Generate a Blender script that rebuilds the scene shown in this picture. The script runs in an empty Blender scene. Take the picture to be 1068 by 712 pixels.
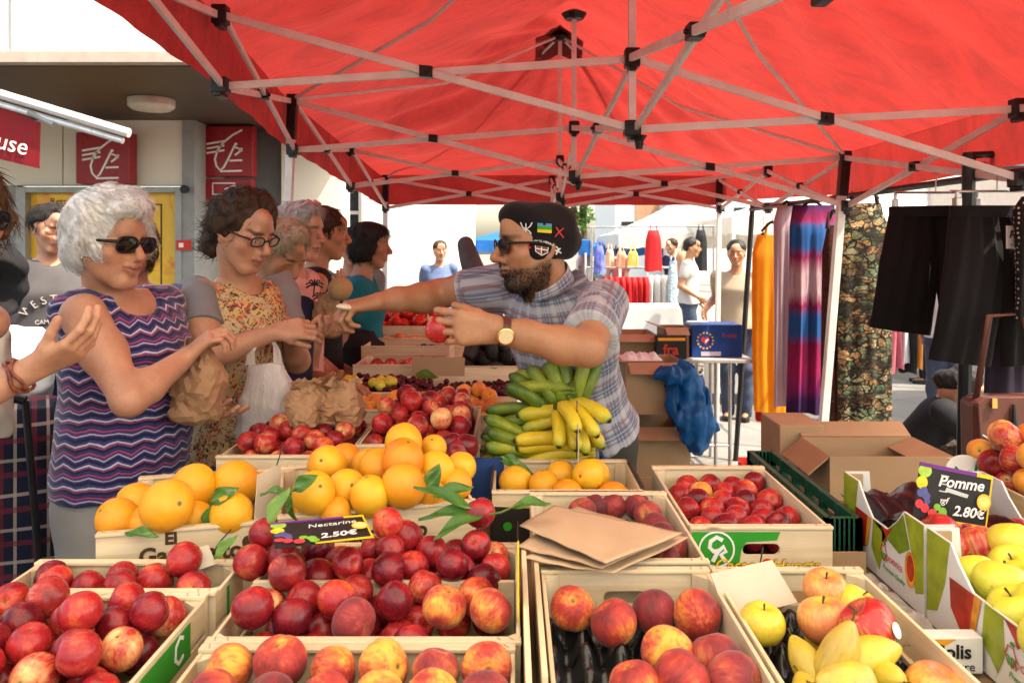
import bpy,bmesh,math,random
import numpy as np
from mathutils import Vector,Matrix,Euler
from mathutils.geometry import tessellate_polygon
random.seed(7)
RNG = np.random.default_rng(11)
SC = bpy.context.scene
COL = SC.collection
PI = math.pi
F,H,CX,CY = 830.0,1.6,534.0,258.0
def at(px,py,Y):
 return Vector(((px - CX) * Y / F,Y,H - (py - CY) * Y / F))
def atz(px,py,z):
 return at(px,py,F * (H - z) / (py - CY))
# ------------------------------------------------------------------ objects
def tag(o,label=None,cat=None,group=None,kind=None):
 if label: o['label'] = label
 if cat: o['category'] = cat
 if group: o['group'] = group
 if kind: o['kind'] = kind
 return o
ROOTS = {}
def thing(name,label,cat,loc=(0,0,0),rz=0.0,group=None,rot=None):
 o = bpy.data.objects.new(name,None)
 COL.objects.link(o)
 o.location = loc
 o.rotation_euler = rot if rot else (0,0,rz)
 o.empty_display_size = 0.05
 tag(o,label,cat,group)
 M = Matrix.Translation(Vector(loc)) @ Euler(o.rotation_euler).to_matrix().to_4x4()
 ROOTS[o.name] = M
 return o
def root_matrix(o):
 while o.parent is not None:
  o = o.parent
 return ROOTS.get(o.name,Matrix.Translation(o.location))
def link_mesh(me,name,mat,parent=None,world=True,smooth=False,bevel=0,origin=None,autosmooth=None,solid=0):
 """mesh in world coordinates (world=True) or parent-local ones"""
 if parent is not None:
  if world:
   me.transform(root_matrix(parent).inverted())
 elif world:
  if origin is None:
   xs = [v.co for v in me.vertices]
   if xs:
    lo = [min(c[i] for c in xs) for i in range(3)]
    hi = [max(c[i] for c in xs) for i in range(3)]
    origin = Vector(((lo[0] + hi[0]) / 2,(lo[1] + hi[1]) / 2,lo[2]))
   else:
    origin = Vector((0,0,0))
  me.transform(Matrix.Translation(-Vector(origin)))
 o = bpy.data.objects.new(name,me)
 COL.objects.link(o)
 if parent is not None:
  o.parent = parent
 elif world:
  o.location = origin
  ROOTS[o.name] = Matrix.Translation(Vector(origin))
 if mat is not None:
  for m in (mat if isinstance(mat,(list,tuple)) else [mat]):
   me.materials.append(m)
 if smooth:
  me.polygons.foreach_set('use_smooth', [True] * len(me.polygons))
 if bevel:
  b = o.modifiers.new('bevel', 'BEVEL'); b.width = bevel; b.segments = 2; b.limit_method = 'ANGLE'; b.angle_limit = 0.6
 if solid:
  s = o.modifiers.new('solid', 'SOLIDIFY'); s.thickness = solid; s.offset = 0
 return o
def copy_tree(o,parent=None):
 c = o.copy(); COL.objects.link(c)
 if parent is not None:
  c.parent = parent
 for ch in list(o.children):
  copy_tree(ch,c)
 return c
class MB:
 def __init__(s):
  s.v,s.f,s.m = [],[],[]
 def add(s,vs,fs,M=None,mi=0):
  b = len(s.v)
  for p in vs:
   p = Vector(p)
   s.v.append(tuple(M @ p) if M is not None else tuple(p))
  for f in fs:
   s.f.append([i + b for i in f]); s.m.append(mi)
  return s
 def box(s,c,d,R=None,mi=0):
  hx,hy,hz = d[0] / 2,d[1] / 2,d[2] / 2
  vs = [Vector((x,y,z)) for x in (-hx,hx) for y in (-hy,hy) for z in (-hz,hz)]
  M = Matrix.Translation(Vector(c))
  if R is not None: M = M @ R.to_4x4()
  return s.add(vs,[(0,1,3,2),(4,6,7,5),(0,4,5,1),(2,3,7,6),(0,2,6,4),(1,5,7,3)],M,mi)
 def box2(s,lo,hi,mi=0):
  return s.box([(lo[i] + hi[i]) / 2 for i in range(3)],[hi[i] - lo[i] for i in range(3)],None,mi)
 def bar(s,p0,p1,w,h,up=(0,0,1),mi=0):
  p0,p1 = Vector(p0),Vector(p1)
  d = p1 - p0; L = d.length; d.normalize()
  x = d.cross(Vector(up))
  if x.length < 1e-4: x = Vector((1,0,0))
  x.normalize(); z = x.cross(d)
  R = Matrix((x,d,z)).transposed()
  return s.box((p0 + p1) / 2,(w,L,h),R,mi)
 def tube(s,pts,r,n=8,cap=True,mi=0):
  pts = [Vector(p) for p in pts]
  rs = r if isinstance(r,(list,tuple)) else [r] * len(pts)
  b = len(s.v); prev = None
  for i,p in enumerate(pts):
   t = (pts[min(i + 1,len(pts) - 1)] - pts[max(i - 1,0)])
   if t.length < 1e-9: t = Vector((0,0,1))
   t.normalize()
   if prev is None:
    a = t.orthogonal().normalized()
   else:
    a = prev - t * prev.dot(t)
    a = a.normalized() if a.length > 1e-6 else t.orthogonal().normalized()
   prev = a; c = t.cross(a)
   for k in range(n):
    an = 2 * PI * k / n
    s.v.append(tuple(p + (a * math.cos(an) + c * math.sin(an)) * rs[i]))
  for i in range(len(pts) - 1):
   for k in range(n):
    k2 = (k + 1) % n
    s.f.append([b + i * n + k,b + i * n + k2,b + (i + 1) * n + k2,b + (i + 1) * n + k]); s.m.append(mi)
  if cap:
   s.f.append([b + k for k in range(n)][::-1]); s.m.append(mi)
   e = b + (len(pts) - 1) * n
   s.f.append([e + k for k in range(n)]); s.m.append(mi)
  return s
 def lathe(s,prof,M=None,n=24,mi=0):
  vs = []; fs = []
  for (r,z) in prof:
   for k in range(n):
    a = 2 * PI * k / n
    vs.append((r * math.cos(a),r * math.sin(a),z))
  for i in range(len(prof) - 1):
   for k in range(n):
    k2 = (k + 1) % n
    fs.append((i * n + k,i * n + k2,(i + 1) * n + k2,(i + 1) * n + k))
  fs.append(tuple(range(n))[::-1]); fs.append(tuple((len(prof) - 1) * n + k for k in range(n)))
  return s.add(vs,fs,M,mi)
 def prism(s,outer,t,M=None,holes=(),mi=0):
  """polygon in the local xy plane, extruded 0..t along z"""
  loops = [[Vector((p[0],p[1],0)) for p in outer]] + [[Vector((p[0],p[1],0)) for p in h] for h in holes]
  tris = tessellate_polygon(loops)
  flat = [p for l in loops for p in l]
  n = len(flat)
  vs = flat + [Vector((p.x,p.y,t)) for p in flat]
  fs = []
  for a,b,c in tris:
   A,B,C_ = flat[a],flat[b],flat[c]
   ccw = (B.x - A.x) * (C_.y - A.y) - (B.y - A.y) * (C_.x - A.x) > 0
   if not ccw: a,c = c,a
   fs.append((c,b,a)); fs.append((a + n,b + n,c + n))
  k = 0
  for li,l in enumerate(loops):
   m = len(l)
   area = sum(l[i].x * l[(i + 1) % m].y - l[(i + 1) % m].x * l[i].y for i in range(m))
   flip = (area < 0) != (li > 0)
   if li > 0: flip = area > 0
   for i in range(m):
    j = (i + 1) % m
    q = (k + i,k + j,k + j + n,k + i + n)
    fs.append(q[::-1] if flip else q)
   k += m
  return s.add(vs,fs,M,mi)
 def grid(s,fn,nu,nv,mi=0):
  b = len(s.v)
  for i in range(nu + 1):
   for j in range(nv + 1):
    s.v.append(tuple(fn(i / nu,j / nv)))
  for i in range(nu):
   for j in range(nv):
    a = b + i * (nv + 1) + j
    s.f.append([a,a + nv + 1,a + nv + 2,a + 1]); s.m.append(mi)
  return s
 def ball(s,c,r,n=16,m=10,R=None,mi=0):
  rr = r if isinstance(r,(list,tuple)) else (r,r,r)
  prof = [(math.sin(PI * i / m),-math.cos(PI * i / m)) for i in range(m + 1)]
  prof[0] = (0.001,-1); prof[-1] = (0.001,1)
  M = Matrix.Translation(Vector(c)) @ (R.to_4x4() if R is not None else Matrix.Identity(4)) @ Matrix.Diagonal((*rr,1))
  return s.lathe(prof,M,n,mi)
 def mesh(s, name='m'):
  me = bpy.data.meshes.new(name)
  me.from_pydata(s.v,[],s.f)
  if any(s.m):
   me.polygons.foreach_set('material_index', s.m)
  me.update()
  return me
 def build(s,name,mat,parent=None, **k):
  return link_mesh(s.mesh(name),name,mat,parent, **k)
def frame(o,x,y,z=None):
 """matrix with columns x, y, x cross y at origin o"""
 x = Vector(x).normalized(); y = Vector(y); y = (y - x * y.dot(x)).normalized()
 z = x.cross(y)
 M = Matrix((x,y,z)).transposed().to_4x4()
 M.translation = Vector(o)
 return M
def ell_pts(cx,cy,rx,ry,n=24,a0=0,a1=2 * PI):
 full = abs(a1 - a0 - 2 * PI) < 1e-6
 m = n if full else n + 1
 return [(cx + rx * math.cos(a0 + (a1 - a0) * i / n),cy + ry * math.sin(a0 + (a1 - a0) * i / n)) for i in range(m)]
def stadium(cx,cy,w,h,n=8):
 r = h / 2; e = w / 2 - r
 return [(cx + e + r * math.cos(a),cy + r * math.sin(a)) for a in [(-PI / 2 + PI * i / n) for i in range(n + 1)]] + \
   [(cx - e + r * math.cos(a),cy + r * math.sin(a)) for a in [(PI / 2 + PI * i / n) for i in range(n + 1)]]
def text_mesh(txt, size, M, depth=0.0008, off=0.0, shear=0.0, align='CENTER', space=1.0):
 cu = bpy.data.curves.new('txt', 'FONT')
 cu.body = txt; cu.size = size; cu.extrude = depth; cu.offset = off; cu.shear = shear
 cu.align_x = align; cu.align_y = 'CENTER'; cu.resolution_u = 3; cu.space_character = space
 ob = bpy.data.objects.new('txt', cu)
 COL.objects.link(ob)
 dg = bpy.context.evaluated_depsgraph_get()
 me = bpy.data.meshes.new_from_object(ob.evaluated_get(dg))
 bpy.data.objects.remove(ob); bpy.data.curves.remove(cu)
 me.transform(M)
 me.materials.clear()
 return me
def text(txt, size, M, mat, parent, name='lettering', **k):
 return link_mesh(text_mesh(txt,size,M, **k),name,mat,parent)
# ------------------------------------------------------------------ materials
class NT:
 def __init__(s,name):
  s.m = bpy.data.materials.new(name); s.m.use_nodes = True
  s.t = s.m.node_tree; s.t.nodes.clear()
  s.out = s.t.nodes.new('ShaderNodeOutputMaterial')
  s.b = s.n('ShaderNodeBsdfPrincipled')
  s.t.links.new(s.b.outputs[0],s.out.inputs[0])
  s._c = None; s._r = None
 def n(s,typ,ins=None, **attrs):
  nd = s.t.nodes.new(typ)
  for k,v in attrs.items(): setattr(nd,k,v)
  if ins:
   for k,v in ins.items(): s.set(nd,k,v)
  return nd
 def set(s,nd,k,v):
  sock = nd.inputs[k]
  if isinstance(v,bpy.types.NodeSocket): s.t.links.new(v,sock)
  elif isinstance(v,bpy.types.Node): s.t.links.new(v.outputs[0],sock)
  else:
   if hasattr(sock, 'default_value'):
    dv = sock.default_value
    if hasattr(dv, '__len__') and len(dv) == 4 and len(v) == 3: v = (*v, 1)
    sock.default_value = v
 def co(s):
  if s._c is None:
   s._c = s.n('ShaderNodeTexCoord').outputs['Object']
  return s._c
 def rnd(s):
  if s._r is None:
   s._r = s.n('ShaderNodeObjectInfo').outputs['Random']
  return s._r
 def math(s,op,a,b=None,c=None,clamp=False):
  nd = s.n('ShaderNodeMath', operation=op, use_clamp=clamp)
  for i,v in enumerate((a,b,c)):
   if v is not None: s.set(nd,i,v)
  return nd.outputs[0]
 def vmath(s,op,a,b=None):
  nd = s.n('ShaderNodeVectorMath', operation=op)
  s.set(nd,0,a)
  if b is not None: s.set(nd,1,b)
  if op == 'SCALE': nd.inputs['Scale'].default_value = .16
  return nd.outputs[0]
 def scale(s,v,sc):
  return s.n('ShaderNodeMapping', {'Vector': v, 'Scale': sc}).outputs[0]
 def rco(s,k=37.0):
  """object coordinates shifted by a random amount per object"""
  r = s.math('MULTIPLY', s.rnd(), k)
  c = s.n('ShaderNodeCombineXYZ', {0: r, 1: r, 2: r})
  return s.vmath('ADD', s.co(), c.outputs[0])
 def noise(s,v,scale,detail=3,rough=0.55,dist=0.0):
  return s.n('ShaderNodeTexNoise', {'Vector': v, 'Scale': scale, 'Detail': detail, 'Roughness': rough, 'Distortion': dist}).outputs['Fac']
 def ramp(s, f, stops, interp='LINEAR'):
  nd = s.n('ShaderNodeValToRGB', {'Fac': f})
  cr = nd.color_ramp; cr.interpolation = interp
  while len(cr.elements) < len(stops): cr.elements.new(0.5)
  for e,(p,c) in zip(cr.elements,stops):
   e.position = p; e.color = (*c[:3],1) if len(c) == 3 else c
  return nd.outputs[0]
 def rampv(s,f,a,b):
  nd = s.n('ShaderNodeMapRange', {'Value': f, 'From Min': a, 'From Max': b})
  return nd.outputs[0]
 def mix(s, f, a, b, blend='MIX'):
  nd = s.n('ShaderNodeMix', data_type='RGBA', blend_type=blend)
  s.set(nd,0,f); s.set(nd,6,a); s.set(nd,7,b)
  return nd.outputs[2]
 def sep(s,v):
  return s.n('ShaderNodeSeparateXYZ', {0: v}).outputs
 def bump(s,h,strength=0.3,dist=0.01):
  nd = s.n('ShaderNodeBump', {'Height': h, 'Strength': strength, 'Distance': dist})
  s.t.links.new(nd.outputs[0], s.b.inputs['Normal'])
  return nd
 def pr(s, **k):
  names = {'col': 'Base Color', 'rough': 'Roughness', 'metal': 'Metallic', 'spec': 'Specular IOR Level',
     'sheen': 'Sheen Weight', 'sss': 'Subsurface Weight', 'sssr': 'Subsurface Radius', 'ssss': 'Subsurface Scale',
     'coat': 'Coat Weight', 'coatr': 'Coat Roughness', 'trans': 'Transmission Weight', 'alpha': 'Alpha', 'ior': 'IOR',
     'emit': 'Emission Color', 'emits': 'Emission Strength', 'sheenr': 'Sheen Roughness'}
  for a,v in k.items(): s.set(s.b,names[a],v)
  return s
 def translucent(s,fac,col):
  tr = s.n('ShaderNodeBsdfTranslucent', {'Color': col})
  mx = s.n('ShaderNodeMixShader', {0: fac, 1: s.b.outputs[0], 2: tr.outputs[0]})
  s.t.links.new(mx.outputs[0],s.out.inputs[0])
  return s
def simple(name,col,rough=0.55,metal=0,var=0.12,vscale=9,bump=0.0,bscale=60,spec=0.32,sheen=0,coat=0,rv=0.1,stretch=None,transl=0,objvar=0.0):
 t = NT(name)
 v = t.rco()
 if stretch: v = t.scale(v,stretch)
 nz = t.noise(v,vscale,4)
 lo = tuple(c * (1 - var) for c in col); hi = tuple(min(1,c * (1 + var)) for c in col)
 c = t.ramp(nz,[(0.3,lo),(0.7,hi)])
 if objvar:
  k = t.math('MULTIPLY_ADD', t.rnd(), 2 * objvar, 1 - objvar)
  hs = t.n('ShaderNodeHueSaturation', {'Color': c, 'Value': k})
  c = hs.outputs[0]
 t.pr(col=c,metal=metal,spec=spec,sheen=sheen,coat=coat)
 t.pr(rough=t.math('MULTIPLY_ADD', t.noise(v, vscale * 2.3, 3), rv * 2, max(0.02, rough - rv)))
 if bump: t.bump(t.noise(v,bscale,4),bump,0.004)
 if transl: t.translucent(transl,c)
 return t.m
def wood_mat(name,light,dark,scale=1.0):
 t = NT(name)
 v = t.rco(11.0)
 g = t.n('ShaderNodeAttribute', attribute_name='grain').outputs['Vector']
 r = t.math('MULTIPLY', t.rnd(), 7.0)
 off = t.n('ShaderNodeCombineXYZ', {0: r, 1: r, 2: r}).outputs[0]
 gv = t.vmath('ADD', g, off)
 s1 = t.scale(gv,(3.0 * scale,60 * scale,60 * scale))
 n1 = t.noise(s1,1.0,5,0.6,0.6)
 s2 = t.scale(gv,(14 * scale,420 * scale,420 * scale))
 n2 = t.noise(s2,1.0,2)
 c = t.ramp(n1,[(0.25,dark),(0.5,tuple(0.5 * a + 0.5 * b for a,b in zip(light,dark))),(0.72,light)])
 c = t.mix(t.math('MULTIPLY', n2, 0.22), c, dark)
 kn = t.n('ShaderNodeTexVoronoi', {'Vector': t.scale(gv, (5, 13, 13)), 'Scale': 1.0, 'Randomness': 1.0}).outputs['Distance']
 km = t.rampv(kn,0.10,0.045)
 c = t.mix(t.math('MULTIPLY', km, 0.75), c, tuple(x * 0.3 for x in dark))
 sm = t.rampv(t.noise(v,7,4),0.55,0.8)
 c = t.mix(t.math('MULTIPLY', sm, 0.25), c, tuple(x * 0.45 for x in dark))
 hs = t.n('ShaderNodeHueSaturation', {'Color': c, 'Value': t.math('MULTIPLY_ADD', t.rnd(), 0.2, 0.88)})
 t.pr(col=hs.outputs[0],rough=0.62,spec=0.35)
 t.bump(n2,0.12,0.002)
 return t.m
def set_grain(me,axis):
 """store grain coordinates: x runs along `axis`"""
 a = me.attributes.new('grain', 'FLOAT_VECTOR', 'POINT')
 n = len(me.vertices)
 co = np.empty(n * 3, dtype=np.float32); me.vertices.foreach_get('co', co); co = co.reshape(-1, 3)
 o = [axis,(axis + 1) % 3,(axis + 2) % 3]
 a.data.foreach_set('vector', co[:, o].ravel())
 return me
# ------------------------------------------------------------------ distance-field modelling
class SDF:
 def __init__(s,voxel=0.004):
  s.p = []; s.vx = voxel; s.disp = None
 def cap(s, a, b, ra, rb=None, k=0.01, op='u'):
  s.p.append(('cap', np.array(a, float), np.array(b, float), float(ra), float(ra if rb is None else rb), k, op)); return s
 def chain(s,pts,rs,k=0.01):
  for i in range(len(pts) - 1): s.cap(pts[i],pts[i + 1],rs[i],rs[i + 1],k)
  return s
 def ell(s, c, r, R=None, k=0.01, op='u'):
  s.p.append(('ell', np.array(c, float), np.array(r if hasattr(r, '__len__') else (r, r, r), float), np.array(R, float) if R is not None else np.eye(3), 0, k, op)); return s
 def loft(s, O, A, U, secs, k=0.01, op='u', pw=2.0):
  """secs: (t, cu, cv, ru, rv); A axis, U side, V = A x U"""
  A = np.array(A,float); A /= np.linalg.norm(A); U = np.array(U,float); U -= A * U.dot(A); U /= np.linalg.norm(U)
  V = np.cross(A,U)
  s.p.append(('loft', np.array(O, float), (A, U, V), np.array(secs, float), pw, k, op)); return s
 def _bb(s,q):
  if q[0] == 'cap':
   r = max(q[3],q[4]); return np.minimum(q[1],q[2]) - r,np.maximum(q[1],q[2]) + r
  if q[0] == 'ell':
   e = np.sqrt(((q[3] * q[2][None, :]) ** 2).sum(1)); return q[1] - e,q[1] + e
  O,(A,U,V),S = q[1],q[2],q[3]
  lo = np.full(3,1e9); hi = -lo
  for (t,cu,cv,ru,rv) in S:
   c = O + A * t + U * cu + V * cv
   e = np.sqrt((U * ru) ** 2 + (V * rv) ** 2)
   lo = np.minimum(lo,c - e); hi = np.maximum(hi,c + e)
  return lo,hi
 def mesh(s):
  vx = s.vx
  bbs = [s._bb(q) for q in s.p]
  lo = np.min([b[0] for b, q in zip(bbs, s.p) if q[-1] == 'u'], axis=0) - 5 * vx
  hi = np.max([b[1] for b, q in zip(bbs, s.p) if q[-1] == 'u'], axis=0) + 5 * vx
  n = np.ceil((hi - lo) / vx).astype(int) + 1
  D = np.full(n,0.08,dtype=np.float32)
  ax = [(lo[i] + vx * np.arange(n[i])).astype(np.float32) for i in range(3)]
  for (b0,b1),q in zip(bbs,s.p):
   k,op = q[-2],q[-1]
   m = k + 4 * vx
   i0 = np.clip(np.floor((b0 - m - lo) / vx).astype(int),0,n - 1)
   i1 = np.clip(np.ceil((b1 + m - lo) / vx).astype(int) + 1,1,n)
   if (i1 <= i0).any(): continue
   x = ax[0][i0[0]:i1[0],None,None]; y = ax[1][None,i0[1]:i1[1],None]; z = ax[2][None,None,i0[2]:i1[2]]
   if q[0] == 'cap':
    a,b,ra,rb = q[1],q[2],q[3],q[4]
    ba = b - a; L2 = ba.dot(ba) + 1e-12
    px,py,pz = x - a[0],y - a[1],z - a[2]
    t = np.clip((px * ba[0] + py * ba[1] + pz * ba[2]) / L2,0,1)
    d = np.sqrt((px - t * ba[0]) ** 2 + (py - t * ba[1]) ** 2 + (pz - t * ba[2]) ** 2) - (ra + (rb - ra) * t)
   elif q[0] == 'ell':
    c,r,R = q[1],q[2],q[3]
    px,py,pz = x - c[0],y - c[1],z - c[2]
    k0 = 0; k1 = 0
    for j in range(3):
     l = px * R[0,j] + py * R[1,j] + pz * R[2,j]
     k0 = k0 + (l / r[j]) ** 2; k1 = k1 + (l / r[j] ** 2) ** 2
    k0 = np.sqrt(k0); k1 = np.sqrt(k1) + 1e-9
    d = k0 * (k0 - 1) / k1
   else:
    O,(A,U,V),S,pw = q[1],q[2],q[3],q[4]
    px,py,pz = x - O[0],y - O[1],z - O[2]
    t = px * A[0] + py * A[1] + pz * A[2]
    u = px * U[0] + py * U[1] + pz * U[2]
    v = px * V[0] + py * V[1] + pz * V[2]
    ts = np.linspace(S[0,0],S[-1,0],96)
    def smooth(col):
     y_ = np.interp(ts,S[:, 0],S[:, col])
     w = max(1,int(96 / (len(S) * 2.2)))
     ker = np.hanning(2 * w + 3)[1:-1]; ker /= ker.sum()
     yp = np.pad(y_, len(ker) // 2, mode='edge')
     return np.convolve(yp, ker, 'valid')[:96]
    cu,cv,ru,rv = (np.interp(t,ts,smooth(i)) for i in (1,2,3,4))
    qn = (np.abs((u - cu) / ru) ** pw + np.abs((v - cv) / rv) ** pw) ** (1 / pw)
    d = (qn - 1) * np.minimum(ru,rv)
    d = np.maximum(d,np.maximum(S[0,0] - t,t - S[-1,0]))
   sub = D[i0[0]:i1[0],i0[1]:i1[1],i0[2]:i1[2]]
   d = d.astype(np.float32)
   if op == 'u':
    h = np.clip(0.5 + 0.5 * (sub - d) / max(k,1e-5),0,1)
    D[i0[0]:i1[0],i0[1]:i1[1],i0[2]:i1[2]] = sub + (d - sub) * h - k * h * (1 - h)
   else:
    h = np.clip(0.5 - 0.5 * (sub + d) / max(k,1e-5),0,1)
    D[i0[0]:i1[0],i0[1]:i1[1],i0[2]:i1[2]] = sub + (-d - sub) * h + k * h * (1 - h)
  if s.disp is not None:
   w = np.argwhere(np.abs(D) < 0.03)
   P = lo + w * vx
   D[w[:, 0],w[:, 1],w[:, 2]] += s.disp(P).astype(np.float32)
  D[0],D[-1],D[:, 0],D[:, -1],D[:, :, 0],D[:, :, -1] = (0.05,) * 6
  return surface_nets(D,lo,vx)
def surface_nets(D,lo,vx):
 I = D < 0
 n = np.array(D.shape)
 cs = np.zeros(n - 1,dtype=np.int8)
 for a in (0,1):
  for b in (0,1):
   for c in (0,1):
    cs += I[a:n[0] - 1 + a,b:n[1] - 1 + b,c:n[2] - 1 + c]
 act = np.argwhere((cs > 0) & (cs < 8))
 idx = np.full(n - 1,-1,dtype=np.int32)
 idx[act[:, 0],act[:, 1],act[:, 2]] = np.arange(len(act))
 cor = [(a,b,c) for a in (0,1) for b in (0,1) for c in (0,1)]
 val = {q: D[act[:, 0] + q[0],act[:, 1] + q[1],act[:, 2] + q[2]] for q in cor}
 acc = np.zeros((len(act),3)); cnt = np.zeros(len(act))
 for q in cor:
  for axis in range(3):
   if q[axis] == 0:
    q2 = tuple(1 if i == axis else q[i] for i in range(3))
    a,b = val[q],val[q2]
    m = (a < 0) != (b < 0)
    t = np.where(m,a / np.where(m,a - b,1),0)
    for i in range(3):
     acc[:, i] += np.where(m,q[i] + (t if i == axis else 0),0)
    cnt += m
 V = lo + (act + acc / cnt[:, None]) * vx
 quads = []
 for axis in range(3):
  o1,o2 = [(1,2),(2,0),(0,1)][axis]
  sl0 = [slice(None)] * 3; sl1 = [slice(None)] * 3
  sl0[axis] = slice(0,-1); sl1[axis] = slice(1,None)
  a,b = I[tuple(sl0)],I[tuple(sl1)]
  e = np.argwhere(a != b)
  ins = a[e[:, 0],e[:, 1],e[:, 2]]
  ok = (e[:, o1] > 0) & (e[:, o2] > 0) & (e[:, o1] < n[o1] - 1) & (e[:, o2] < n[o2] - 1)
  e,ins = e[ok],ins[ok]
  def cell(d1,d2):
   c = e.copy(); c[:, o1] -= d1; c[:, o2] -= d2
   return idx[c[:, 0],c[:, 1],c[:, 2]]
  q = np.stack([cell(1,1),cell(0,1),cell(0,0),cell(1,0)],1)
  q[~ins] = q[~ins][:, ::-1]
  quads.append(q)
 return V,np.concatenate(quads)
def np_mesh(V, Q, name='m'):
 me = bpy.data.meshes.new(name)
 me.vertices.add(len(V)); me.vertices.foreach_set('co', np.ascontiguousarray(V, dtype=np.float32).ravel())
 me.loops.add(Q.size); me.loops.foreach_set('vertex_index', np.ascontiguousarray(Q, dtype=np.int32).ravel())
 me.polygons.add(len(Q)); me.polygons.foreach_set('loop_start', np.arange(len(Q), dtype=np.int32) * Q.shape[1])
 me.update(calc_edges=True); me.validate()
 return me
def vattr(me, name, arr, typ='FLOAT_VECTOR'):
 a = me.attributes.new(name, typ, 'POINT')
 if typ == 'FLOAT': a.data.foreach_set('value', np.ascontiguousarray(arr, dtype=np.float32).ravel())
 else: a.data.foreach_set('vector', np.ascontiguousarray(arr, dtype=np.float32).ravel())
def sines(seed,n=8,lo=10,hi=40,amp=0.003,squash=(1,1,1)):
 r = np.random.default_rng(seed)
 K = r.normal(size=(n,3)); K /= np.linalg.norm(K,axis=1)[:, None]
 K *= r.uniform(lo,hi,n)[:, None] * np.array(squash)[None, :]
 ph = r.uniform(0,6.28,n); A = amp * r.uniform(0.5,1,n) / math.sqrt(n)
 return lambda P: (np.sin(P @ K.T + ph) * A).sum(1)
def creases(seed,n=6,lo=15,hi=50,amp=0.004,squash=(1,1,1)):
 r = np.random.default_rng(seed)
 K = r.normal(size=(n,3)); K /= np.linalg.norm(K,axis=1)[:, None]
 K *= r.uniform(lo,hi,n)[:, None] * np.array(squash)[None, :]
 ph = r.uniform(0,6.28,n); A = amp * r.uniform(0.5,1,n) / math.sqrt(n)
 W = sines(seed + 1,6,6,18,1.6)
 return lambda P: ((np.abs(np.sin(P @ K.T + ph + W(P)[:, None])) - 0.6) * A).sum(1)
# ------------------------------------------------------------------ camera,light
cam = bpy.data.cameras.new('camera'); cam_o = bpy.data.objects.new('camera', cam); COL.objects.link(cam_o)
cam_o.location = (0,0,H); cam_o.rotation_euler = (PI / 2,0,0)
cam.sensor_width = 36; cam.lens = 36 * F / 1068.0; cam.shift_y = -(356 - CY) / 1068.0
cam.clip_start = 0.05; cam.clip_end = 500
cam.dof.use_dof = True; cam.dof.focus_distance = 1.9; cam.dof.aperture_fstop = 9.0
SC.camera = cam_o
w = bpy.data.worlds.new('World'); SC.world = w; w.use_nodes = True
wt = w.node_tree
sky = wt.nodes.new('ShaderNodeTexSky'); sky.sky_type = 'NISHITA'; sky.sun_disc = False
SUN_EL,SUN_AZ = math.radians(58),math.radians(112)      # azimuth clockwise from +Y (away from the camera)
sky.sun_elevation = SUN_EL; sky.sun_rotation = SUN_AZ
sky.air_density = 1.0; sky.dust_density = 3.5; sky.ozone_density = 1.0
bg = wt.nodes['Background']; bg.inputs[1].default_value = 0.15
tint = wt.nodes.new('ShaderNodeMix'); tint.data_type = 'RGBA'; tint.blend_type = 'MULTIPLY'; tint.inputs[0].default_value = 1.0; tint.inputs[7].default_value = (1.0, 0.90, 0.74, 1)
wt.links.new(sky.outputs[0],tint.inputs[6]); wt.links.new(tint.outputs[2],bg.inputs[0])
sun = bpy.data.lights.new('sun', 'SUN'); sun.energy = 2.4; sun.angle = math.radians(0.6); sun.color = (1, 0.92, 0.77)
sun_o = bpy.data.objects.new('sun', sun); COL.objects.link(sun_o)
sd = Vector((math.sin(SUN_AZ) * math.cos(SUN_EL),math.cos(SUN_AZ) * math.cos(SUN_EL),math.sin(SUN_EL)))
sun_o.rotation_euler = sd.to_track_quat('Z', 'Y').to_euler(); sun_o.location = (8, -4, 12)
SC.view_settings.view_transform = 'Standard'; SC.view_settings.look = 'None'; SC.view_settings.gamma = 1
SC.view_settings.exposure = 2.2; SC.view_settings.use_curve_mapping = False
SC.cycles.use_denoising = True
SC.cycles.max_bounces = 8; SC.cycles.diffuse_bounces = 2; SC.cycles.transmission_bounces = 6; SC.cycles.transparent_max_bounces = 8
SC.cycles.sample_clamp_indirect = 8; SC.cycles.caustics_reflective = False; SC.cycles.caustics_refractive = False
# ------------------------------------------------------------------ shared materials
M = {}
M['white_paint'] = simple('white paint', (0.78, 0.77, 0.74), 0.55, var=0.05, vscale=2)
M['cream_panel'] = simple('cream panel', (0.76, 0.71, 0.60), 0.5, var=0.05, vscale=1.5)
M['grey_metal'] = simple('grey metal', (0.27, 0.27, 0.26), 0.45, var=0.1)
M['dark_glass'] = simple('dark glass', (0.02, 0.025, 0.03), 0.08, var=0.2)
M['black'] = simple('black plastic', (0.012, 0.012, 0.013), 0.38, var=0.3)
M['black_metal'] = simple('black metal', (0.015, 0.015, 0.016), 0.32, var=0.3)
M['alu'] = simple('aluminium bar', (0.74, 0.73, 0.71), 0.5, 0.1, var=0.1, vscale=14, rv=0.12)
M['steel'] = simple('steel', (0.5, 0.5, 0.49), 0.3, 0.85, var=0.15)
M['sign_red'] = simple('sign red', (0.28, 0.008, 0.016), 0.3, var=0.06)
M['white'] = simple('white print', (0.82, 0.81, 0.78), 0.5, var=0.02)
M['card'] = simple('brown cardboard', (0.40, 0.26, 0.145), 0.75, var=0.1, vscale=5, bump=0.15, bscale=90, objvar=0.12)
M['card_dark'] = simple('dark cardboard', (0.27, 0.155, 0.075), 0.8, var=0.15)
M['kraft'] = simple('kraft paper', (0.55, 0.37, 0.225), 0.7, var=0.10, vscale=6, bump=0.25, bscale=25, objvar=0.08)
M['green_print'] = simple('green print', (0.03, 0.30, 0.025), 0.5, var=0.08)
M['black_print'] = simple('black print', (0.02, 0.018, 0.016), 0.55, var=0.1)
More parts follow.
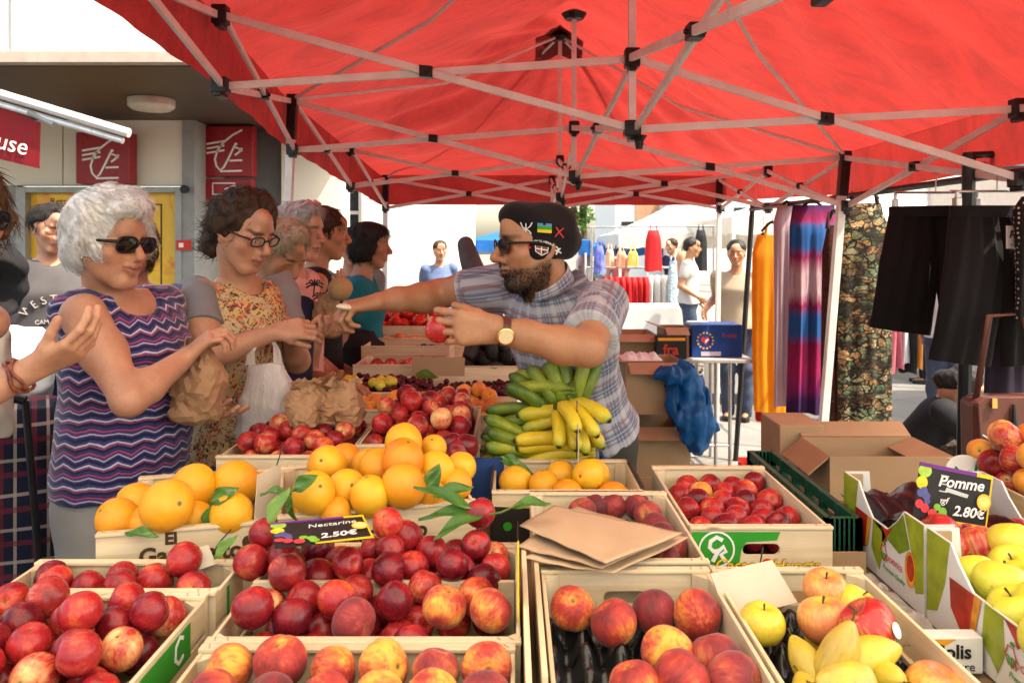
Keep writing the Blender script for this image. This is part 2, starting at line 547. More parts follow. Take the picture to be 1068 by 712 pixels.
M['brown_print'] = simple('burnt brown print', (0.07, 0.035, 0.015), 0.6, var=0.2)
M['yellow_print'] = simple('yellow print', (0.85, 0.55, 0.02), 0.5, var=0.05)
M['red_print'] = simple('red print', (0.55, 0.03, 0.015), 0.45, var=0.05)
M['orange_print'] = simple('orange print', (0.85, 0.36, 0.02), 0.5, var=0.05)
M['crate_wood'] = wood_mat('poplar crate wood', (0.86, 0.73, 0.50), (0.68, 0.50, 0.30))
M['table_wood'] = wood_mat('table board', (0.34, 0.22, 0.12), (0.2, 0.12, 0.06))
# ------------------------------------------------------------------ ground
def ground_mat():
 t = NT('pale concrete paving')
 v = t.co()
 rot = t.n('ShaderNodeMapping', {'Vector': v, 'Rotation': (0, 0, math.radians(-24))}).outputs[0]
 br = t.n('ShaderNodeTexBrick', {'Vector': rot, 'Color1': (0.165, 0.157, 0.145, 1), 'Color2': (0.195, 0.187, 0.172, 1), 'Mortar': (0.12, 0.115, 0.11, 1), 'Scale': 1.0,
    'Mortar Size': 0.012, 'Brick Width': 1.6, 'Row Height': 1.2}, offset=0.0)
 x,y,z = t.sep(rot)
 band = t.math('LESS_THAN', t.math('MODULO', t.math('ADD', x, 100.6), 3.2), 0.75)
 c = t.mix(band,br.outputs[0],(0.095,0.09,0.084,1))
 st = t.noise(v,1.4,6,0.65)
 c = t.mix(t.math('MULTIPLY', t.rampv(st, 0.45, 0.75), 0.5), c, (0.09, 0.085, 0.08, 1))
 sp = t.noise(v,160,2)
 c = t.mix(t.math('MULTIPLY', t.rampv(sp, 0.5, 0.8), 0.45), c, (0.42, 0.4, 0.38, 1))
 t.pr(col=c,rough=0.85,spec=0.25)
 t.bump(t.math('ADD', t.math('MULTIPLY', br.outputs['Fac'], -0.5), t.math('MULTIPLY', sp, 0.25)), 0.4, 0.006)
 return t.m
g = MB().grid(lambda u, v: (-120 + 240 * u, -60 + 240 * v, 0), 8, 8).build('ground', ground_mat(), origin=(0, 0, 0))
tag(g, kind='structure')
def asphalt_mat():
 t = NT('asphalt')
 v = t.co(); n1 = t.noise(v,230,3,0.7); n2 = t.noise(v,3,4)
 c = t.ramp(n1,[(0.3,(0.035,0.034,0.033)),(0.6,(0.075,0.072,0.068)),(0.8,(0.17,0.16,0.15))])
 c = t.mix(t.math('MULTIPLY', t.rampv(n2, 0.4, 0.7), 0.4), c, (0.12, 0.11, 0.1, 1))
 t.pr(col=c,rough=0.9); t.bump(n1,0.6,0.006)
 return t.m
r = MB().grid(lambda u, v: (-9 + 8.55 * u, -3 + 9.2 * v, 0.004), 2, 2).build('road', asphalt_mat(), origin=(0, 0, 0))
tag(r, kind='structure')
k = MB()
for i in range(12):
 k.box2((-9 + 0.7 * i,6.2,0),(-9 + 0.7 * i + 0.694,6.36,0.12))
tag(k.build('kerb', simple('kerb stone', (0.32, 0.31, 0.29), 0.85, var=0.12, bump=0.3), bevel=0.01), kind='structure')
# ------------------------------------------------------------------ bank building on the left
def soffit_mat():
 t = NT('brown slatted soffit')
 v = t.co(); x,y,z = t.sep(v)
 f = t.math('FRACT', t.math('MULTIPLY', y, 9.0))
 gap = t.math('LESS_THAN', f, 0.08)
 n = t.noise(t.scale(v,(1.5,60,1)),1.0,4)
 c = t.ramp(n,[(0.3,(0.045,0.026,0.016)),(0.7,(0.085,0.05,0.03))])
 c = t.mix(gap,c,(0.008,0.005,0.004,1))
 t.pr(col=c,rough=0.5)
 t.bump(f,0.3,0.005)
 return t.m
def poster_mat():
 t = NT('yellow poster')
 v = t.co(); n = t.noise(v,2.2,4,0.6,1.5)
 c = t.ramp(n,[(0.35,(0.80,0.43,0.015)),(0.52,(0.86,0.52,0.03)),(0.66,(0.80,0.25,0.015)),(0.8,(0.62,0.10,0.02))])
 t.pr(col=c,rough=0.35)
 return t.m
bank = thing('bank_building', 'white bank building with brown slatted soffit and cream panel wall', 'building', (-4.5, 9, 0))
YB = 9.0
ZS = 3.04
b = MB(); b.box2((-10.5,6.3,ZS + 0.10),(-1.9,10.4,7.5))
b.build('upper_wall', M['white_paint'], bank)
b = MB()
for x in (-3.97,-6.4,-8.8): b.box2((x,6.285,ZS + 0.12),(x + 0.012,6.301,7.5))
b.build('panel_joint', M['grey_metal'], bank)
b = MB(); b.box2((-10.5, 6.24, ZS + 0.012), (-1.9, 6.36, ZS + 0.098)); b.build('fascia', simple('beige fascia', (0.42, 0.36, 0.29), 0.6), bank)
b = MB(); b.box2((-10.5, 6.36, ZS), (-1.9, YB + 1.5, ZS + 0.09)); b.build('soffit', soffit_mat(), bank)
b = MB()
xs = [-10.5,-8.6,-6.9,-5.08,-3.6]
for a,c in zip(xs[:-1],xs[1:]): b.box2((a + 0.006,YB,2.3),(c - 0.006,YB + 0.12,ZS - 0.002))
b.build('cream_panel', M['cream_panel'], bank, bevel=0.004)
b = MB(); b.box2((-10.5,YB + 0.02,0),(-5.6,YB + 0.5,2.298)); b.box2((-3.72,YB - 0.03,0),(-3.58,YB + 1.2,ZS - 0.004)); b.box2((-5.6,YB + 0.2,0),(-3.72,YB + 0.5,2.298))
b.build('grey_wall', M['grey_metal'], bank)
fr = MB()
fr.box2((-5.58,YB - 0.06,0.5),(-5.47,YB + 0.15,2.28)); fr.box2((-3.79,YB - 0.06,0.5),(-3.72,YB + 0.15,2.28)); fr.box2((-5.47,YB - 0.06,2.215),(-3.79,YB + 0.15,2.28))
fr.build('cash_machine_frame', simple('brushed frame', (0.30, 0.30, 0.29), 0.4, 0.3), bank, bevel=0.006)
po = MB(); po.box2((-5.47, YB + 0.05, 0.55), (-3.79, YB + 0.10, 2.214)); po = po.build('cash_machine_panel', poster_mat(), bank)
po_l = MB()
for (x0,x1,z0,z1) in ((-4.35,-3.98,2.08,2.095),(-4.35,-4.335,1.1,2.08),(-3.995,-3.98,1.1,2.08),(-4.35,-3.98,1.1,1.115)):
 po_l.box2((x0,YB + 0.043,z0),(x1,YB + 0.049,z1))
po_l.build('outline', M['brown_print'], po)
FR = lambda x,y,z: frame((x,y,z),(1,0,0),(0,0,1))     # faces the camera side (-Y)
text('Retraits Express', 0.105, FR(-5.25, YB + 0.045, 2.12), M['brown_print'], po, align='LEFT')
text('Consultations', 0.105, FR(-5.25, YB + 0.045, 2.0), M['brown_print'], po, align='LEFT')
b = MB(); b.box2((-3.77, YB - 0.075, 1.57), (-3.60, YB - 0.064, 1.68)); st_ = b.build('notice', M['red_print'], bank)
b = MB(); b.box2((-3.735, YB - 0.080, 1.60), (-3.685, YB - 0.077, 1.65)); b.build('pictogram', M['white'], st_)
b = MB(); b.lathe([(0.035, -0.01), (0.045, 0.0), (0.045, 0.05), (0.03, 0.055)], frame((-3.66, YB - 0.075, 2.25), (1, 0, 0), (0, 0, 1)), 16); b.build('camera_dome', M['black'], bank)
lt = at(158,103,7.72)
b = MB(); b.lathe([(0.17,-0.11),(0.215,-0.075),(0.215,-0.002)],Matrix.Translation((lt.x,lt.y,ZS)),32)
b.build('soffit_light', simple('frosted lamp', (0.55, 0.5, 0.42), 0.3), bank, smooth=True, bevel=0.006)
b = MB(); b.box2((-3.58, YB + 0.9, 0), (-2.85, YB + 1.3, ZS - 0.003)); b.build('recess_wall', simple('recess grey', (0.16, 0.16, 0.155), 0.5), bank)
b = MB(); b.box2((-2.84, YB + 0.8, 0), (-2.1, YB + 1.3, ZS - 0.005)); b.build('recess_panel', M['cream_panel'], bank)
sb = thing('shop_building', 'cream shop building with dark windows further behind the bank corner', 'building', (-3.5, 12.5, 0))
b = MB(); b.box2((-5.0, 12.0, 2.75), (-2.6, 13.2, 5.5)); b.box2((-5.0, 12.0, 0), (-2.95, 13.2, 2.745)); b.build('wall', M['cream_panel'], sb)
wn = MB(); wn.box2((-2.944, 12.1, 0.4), (-2.3, 12.2, 2.7)); wn = wn.build('window', M['dark_glass'], sb)
b = MB()
for x in (-2.94,-2.62,-2.32): b.box2((x,12.03,0.3),(x + 0.045,12.095,2.74))
for z in (2.1,1.4,0.36): b.box2((-2.9,12.035,z),(-2.3,12.09,z + 0.05))
b.build('frame', M['grey_metal'], wn)
def stroke(pts,w):
 L,R_ = [],[]
 n = len(pts)
 for i in range(n):
  a = Vector(pts[max(i - 1,0)]); c = Vector(pts[min(i + 1,n - 1)]); t = (c - a).normalized()
  nn = Vector((-t.y,t.x)); p = Vector(pts[i])
  L.append(p + nn * w / 2); R_.append(p - nn * w / 2)
 return [(p.x,p.y) for p in L + R_[::-1]]
def bank_logo(mb,Mx):
 S = []
 arc = [(0.80,0.92),(0.62,0.82),(0.45,0.68),(0.33,0.52),(0.28,0.34),(0.31,0.20),(0.38,0.12),(0.45,0.18),(0.55,0.38),(0.66,0.62)]
 S.append(stroke(arc,0.035))
 for z in (0.66,0.57,0.48): S.append(stroke([(0.12,z - 0.02),(0.46,z + 0.04)],0.035))
 S.append(stroke([(0.66,0.42),(0.74,0.48),(0.80,0.56)],0.035)); S.append(stroke([(0.64,0.58),(0.72,0.56),(0.80,0.50)],0.03))
 S.append(ell_pts(0.68,0.64,0.028,0.028,10))
 S.append(stroke([(0.56,0.31),(0.80,0.32)],0.035)); S.append(stroke([(0.38,0.10),(0.80,0.11)],0.035))
 for s_ in S: mb.prism(s_,0.004,Mx)
def bank_sign(label,px0,px1,py0,py1,Y,d=0.18):
 p0,p1 = at(px0,py1,Y),at(px1,py0,Y)
 o = thing('bank_sign', label, 'sign', ((p0.x + p1.x) / 2, Y, p0.z), group='red bank signs')
 b = MB(); b.box2((p0.x, Y, p0.z), (p1.x, Y + d, p1.z)); b.build('panel', M['sign_red'], o, bevel=0.008)
 W,Hh = p1.x - p0.x,p1.z - p0.z
 Mx = Matrix.Translation((p0.x,Y - 0.001,p0.z)) @ Matrix(((W,0,0,0),(0,0,-1,0),(0,Hh,0,0),(0,0,0,1)))
 b = MB(); bank_logo(b, Mx); b.build('emblem', M['white'], o)
 br = MB(); br.box2(((p0.x + p1.x) / 2 - 0.05, Y + d, p1.z - 0.3), ((p0.x + p1.x) / 2 + 0.05, 9.0 if Y < 9 else Y + 0.4, p1.z - 0.22)); br.build('bracket', M['grey_metal'], o)
 return o,p0,p1
bank_sign('red bank sign with white emblem on the cream wall, partly behind the awning arm', 79, 135, 138, 191.5, 8.78)
o, p0, p1 = bank_sign('red bank sign with white emblem above a smaller red card strip', 209, 263.5, 131.5, 184, 9.3, 0.16)
b = MB(); b.box2((p0.x, 9.3, p0.z - 0.27), (p1.x - 0.01, 9.42, p0.z - 0.03)); strip = b.build('card_strip', M['sign_red'], o, bevel=0.008)
b = MB()
cx,cz = (p0.x + p1.x) / 2,p0.z - 0.15
for s_ in (stroke([(-0.16,-0.06),(-0.16,0.07),(0.1,0.07),(0.1,0.0)],0.014),stroke([(-0.16,-0.06),(0.02,-0.06)],0.014),stroke([(-0.02,0.0),(0.1,0.05),(0.14,0.0),(0.17,-0.03)],0.014),stroke([(0.0,-0.07),(0.08,-0.03),(0.16,-0.08)],0.014)):
 b.prism(s_,0.004,frame((cx,9.298,cz),(1,0,0),(0,0,1)))
b.build('hand_and_card_emblem', M['white'], strip)
p0,p1 = at(305,217,10.6),at(325,186,10.6)
o = thing('small_sign', 'small dark red sign seen at an angle on the receding wall', 'sign', (p0.x, 10.6, p0.z), group=None)
b = MB(); b.bar((p0.x, 10.5, (p0.z + p1.z) / 2), (p1.x, 11.2, (p0.z + p1.z) / 2), 0.05, p1.z - p0.z); b.build('panel', M['sign_red'], o)
b = MB(); b.prism(stroke([(-0.1, 0.1), (0.02, 0.0), (0.08, -0.14)], 0.03), 0.004, frame(((p0.x + p1.x) / 2 - 0.01, 10.81, (p0.z + p1.z) / 2), (p1.x - p0.x, 0.7, 0), (0, 0, 1)) @ Matrix.Translation((0, 0, 0.03))); b.build('emblem', M['white'], o)
a0,a1 = at(-60,80,5.6),at(135,139,5.6)
aw = thing('awning_arm', 'white rolled awning bar of the neighbouring stall with a red banner below', 'awning', (a0.x, a0.y, a0.z))
b = MB(); b.tube([a0, a1], 0.033, 10); b.tube([a0 + Vector((0, 0.03, -0.075)), a1 + Vector((-0.06, 0.03, -0.05))], 0.022, 10); b.build('bar', simple('awning aluminium', (0.7, 0.68, 0.66), 0.3, 0.5), aw, smooth=False)
b = MB(); b.tube([at(30, 117, 5.62), at(56, 130, 5.62)], 0.02, 8); b.build('rail_end', M['grey_metal'], aw)
bp = [at(-60,88,5.63),at(42,128,5.63),at(41,176,5.63),at(-60,152,5.63)]
b = MB(); b.prism([(p.x,p.z) for p in bp],0.006,Matrix(((1,0,0,0),(0,0,-1,5.636),(0,1,0,0),(0,0,0,1))))
bn = b.build('banner', simple('banner cloth', (0.22, 0.008, 0.012), 0.7, transl=0.2), aw)
tc = at(30,155,5.62)
text('euse', 0.17, Matrix.Translation(tc + Vector((0, -0.004, 0))) @ Matrix.Rotation(math.radians(14), 4, 'Y') @ frame((0, 0, 0), (1, 0, 0), (0, 0, 1)), M['white'], bn, align='RIGHT')
wb = thing('white_wall_block', 'bright white rendered wall block with low timber ledge behind the customers', 'wall', (-1.6, 13, 0))
b = MB(); b.box2((-2.35, 12.6, 0), (-1.38, 13.4, 3.4)); b.build('left_face', M['white_paint'], wb)
b = MB(); b.box2((-1.375, 12.9, 0), (-0.62, 13.4, 3.4)); b.build('right_face', M['white_paint'], wb)
b = MB()
for i in range(3): b.box2((-2.35,12.2,0.18 + 0.16 * i),(-0.6,12.25,0.31 + 0.16 * i))
b.build('timber_ledge', M['table_wood'], wb)
# ------------------------------------------------------------------ far background
fb = thing('distant_building', 'pale distant building with a row of windows behind the white awnings', 'building', (9, 42, 0))
b = MB(); b.box2((5.2, 40, 0), (17, 50, 5.2)); b.box2((7.6, 38, 0), (17, 39.98, 4.4)); b.build('wall', M['white_paint'], fb)
for i,(x,z0,z1) in enumerate(((5.5,1.9,2.9),(6.3,1.9,2.9),(8.2,2.6,3.5),(9.4,2.6,3.5),(10.6,2.6,3.5),(11.8,2.6,3.5),(13.0,2.6,3.5))):
 y = 39.94 if x < 7.5 else 37.94
 q = MB(); q.box2((x, y, z0), (x + (0.6 if x < 7.5 else 0.75), y + 0.05, z1)); wd = q.build('window', M['dark_glass'], fb)
 q = MB(); q.box2((x - 0.06, y - 0.03, z0 - 0.08), (x + 0.8, y - 0.002, z0 - 0.01)); q.build('sill', M['grey_metal'], wd)
q = MB(); q.box2((6.2, 39.93, 2.95), (7.4, 39.97, 4.0)); q.build('brick_bay', simple('tan brick', (0.45, 0.25, 0.14), 0.8), fb)
def leaf_tree(name,label,base,hgt,rad,seed,n=1500):
 r = random.Random(seed)
 o = thing(name, label, 'tree', base)
 tb = MB(); tb.tube([base,Vector(base) + Vector((0.1,0,hgt * 0.4)),Vector(base) + Vector((0,0.1,hgt * 0.75))],[0.16,0.11,0.05],8)
 cl = []
 for i in range(14):
  a = r.uniform(0,6.28); rr = rad * r.uniform(0.2,0.8); c = Vector(base) + Vector((rr * math.cos(a),rr * math.sin(a),hgt * r.uniform(0.45,0.95)))
  cl.append((c,rad * r.uniform(0.25,0.5))); tb.tube([Vector(base) + Vector((0,0,hgt * 0.45)),c],[0.05,0.015],5)
 tb.build('trunk', simple('bark', (0.09, 0.06, 0.04), 0.9, var=0.3), o)
 f = MB()
 for i in range(n):
  c,cr = r.choice(cl)
  d = Vector((r.gauss(0,1),r.gauss(0,1),r.gauss(0,1))).normalized() * cr * r.uniform(0.5,1.05)
  p = c + d; s_ = r.uniform(0.07,0.13)
  E = Euler((r.uniform(-1,1),r.uniform(-1,1),r.uniform(0,6.28))).to_matrix().to_4x4()
  f.add([(-s_,0,0),(0,-s_ * 0.45,0.01),(s_,0,0),(0,s_ * 0.45,0.01)],[(0,1,2,3)],Matrix.Translation(p) @ E)
 f.build('crown', simple('leaves', (0.07, 0.16, 0.022), 0.5, var=0.45, vscale=1.2, transl=0.35), o)
leaf_tree('street_tree', 'bright green tree showing between the red canopy and the awnings', (2.35, 27, 0), 5.2, 1.0, 3)
def canopy_tent(name,label,x0,x1,y0,y1,ze,zp,mat,group=None,val=0.28):
 o = thing(name, label, 'market tent', ((x0 + x1) / 2, (y0 + y1) / 2, 0), group=group)
 def roof(u,v):
  e = min(1,2 * min(u,1 - u) * 1.0,2 * min(v,1 - v))
  return (x0 + (x1 - x0) * u,y0 + (y1 - y0) * v,ze + (zp - ze) * e ** 1.25)
 b = MB(); b.grid(roof, 20, 20); b.build('canopy', mat, o)
 b = MB()
 P = [(x0,y0),(x1,y0),(x1,y1),(x0,y1)]
 for i in range(4):
  (a,c),(d,e) = P[i],P[(i + 1) % 4]
  n = max(4,int(math.hypot(d - a,e - c) * 5))
  b.grid(lambda u,v: (a + (d - a) * u + 0.01 * math.sin(40 * u) * v,c + (e - c) * u + 0.01 * math.sin(37 * u) * v,ze - val * v * (0.88 + 0.12 * abs(math.sin(u * n * PI / 2)))),n * 2,2)
 b.build('valance', mat, o)
 for (a,c) in P:
  q = MB(); q.box2((a - 0.02, c - 0.02, 0), (a + 0.02, c + 0.02, ze)); q.build('leg', M['alu'], o)
 return o
m_aw = simple('off white awning', (0.74, 0.70, 0.62), 0.7, var=0.04, transl=0.35)
m_blue = simple('blue awning', (0.015, 0.13, 0.42), 0.6, var=0.06, transl=0.25)
canopy_tent('market_tent', 'blue market tent standing behind the fruit seller', -0.9, 1.35, 13.5, 16.5, 1.72, 2.05, m_blue, None, 0.22)
canopy_tent('market_tent', 'blue market tent strip further right behind the seller hat', 1.5, 3.1, 16.2, 18.2, 1.62, 1.85, m_blue, None, 0.2)
canopy_tent('market_awning', 'off-white market awning above the rail of red dresses', 1.9, 5.0, 14.0, 17.5, 1.85, 2.62, m_aw, 'off-white awnings')
canopy_tent('market_awning', 'large off-white market awning behind the man in the tan shirt', 3.2, 7.4, 11.5, 15.0, 2.05, 2.7, m_aw, 'off-white awnings')
canopy_tent('market_awning', 'off-white market awning behind the snake print dress', 4.8, 9.0, 9.0, 12.0, 1.75, 2.5, m_aw, 'off-white awnings')
canopy_tent('market_awning', 'pale striped awning edge at the right border above the shorts', 4.4, 8.4, 5.6, 8.4, 2.25, 2.8, m_aw, 'off-white awnings', 0.3)
# ------------------------------------------------------------------ the red tent over the stall
ROWS = [  # Y,then (x,ztop) for left,centre,right
 (1.42,(-1.02,2.50),(0.56,2.345),(1.96,2.14)),
 (2.95,(-1.08,2.46),(0.445,2.30),(1.88,2.115)),
 (4.30,(-1.185,2.39),(0.335,2.245),(1.80,2.085)),
 (5.72,(-1.16,2.30),(0.345,2.225),(1.84,2.15)),
 (7.15,(-1.135,2.215),(0.36,2.21),(1.865,2.21))]
def red_cloth():
 t = NT('red tent cloth')
 v = t.co()
 n = t.noise(v,1.3,5,0.6); n2 = t.noise(t.scale(v,(90,90,90)),1.0,2)
 c = t.ramp(n,[(0.3,(0.42,0.018,0.018)),(0.7,(0.58,0.038,0.034))])
 dirt = t.noise(t.scale(v,(1.2,3.0,1)),1.6,6,0.7,1.5)
 c = t.mix(t.math('MULTIPLY', t.rampv(dirt, 0.45, 0.70), 0.65), c, (0.15, 0.010, 0.012, 1))
 wv = t.noise(v,420,2)
 t.pr(col=c,rough=0.6,spec=0.3)
 t.bump(t.math('ADD', t.math('MULTIPLY', n2, 0.3), t.noise(t.scale(v, (2.5, 9, 6)), 1.0, 4, 0.6, 1.2)), 0.55, 0.05)
 t.translucent(0.21,t.mix(0.4,c,(0.70,0.095,0.075,1)))
 return t.m
M['red_cloth'] = red_cloth()
tent = thing('market_tent', 'large red pop-up market tent with pale scissor trusses over the fruit stall', 'market tent', (0.35, 4.3, 0))
def row_at(Y):
 if Y <= ROWS[0][0]: return ROWS[0]
 for a,c in zip(ROWS[:-1],ROWS[1:]):
  if Y <= c[0]:
   t = (Y - a[0]) / (c[0] - a[0])
   return (Y,) + tuple((a[i][0] + (c[i][0] - a[i][0]) * t,a[i][1] + (c[i][1] - a[i][1]) * t) for i in (1,2,3))
 return ROWS[-1]
sag = sines(5,10,2,7,0.012); fold = sines(9,8,9,22,0.007,(1.0,0.45,0.3))
def roof_pt(u,v):
 Y = ROWS[0][0] - 0.02 + (ROWS[-1][0] - ROWS[0][0] + 0.04) * v
 r_ = row_at(Y)
 x0,x1 = r_[1][0] - 0.05,r_[3][0] + 0.05
 x = x0 + (x1 - x0) * u
 ze = r_[1][1] + (r_[3][1] - r_[1][1]) * u + 0.035
 s = 1 - abs(2 * u - 1)
 f = [(1.40,0.0),(2.95,0.92),(3.6,0.84),(4.3,0.66),(5.0,0.84),(5.72,0.93),(7.17,0.0)]
 rise = np.interp(Y,[a for a,_ in f],[c for _,c in f])
 de = min((Y - 1.40) / 1.55,(7.17 - Y) / 1.45,1.0)
 z = ze + min(s * rise if rise > 0 else 0,0.93 * max(de,0)) * (0.90 + 0.10 * s)
 e = max(0.0,min(1.0,s * 5,de * 5))
 P = np.array([[x,Y,z]])
 g2 = 0.018 * math.sin(9 * u * (1 + 0.4 * v) + 14 * v) * math.sin(17 * (u - 0.5) + 3 * v)
 for cy_ in (2.95,5.72):
  dx_,dy_ = x - 0.38,Y - cy_; rr_ = math.hypot(dx_,dy_)
  if abs(dy_) < 1.5: z += e * 0.040 * math.sin(17 * math.atan2(dy_,dx_) + 2.2 * math.sin(3 * rr_) + cy_) * min(1,rr_ / 0.8) * max(0,1 - abs(dy_) / 1.5)
 z += e * (float(sag(P)[0]) + float(fold(P)[0]) + g2 - 0.05 * math.sin(PI * s) * math.sin(PI * min(1,max(0,de))))
 return (x,Y,z)
b = MB(); b.grid(roof_pt, 96, 150); b.build('canopy', M['red_cloth'], tent, smooth=True)
b = MB()
def edge(u,v):
 L = [5.75,3.0,5.75]; T = sum(L); d = u * T
 if d < L[0]: p = roof_pt(0,1 - (1 - d / L[0])) ; p = roof_pt(0,d / L[0])
 elif d < L[0] + L[1]: p = roof_pt((d - L[0]) / L[1],1)
 else: p = roof_pt(1,1 - (d - L[0] - L[1]) / L[2])
 wob = 0.005 * math.sin(d * 9) * v + 0.004 * math.sin(d * 23 + 1) * v
 sx = -1 if d < L[0] else (0 if d < L[0] + L[1] else 1)
 drop = 0.265 if sx < 0 else (0.27 if sx == 0 else 0.235)
 return (p[0] + sx * 0.012 * v + wob * abs(sx),p[1] + (wob if sx == 0 else 0),p[2] + 0.004 - drop * v)
b.grid(edge, 290, 5); b.build('valance', M['red_cloth'], tent, smooth=True)
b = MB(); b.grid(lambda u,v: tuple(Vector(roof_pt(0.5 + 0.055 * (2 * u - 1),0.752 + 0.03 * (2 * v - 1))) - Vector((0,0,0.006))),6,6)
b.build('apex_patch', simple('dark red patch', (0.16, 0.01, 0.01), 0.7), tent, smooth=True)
DZ = 0.262
M['leg'] = simple('leg paint', (0.66, 0.64, 0.61), 0.4, 0.2, var=0.12)
def node(i,j): return Vector((ROWS[i][1 + j][0],ROWS[i][0],ROWS[i][1 + j][1]))
JD = Vector((0,0,-DZ))
M['joint'] = M['black']
def joint(p,s=0.055,sz=0.07,rot=None):
 q = MB(); q.box(p,(s,s,sz),rot); q.box(p + Vector((0,0,-sz / 2 - 0.005)),(s * 0.5,s * 1.25,0.02),rot)
 q.build('joint_block', M['joint'], tent, bevel=0.005)
def scissor(i0,j0,i1,j1,w=0.015,h=0.028,off=0.010):
 A,B = node(i0,j0),node(i1,j1)
 d = (B - A).normalized(); sd_ = d.cross(Vector((0,0,1))).normalized() * off
 for (p,q,s_) in ((A,B + JD,1),(A + JD,B,-1)):
  m = MB(); m.bar(p + sd_ * s_, q + sd_ * s_, w, h); m.build('truss_bar', M['alu'], tent, bevel=0.002)
 mid = (A + B + JD) / 2
 R = Matrix((d,d.cross(Vector((0,0,1))),Vector((0,0,1)))).transposed()
 q = MB(); q.box(mid, (0.05, 0.045, 0.042), R); q.tube([mid - sd_ * 3.2, mid + sd_ * 3.2], 0.008, 8); q.build('pivot_block', M['joint'], tent, bevel=0.004)
for i in range(5):
 for j in range(3):
  p = node(i,j); joint(p); joint(p + JD,0.06,0.06)
  if j == 1:
   q = MB(); q.box(p + JD * 0.5, (0.026, 0.026, DZ)); q.build('upright', M['alu'], tent)
for i in range(4):
 for j in (0,1,2): scissor(i,j,i + 1,j)
for i in range(5):
 for j in (0,1): scissor(i,j,i,j + 1)
for i,zz in ((1,3.16),(2,2.86),(3,3.11)):
 p = node(i, 1); q = MB(); q.box2((p.x - 0.013, p.y - 0.013, p.z), (p.x + 0.013, p.y + 0.013, zz)); q.build('centre_pole', M['alu'], tent)
 q = MB(); q.lathe([(0.05, -0.03), (0.07, 0), (0.03, 0.02)], Matrix.Translation((p.x, p.y, zz)), 12); q.build('pole_cap', M['joint'], tent)
 q = MB(); q.lathe([(0.012, -0.05), (0.017, -0.02), (0.03, 0.0)], Matrix.Translation((p.x + 0.02, p.y - 0.04, p.z - DZ - 0.03)), 10); q.build('pull_knob', M['joint'], tent)
LEAN = {(2,0): (-0.10,0),(2,2): (-0.17,0),(4,0): (-0.02,0),(4,2): (-0.03,0),(0,0): (-0.05,0),(0,2): (-0.05,0)}
for (i,j),ln in LEAN.items():
 p = node(i,j); foot = Vector((p.x + ln[0],p.y,0.0))
 q = MB(); q.bar(p + Vector((0, 0, 0.02)), foot, 0.042, 0.042, (0, 1, 0)); lg = q.build('leg', M['leg'], tent, bevel=0.004)
 q = MB(); d = (foot - p).normalized(); q.bar(p + d * 0.015, p + d * 0.21, 0.05, 0.05, (0, 1, 0)); q.build('leg_sleeve', M['joint'], tent, bevel=0.004)
 q = MB(); q.box2((foot.x - 0.05, foot.y - 0.05, 0.004), (foot.x + 0.05, foot.y + 0.05, 0.014)); q.build('foot_plate', M['steel'], tent)
for i,(j0) in ((1,0),(3,0),(1,2),(3,2)):
 pk = Vector((node(i,1).x,node(i,1).y,3.12))
 for ii in (i - 1,i + 1):
  p = node(ii,j0)
  mid = (p * 0.5 + pk * 0.5) + Vector((0,0,-0.12))
  q = MB(); q.tube([p + Vector((0, 0, 0.01)), mid, pk], 0.011, 6); q.build('rafter', M['alu'], tent)
# ------------------------------------------------------------------ fruit materials
def fruit_nt(name):
 t = NT(name); v = t.co(); x,y,z = t.sep(v)
 rad = t.math('SQRT', t.math('ADD', t.math('MULTIPLY', x, x), t.math('MULTIPLY', y, y)))
 stem = t.math('MULTIPLY', t.math('GREATER_THAN', z, 0.2), t.rampv(rad, 0.55, 0.05))      # 1 at the stem
 return t,t.rco(53.0),z,rad,stem
def mat_stone(name,yellow,mid,red,dark,lo,hi,fuzz=0.0,rough=0.25,stemcol=(0.75,0.42,0.08),coat=0.12):
 t,v,z,rad,stem = fruit_nt(name)
 big = t.noise(v,0.75,3,0.5)
 st = t.noise(t.scale(v,(7,7,1.2)),1.0,4,0.6)
 sp = t.noise(v,22,2)
 f = t.math('ADD', big, t.math('MULTIPLY', t.math('SUBTRACT', st, 0.5), 0.42))
 f = t.math('ADD', f, t.math('MULTIPLY', t.math('SUBTRACT', t.rnd(), 0.5), 0.30))
 f = t.math('SUBTRACT', f, t.math('MULTIPLY', stem, 0.20))
 f = t.rampv(f,lo,hi)
 c = t.ramp(f,[(0.0,yellow),(0.28,mid),(0.55,red),(1.0,dark)])
 c = t.mix(t.math('MULTIPLY', t.rampv(sp, 0.56, 0.75), 0.16), c, mid)
 c = t.mix(t.math('MULTIPLY', t.rampv(rad, 0.16, 0.03), t.math('GREATER_THAN', z, 0.2)), c, (0.16, 0.075, 0.02))
 t.pr(col=c, rough=t.math('MULTIPLY_ADD', t.noise(v, 5, 3), 0.2, rough - 0.1), spec=0.38, coat=coat * .5, coatr=0.2)
 if fuzz: t.pr(sheen=fuzz,sheenr=0.45)
 t.bump(t.math('ADD', t.noise(v, 30, 3), t.math('MULTIPLY', t.noise(v, 5, 2), 0.6)), 0.06, 0.02)
 return t.m
M['nectarine'] = mat_stone('nectarine skin', (0.82, 0.40, 0.07), (0.66, 0.11, 0.04), (0.46, 0.022, 0.025), (0.17, 0.008, 0.016), 0.06, 0.74)
M['nectarine_dark'] = mat_stone('dark nectarine skin', (0.60, 0.14, 0.05), (0.42, 0.03, 0.03), (0.30, 0.012, 0.02), (0.10, 0.006, 0.013), 0.08, 0.70)
M['nectarine_light'] = mat_stone('mottled nectarine skin', (0.84, 0.52, 0.20), (0.75, 0.25, 0.10), (0.48, 0.035, 0.03), (0.20, 0.012, 0.018), 0.22, 0.76)
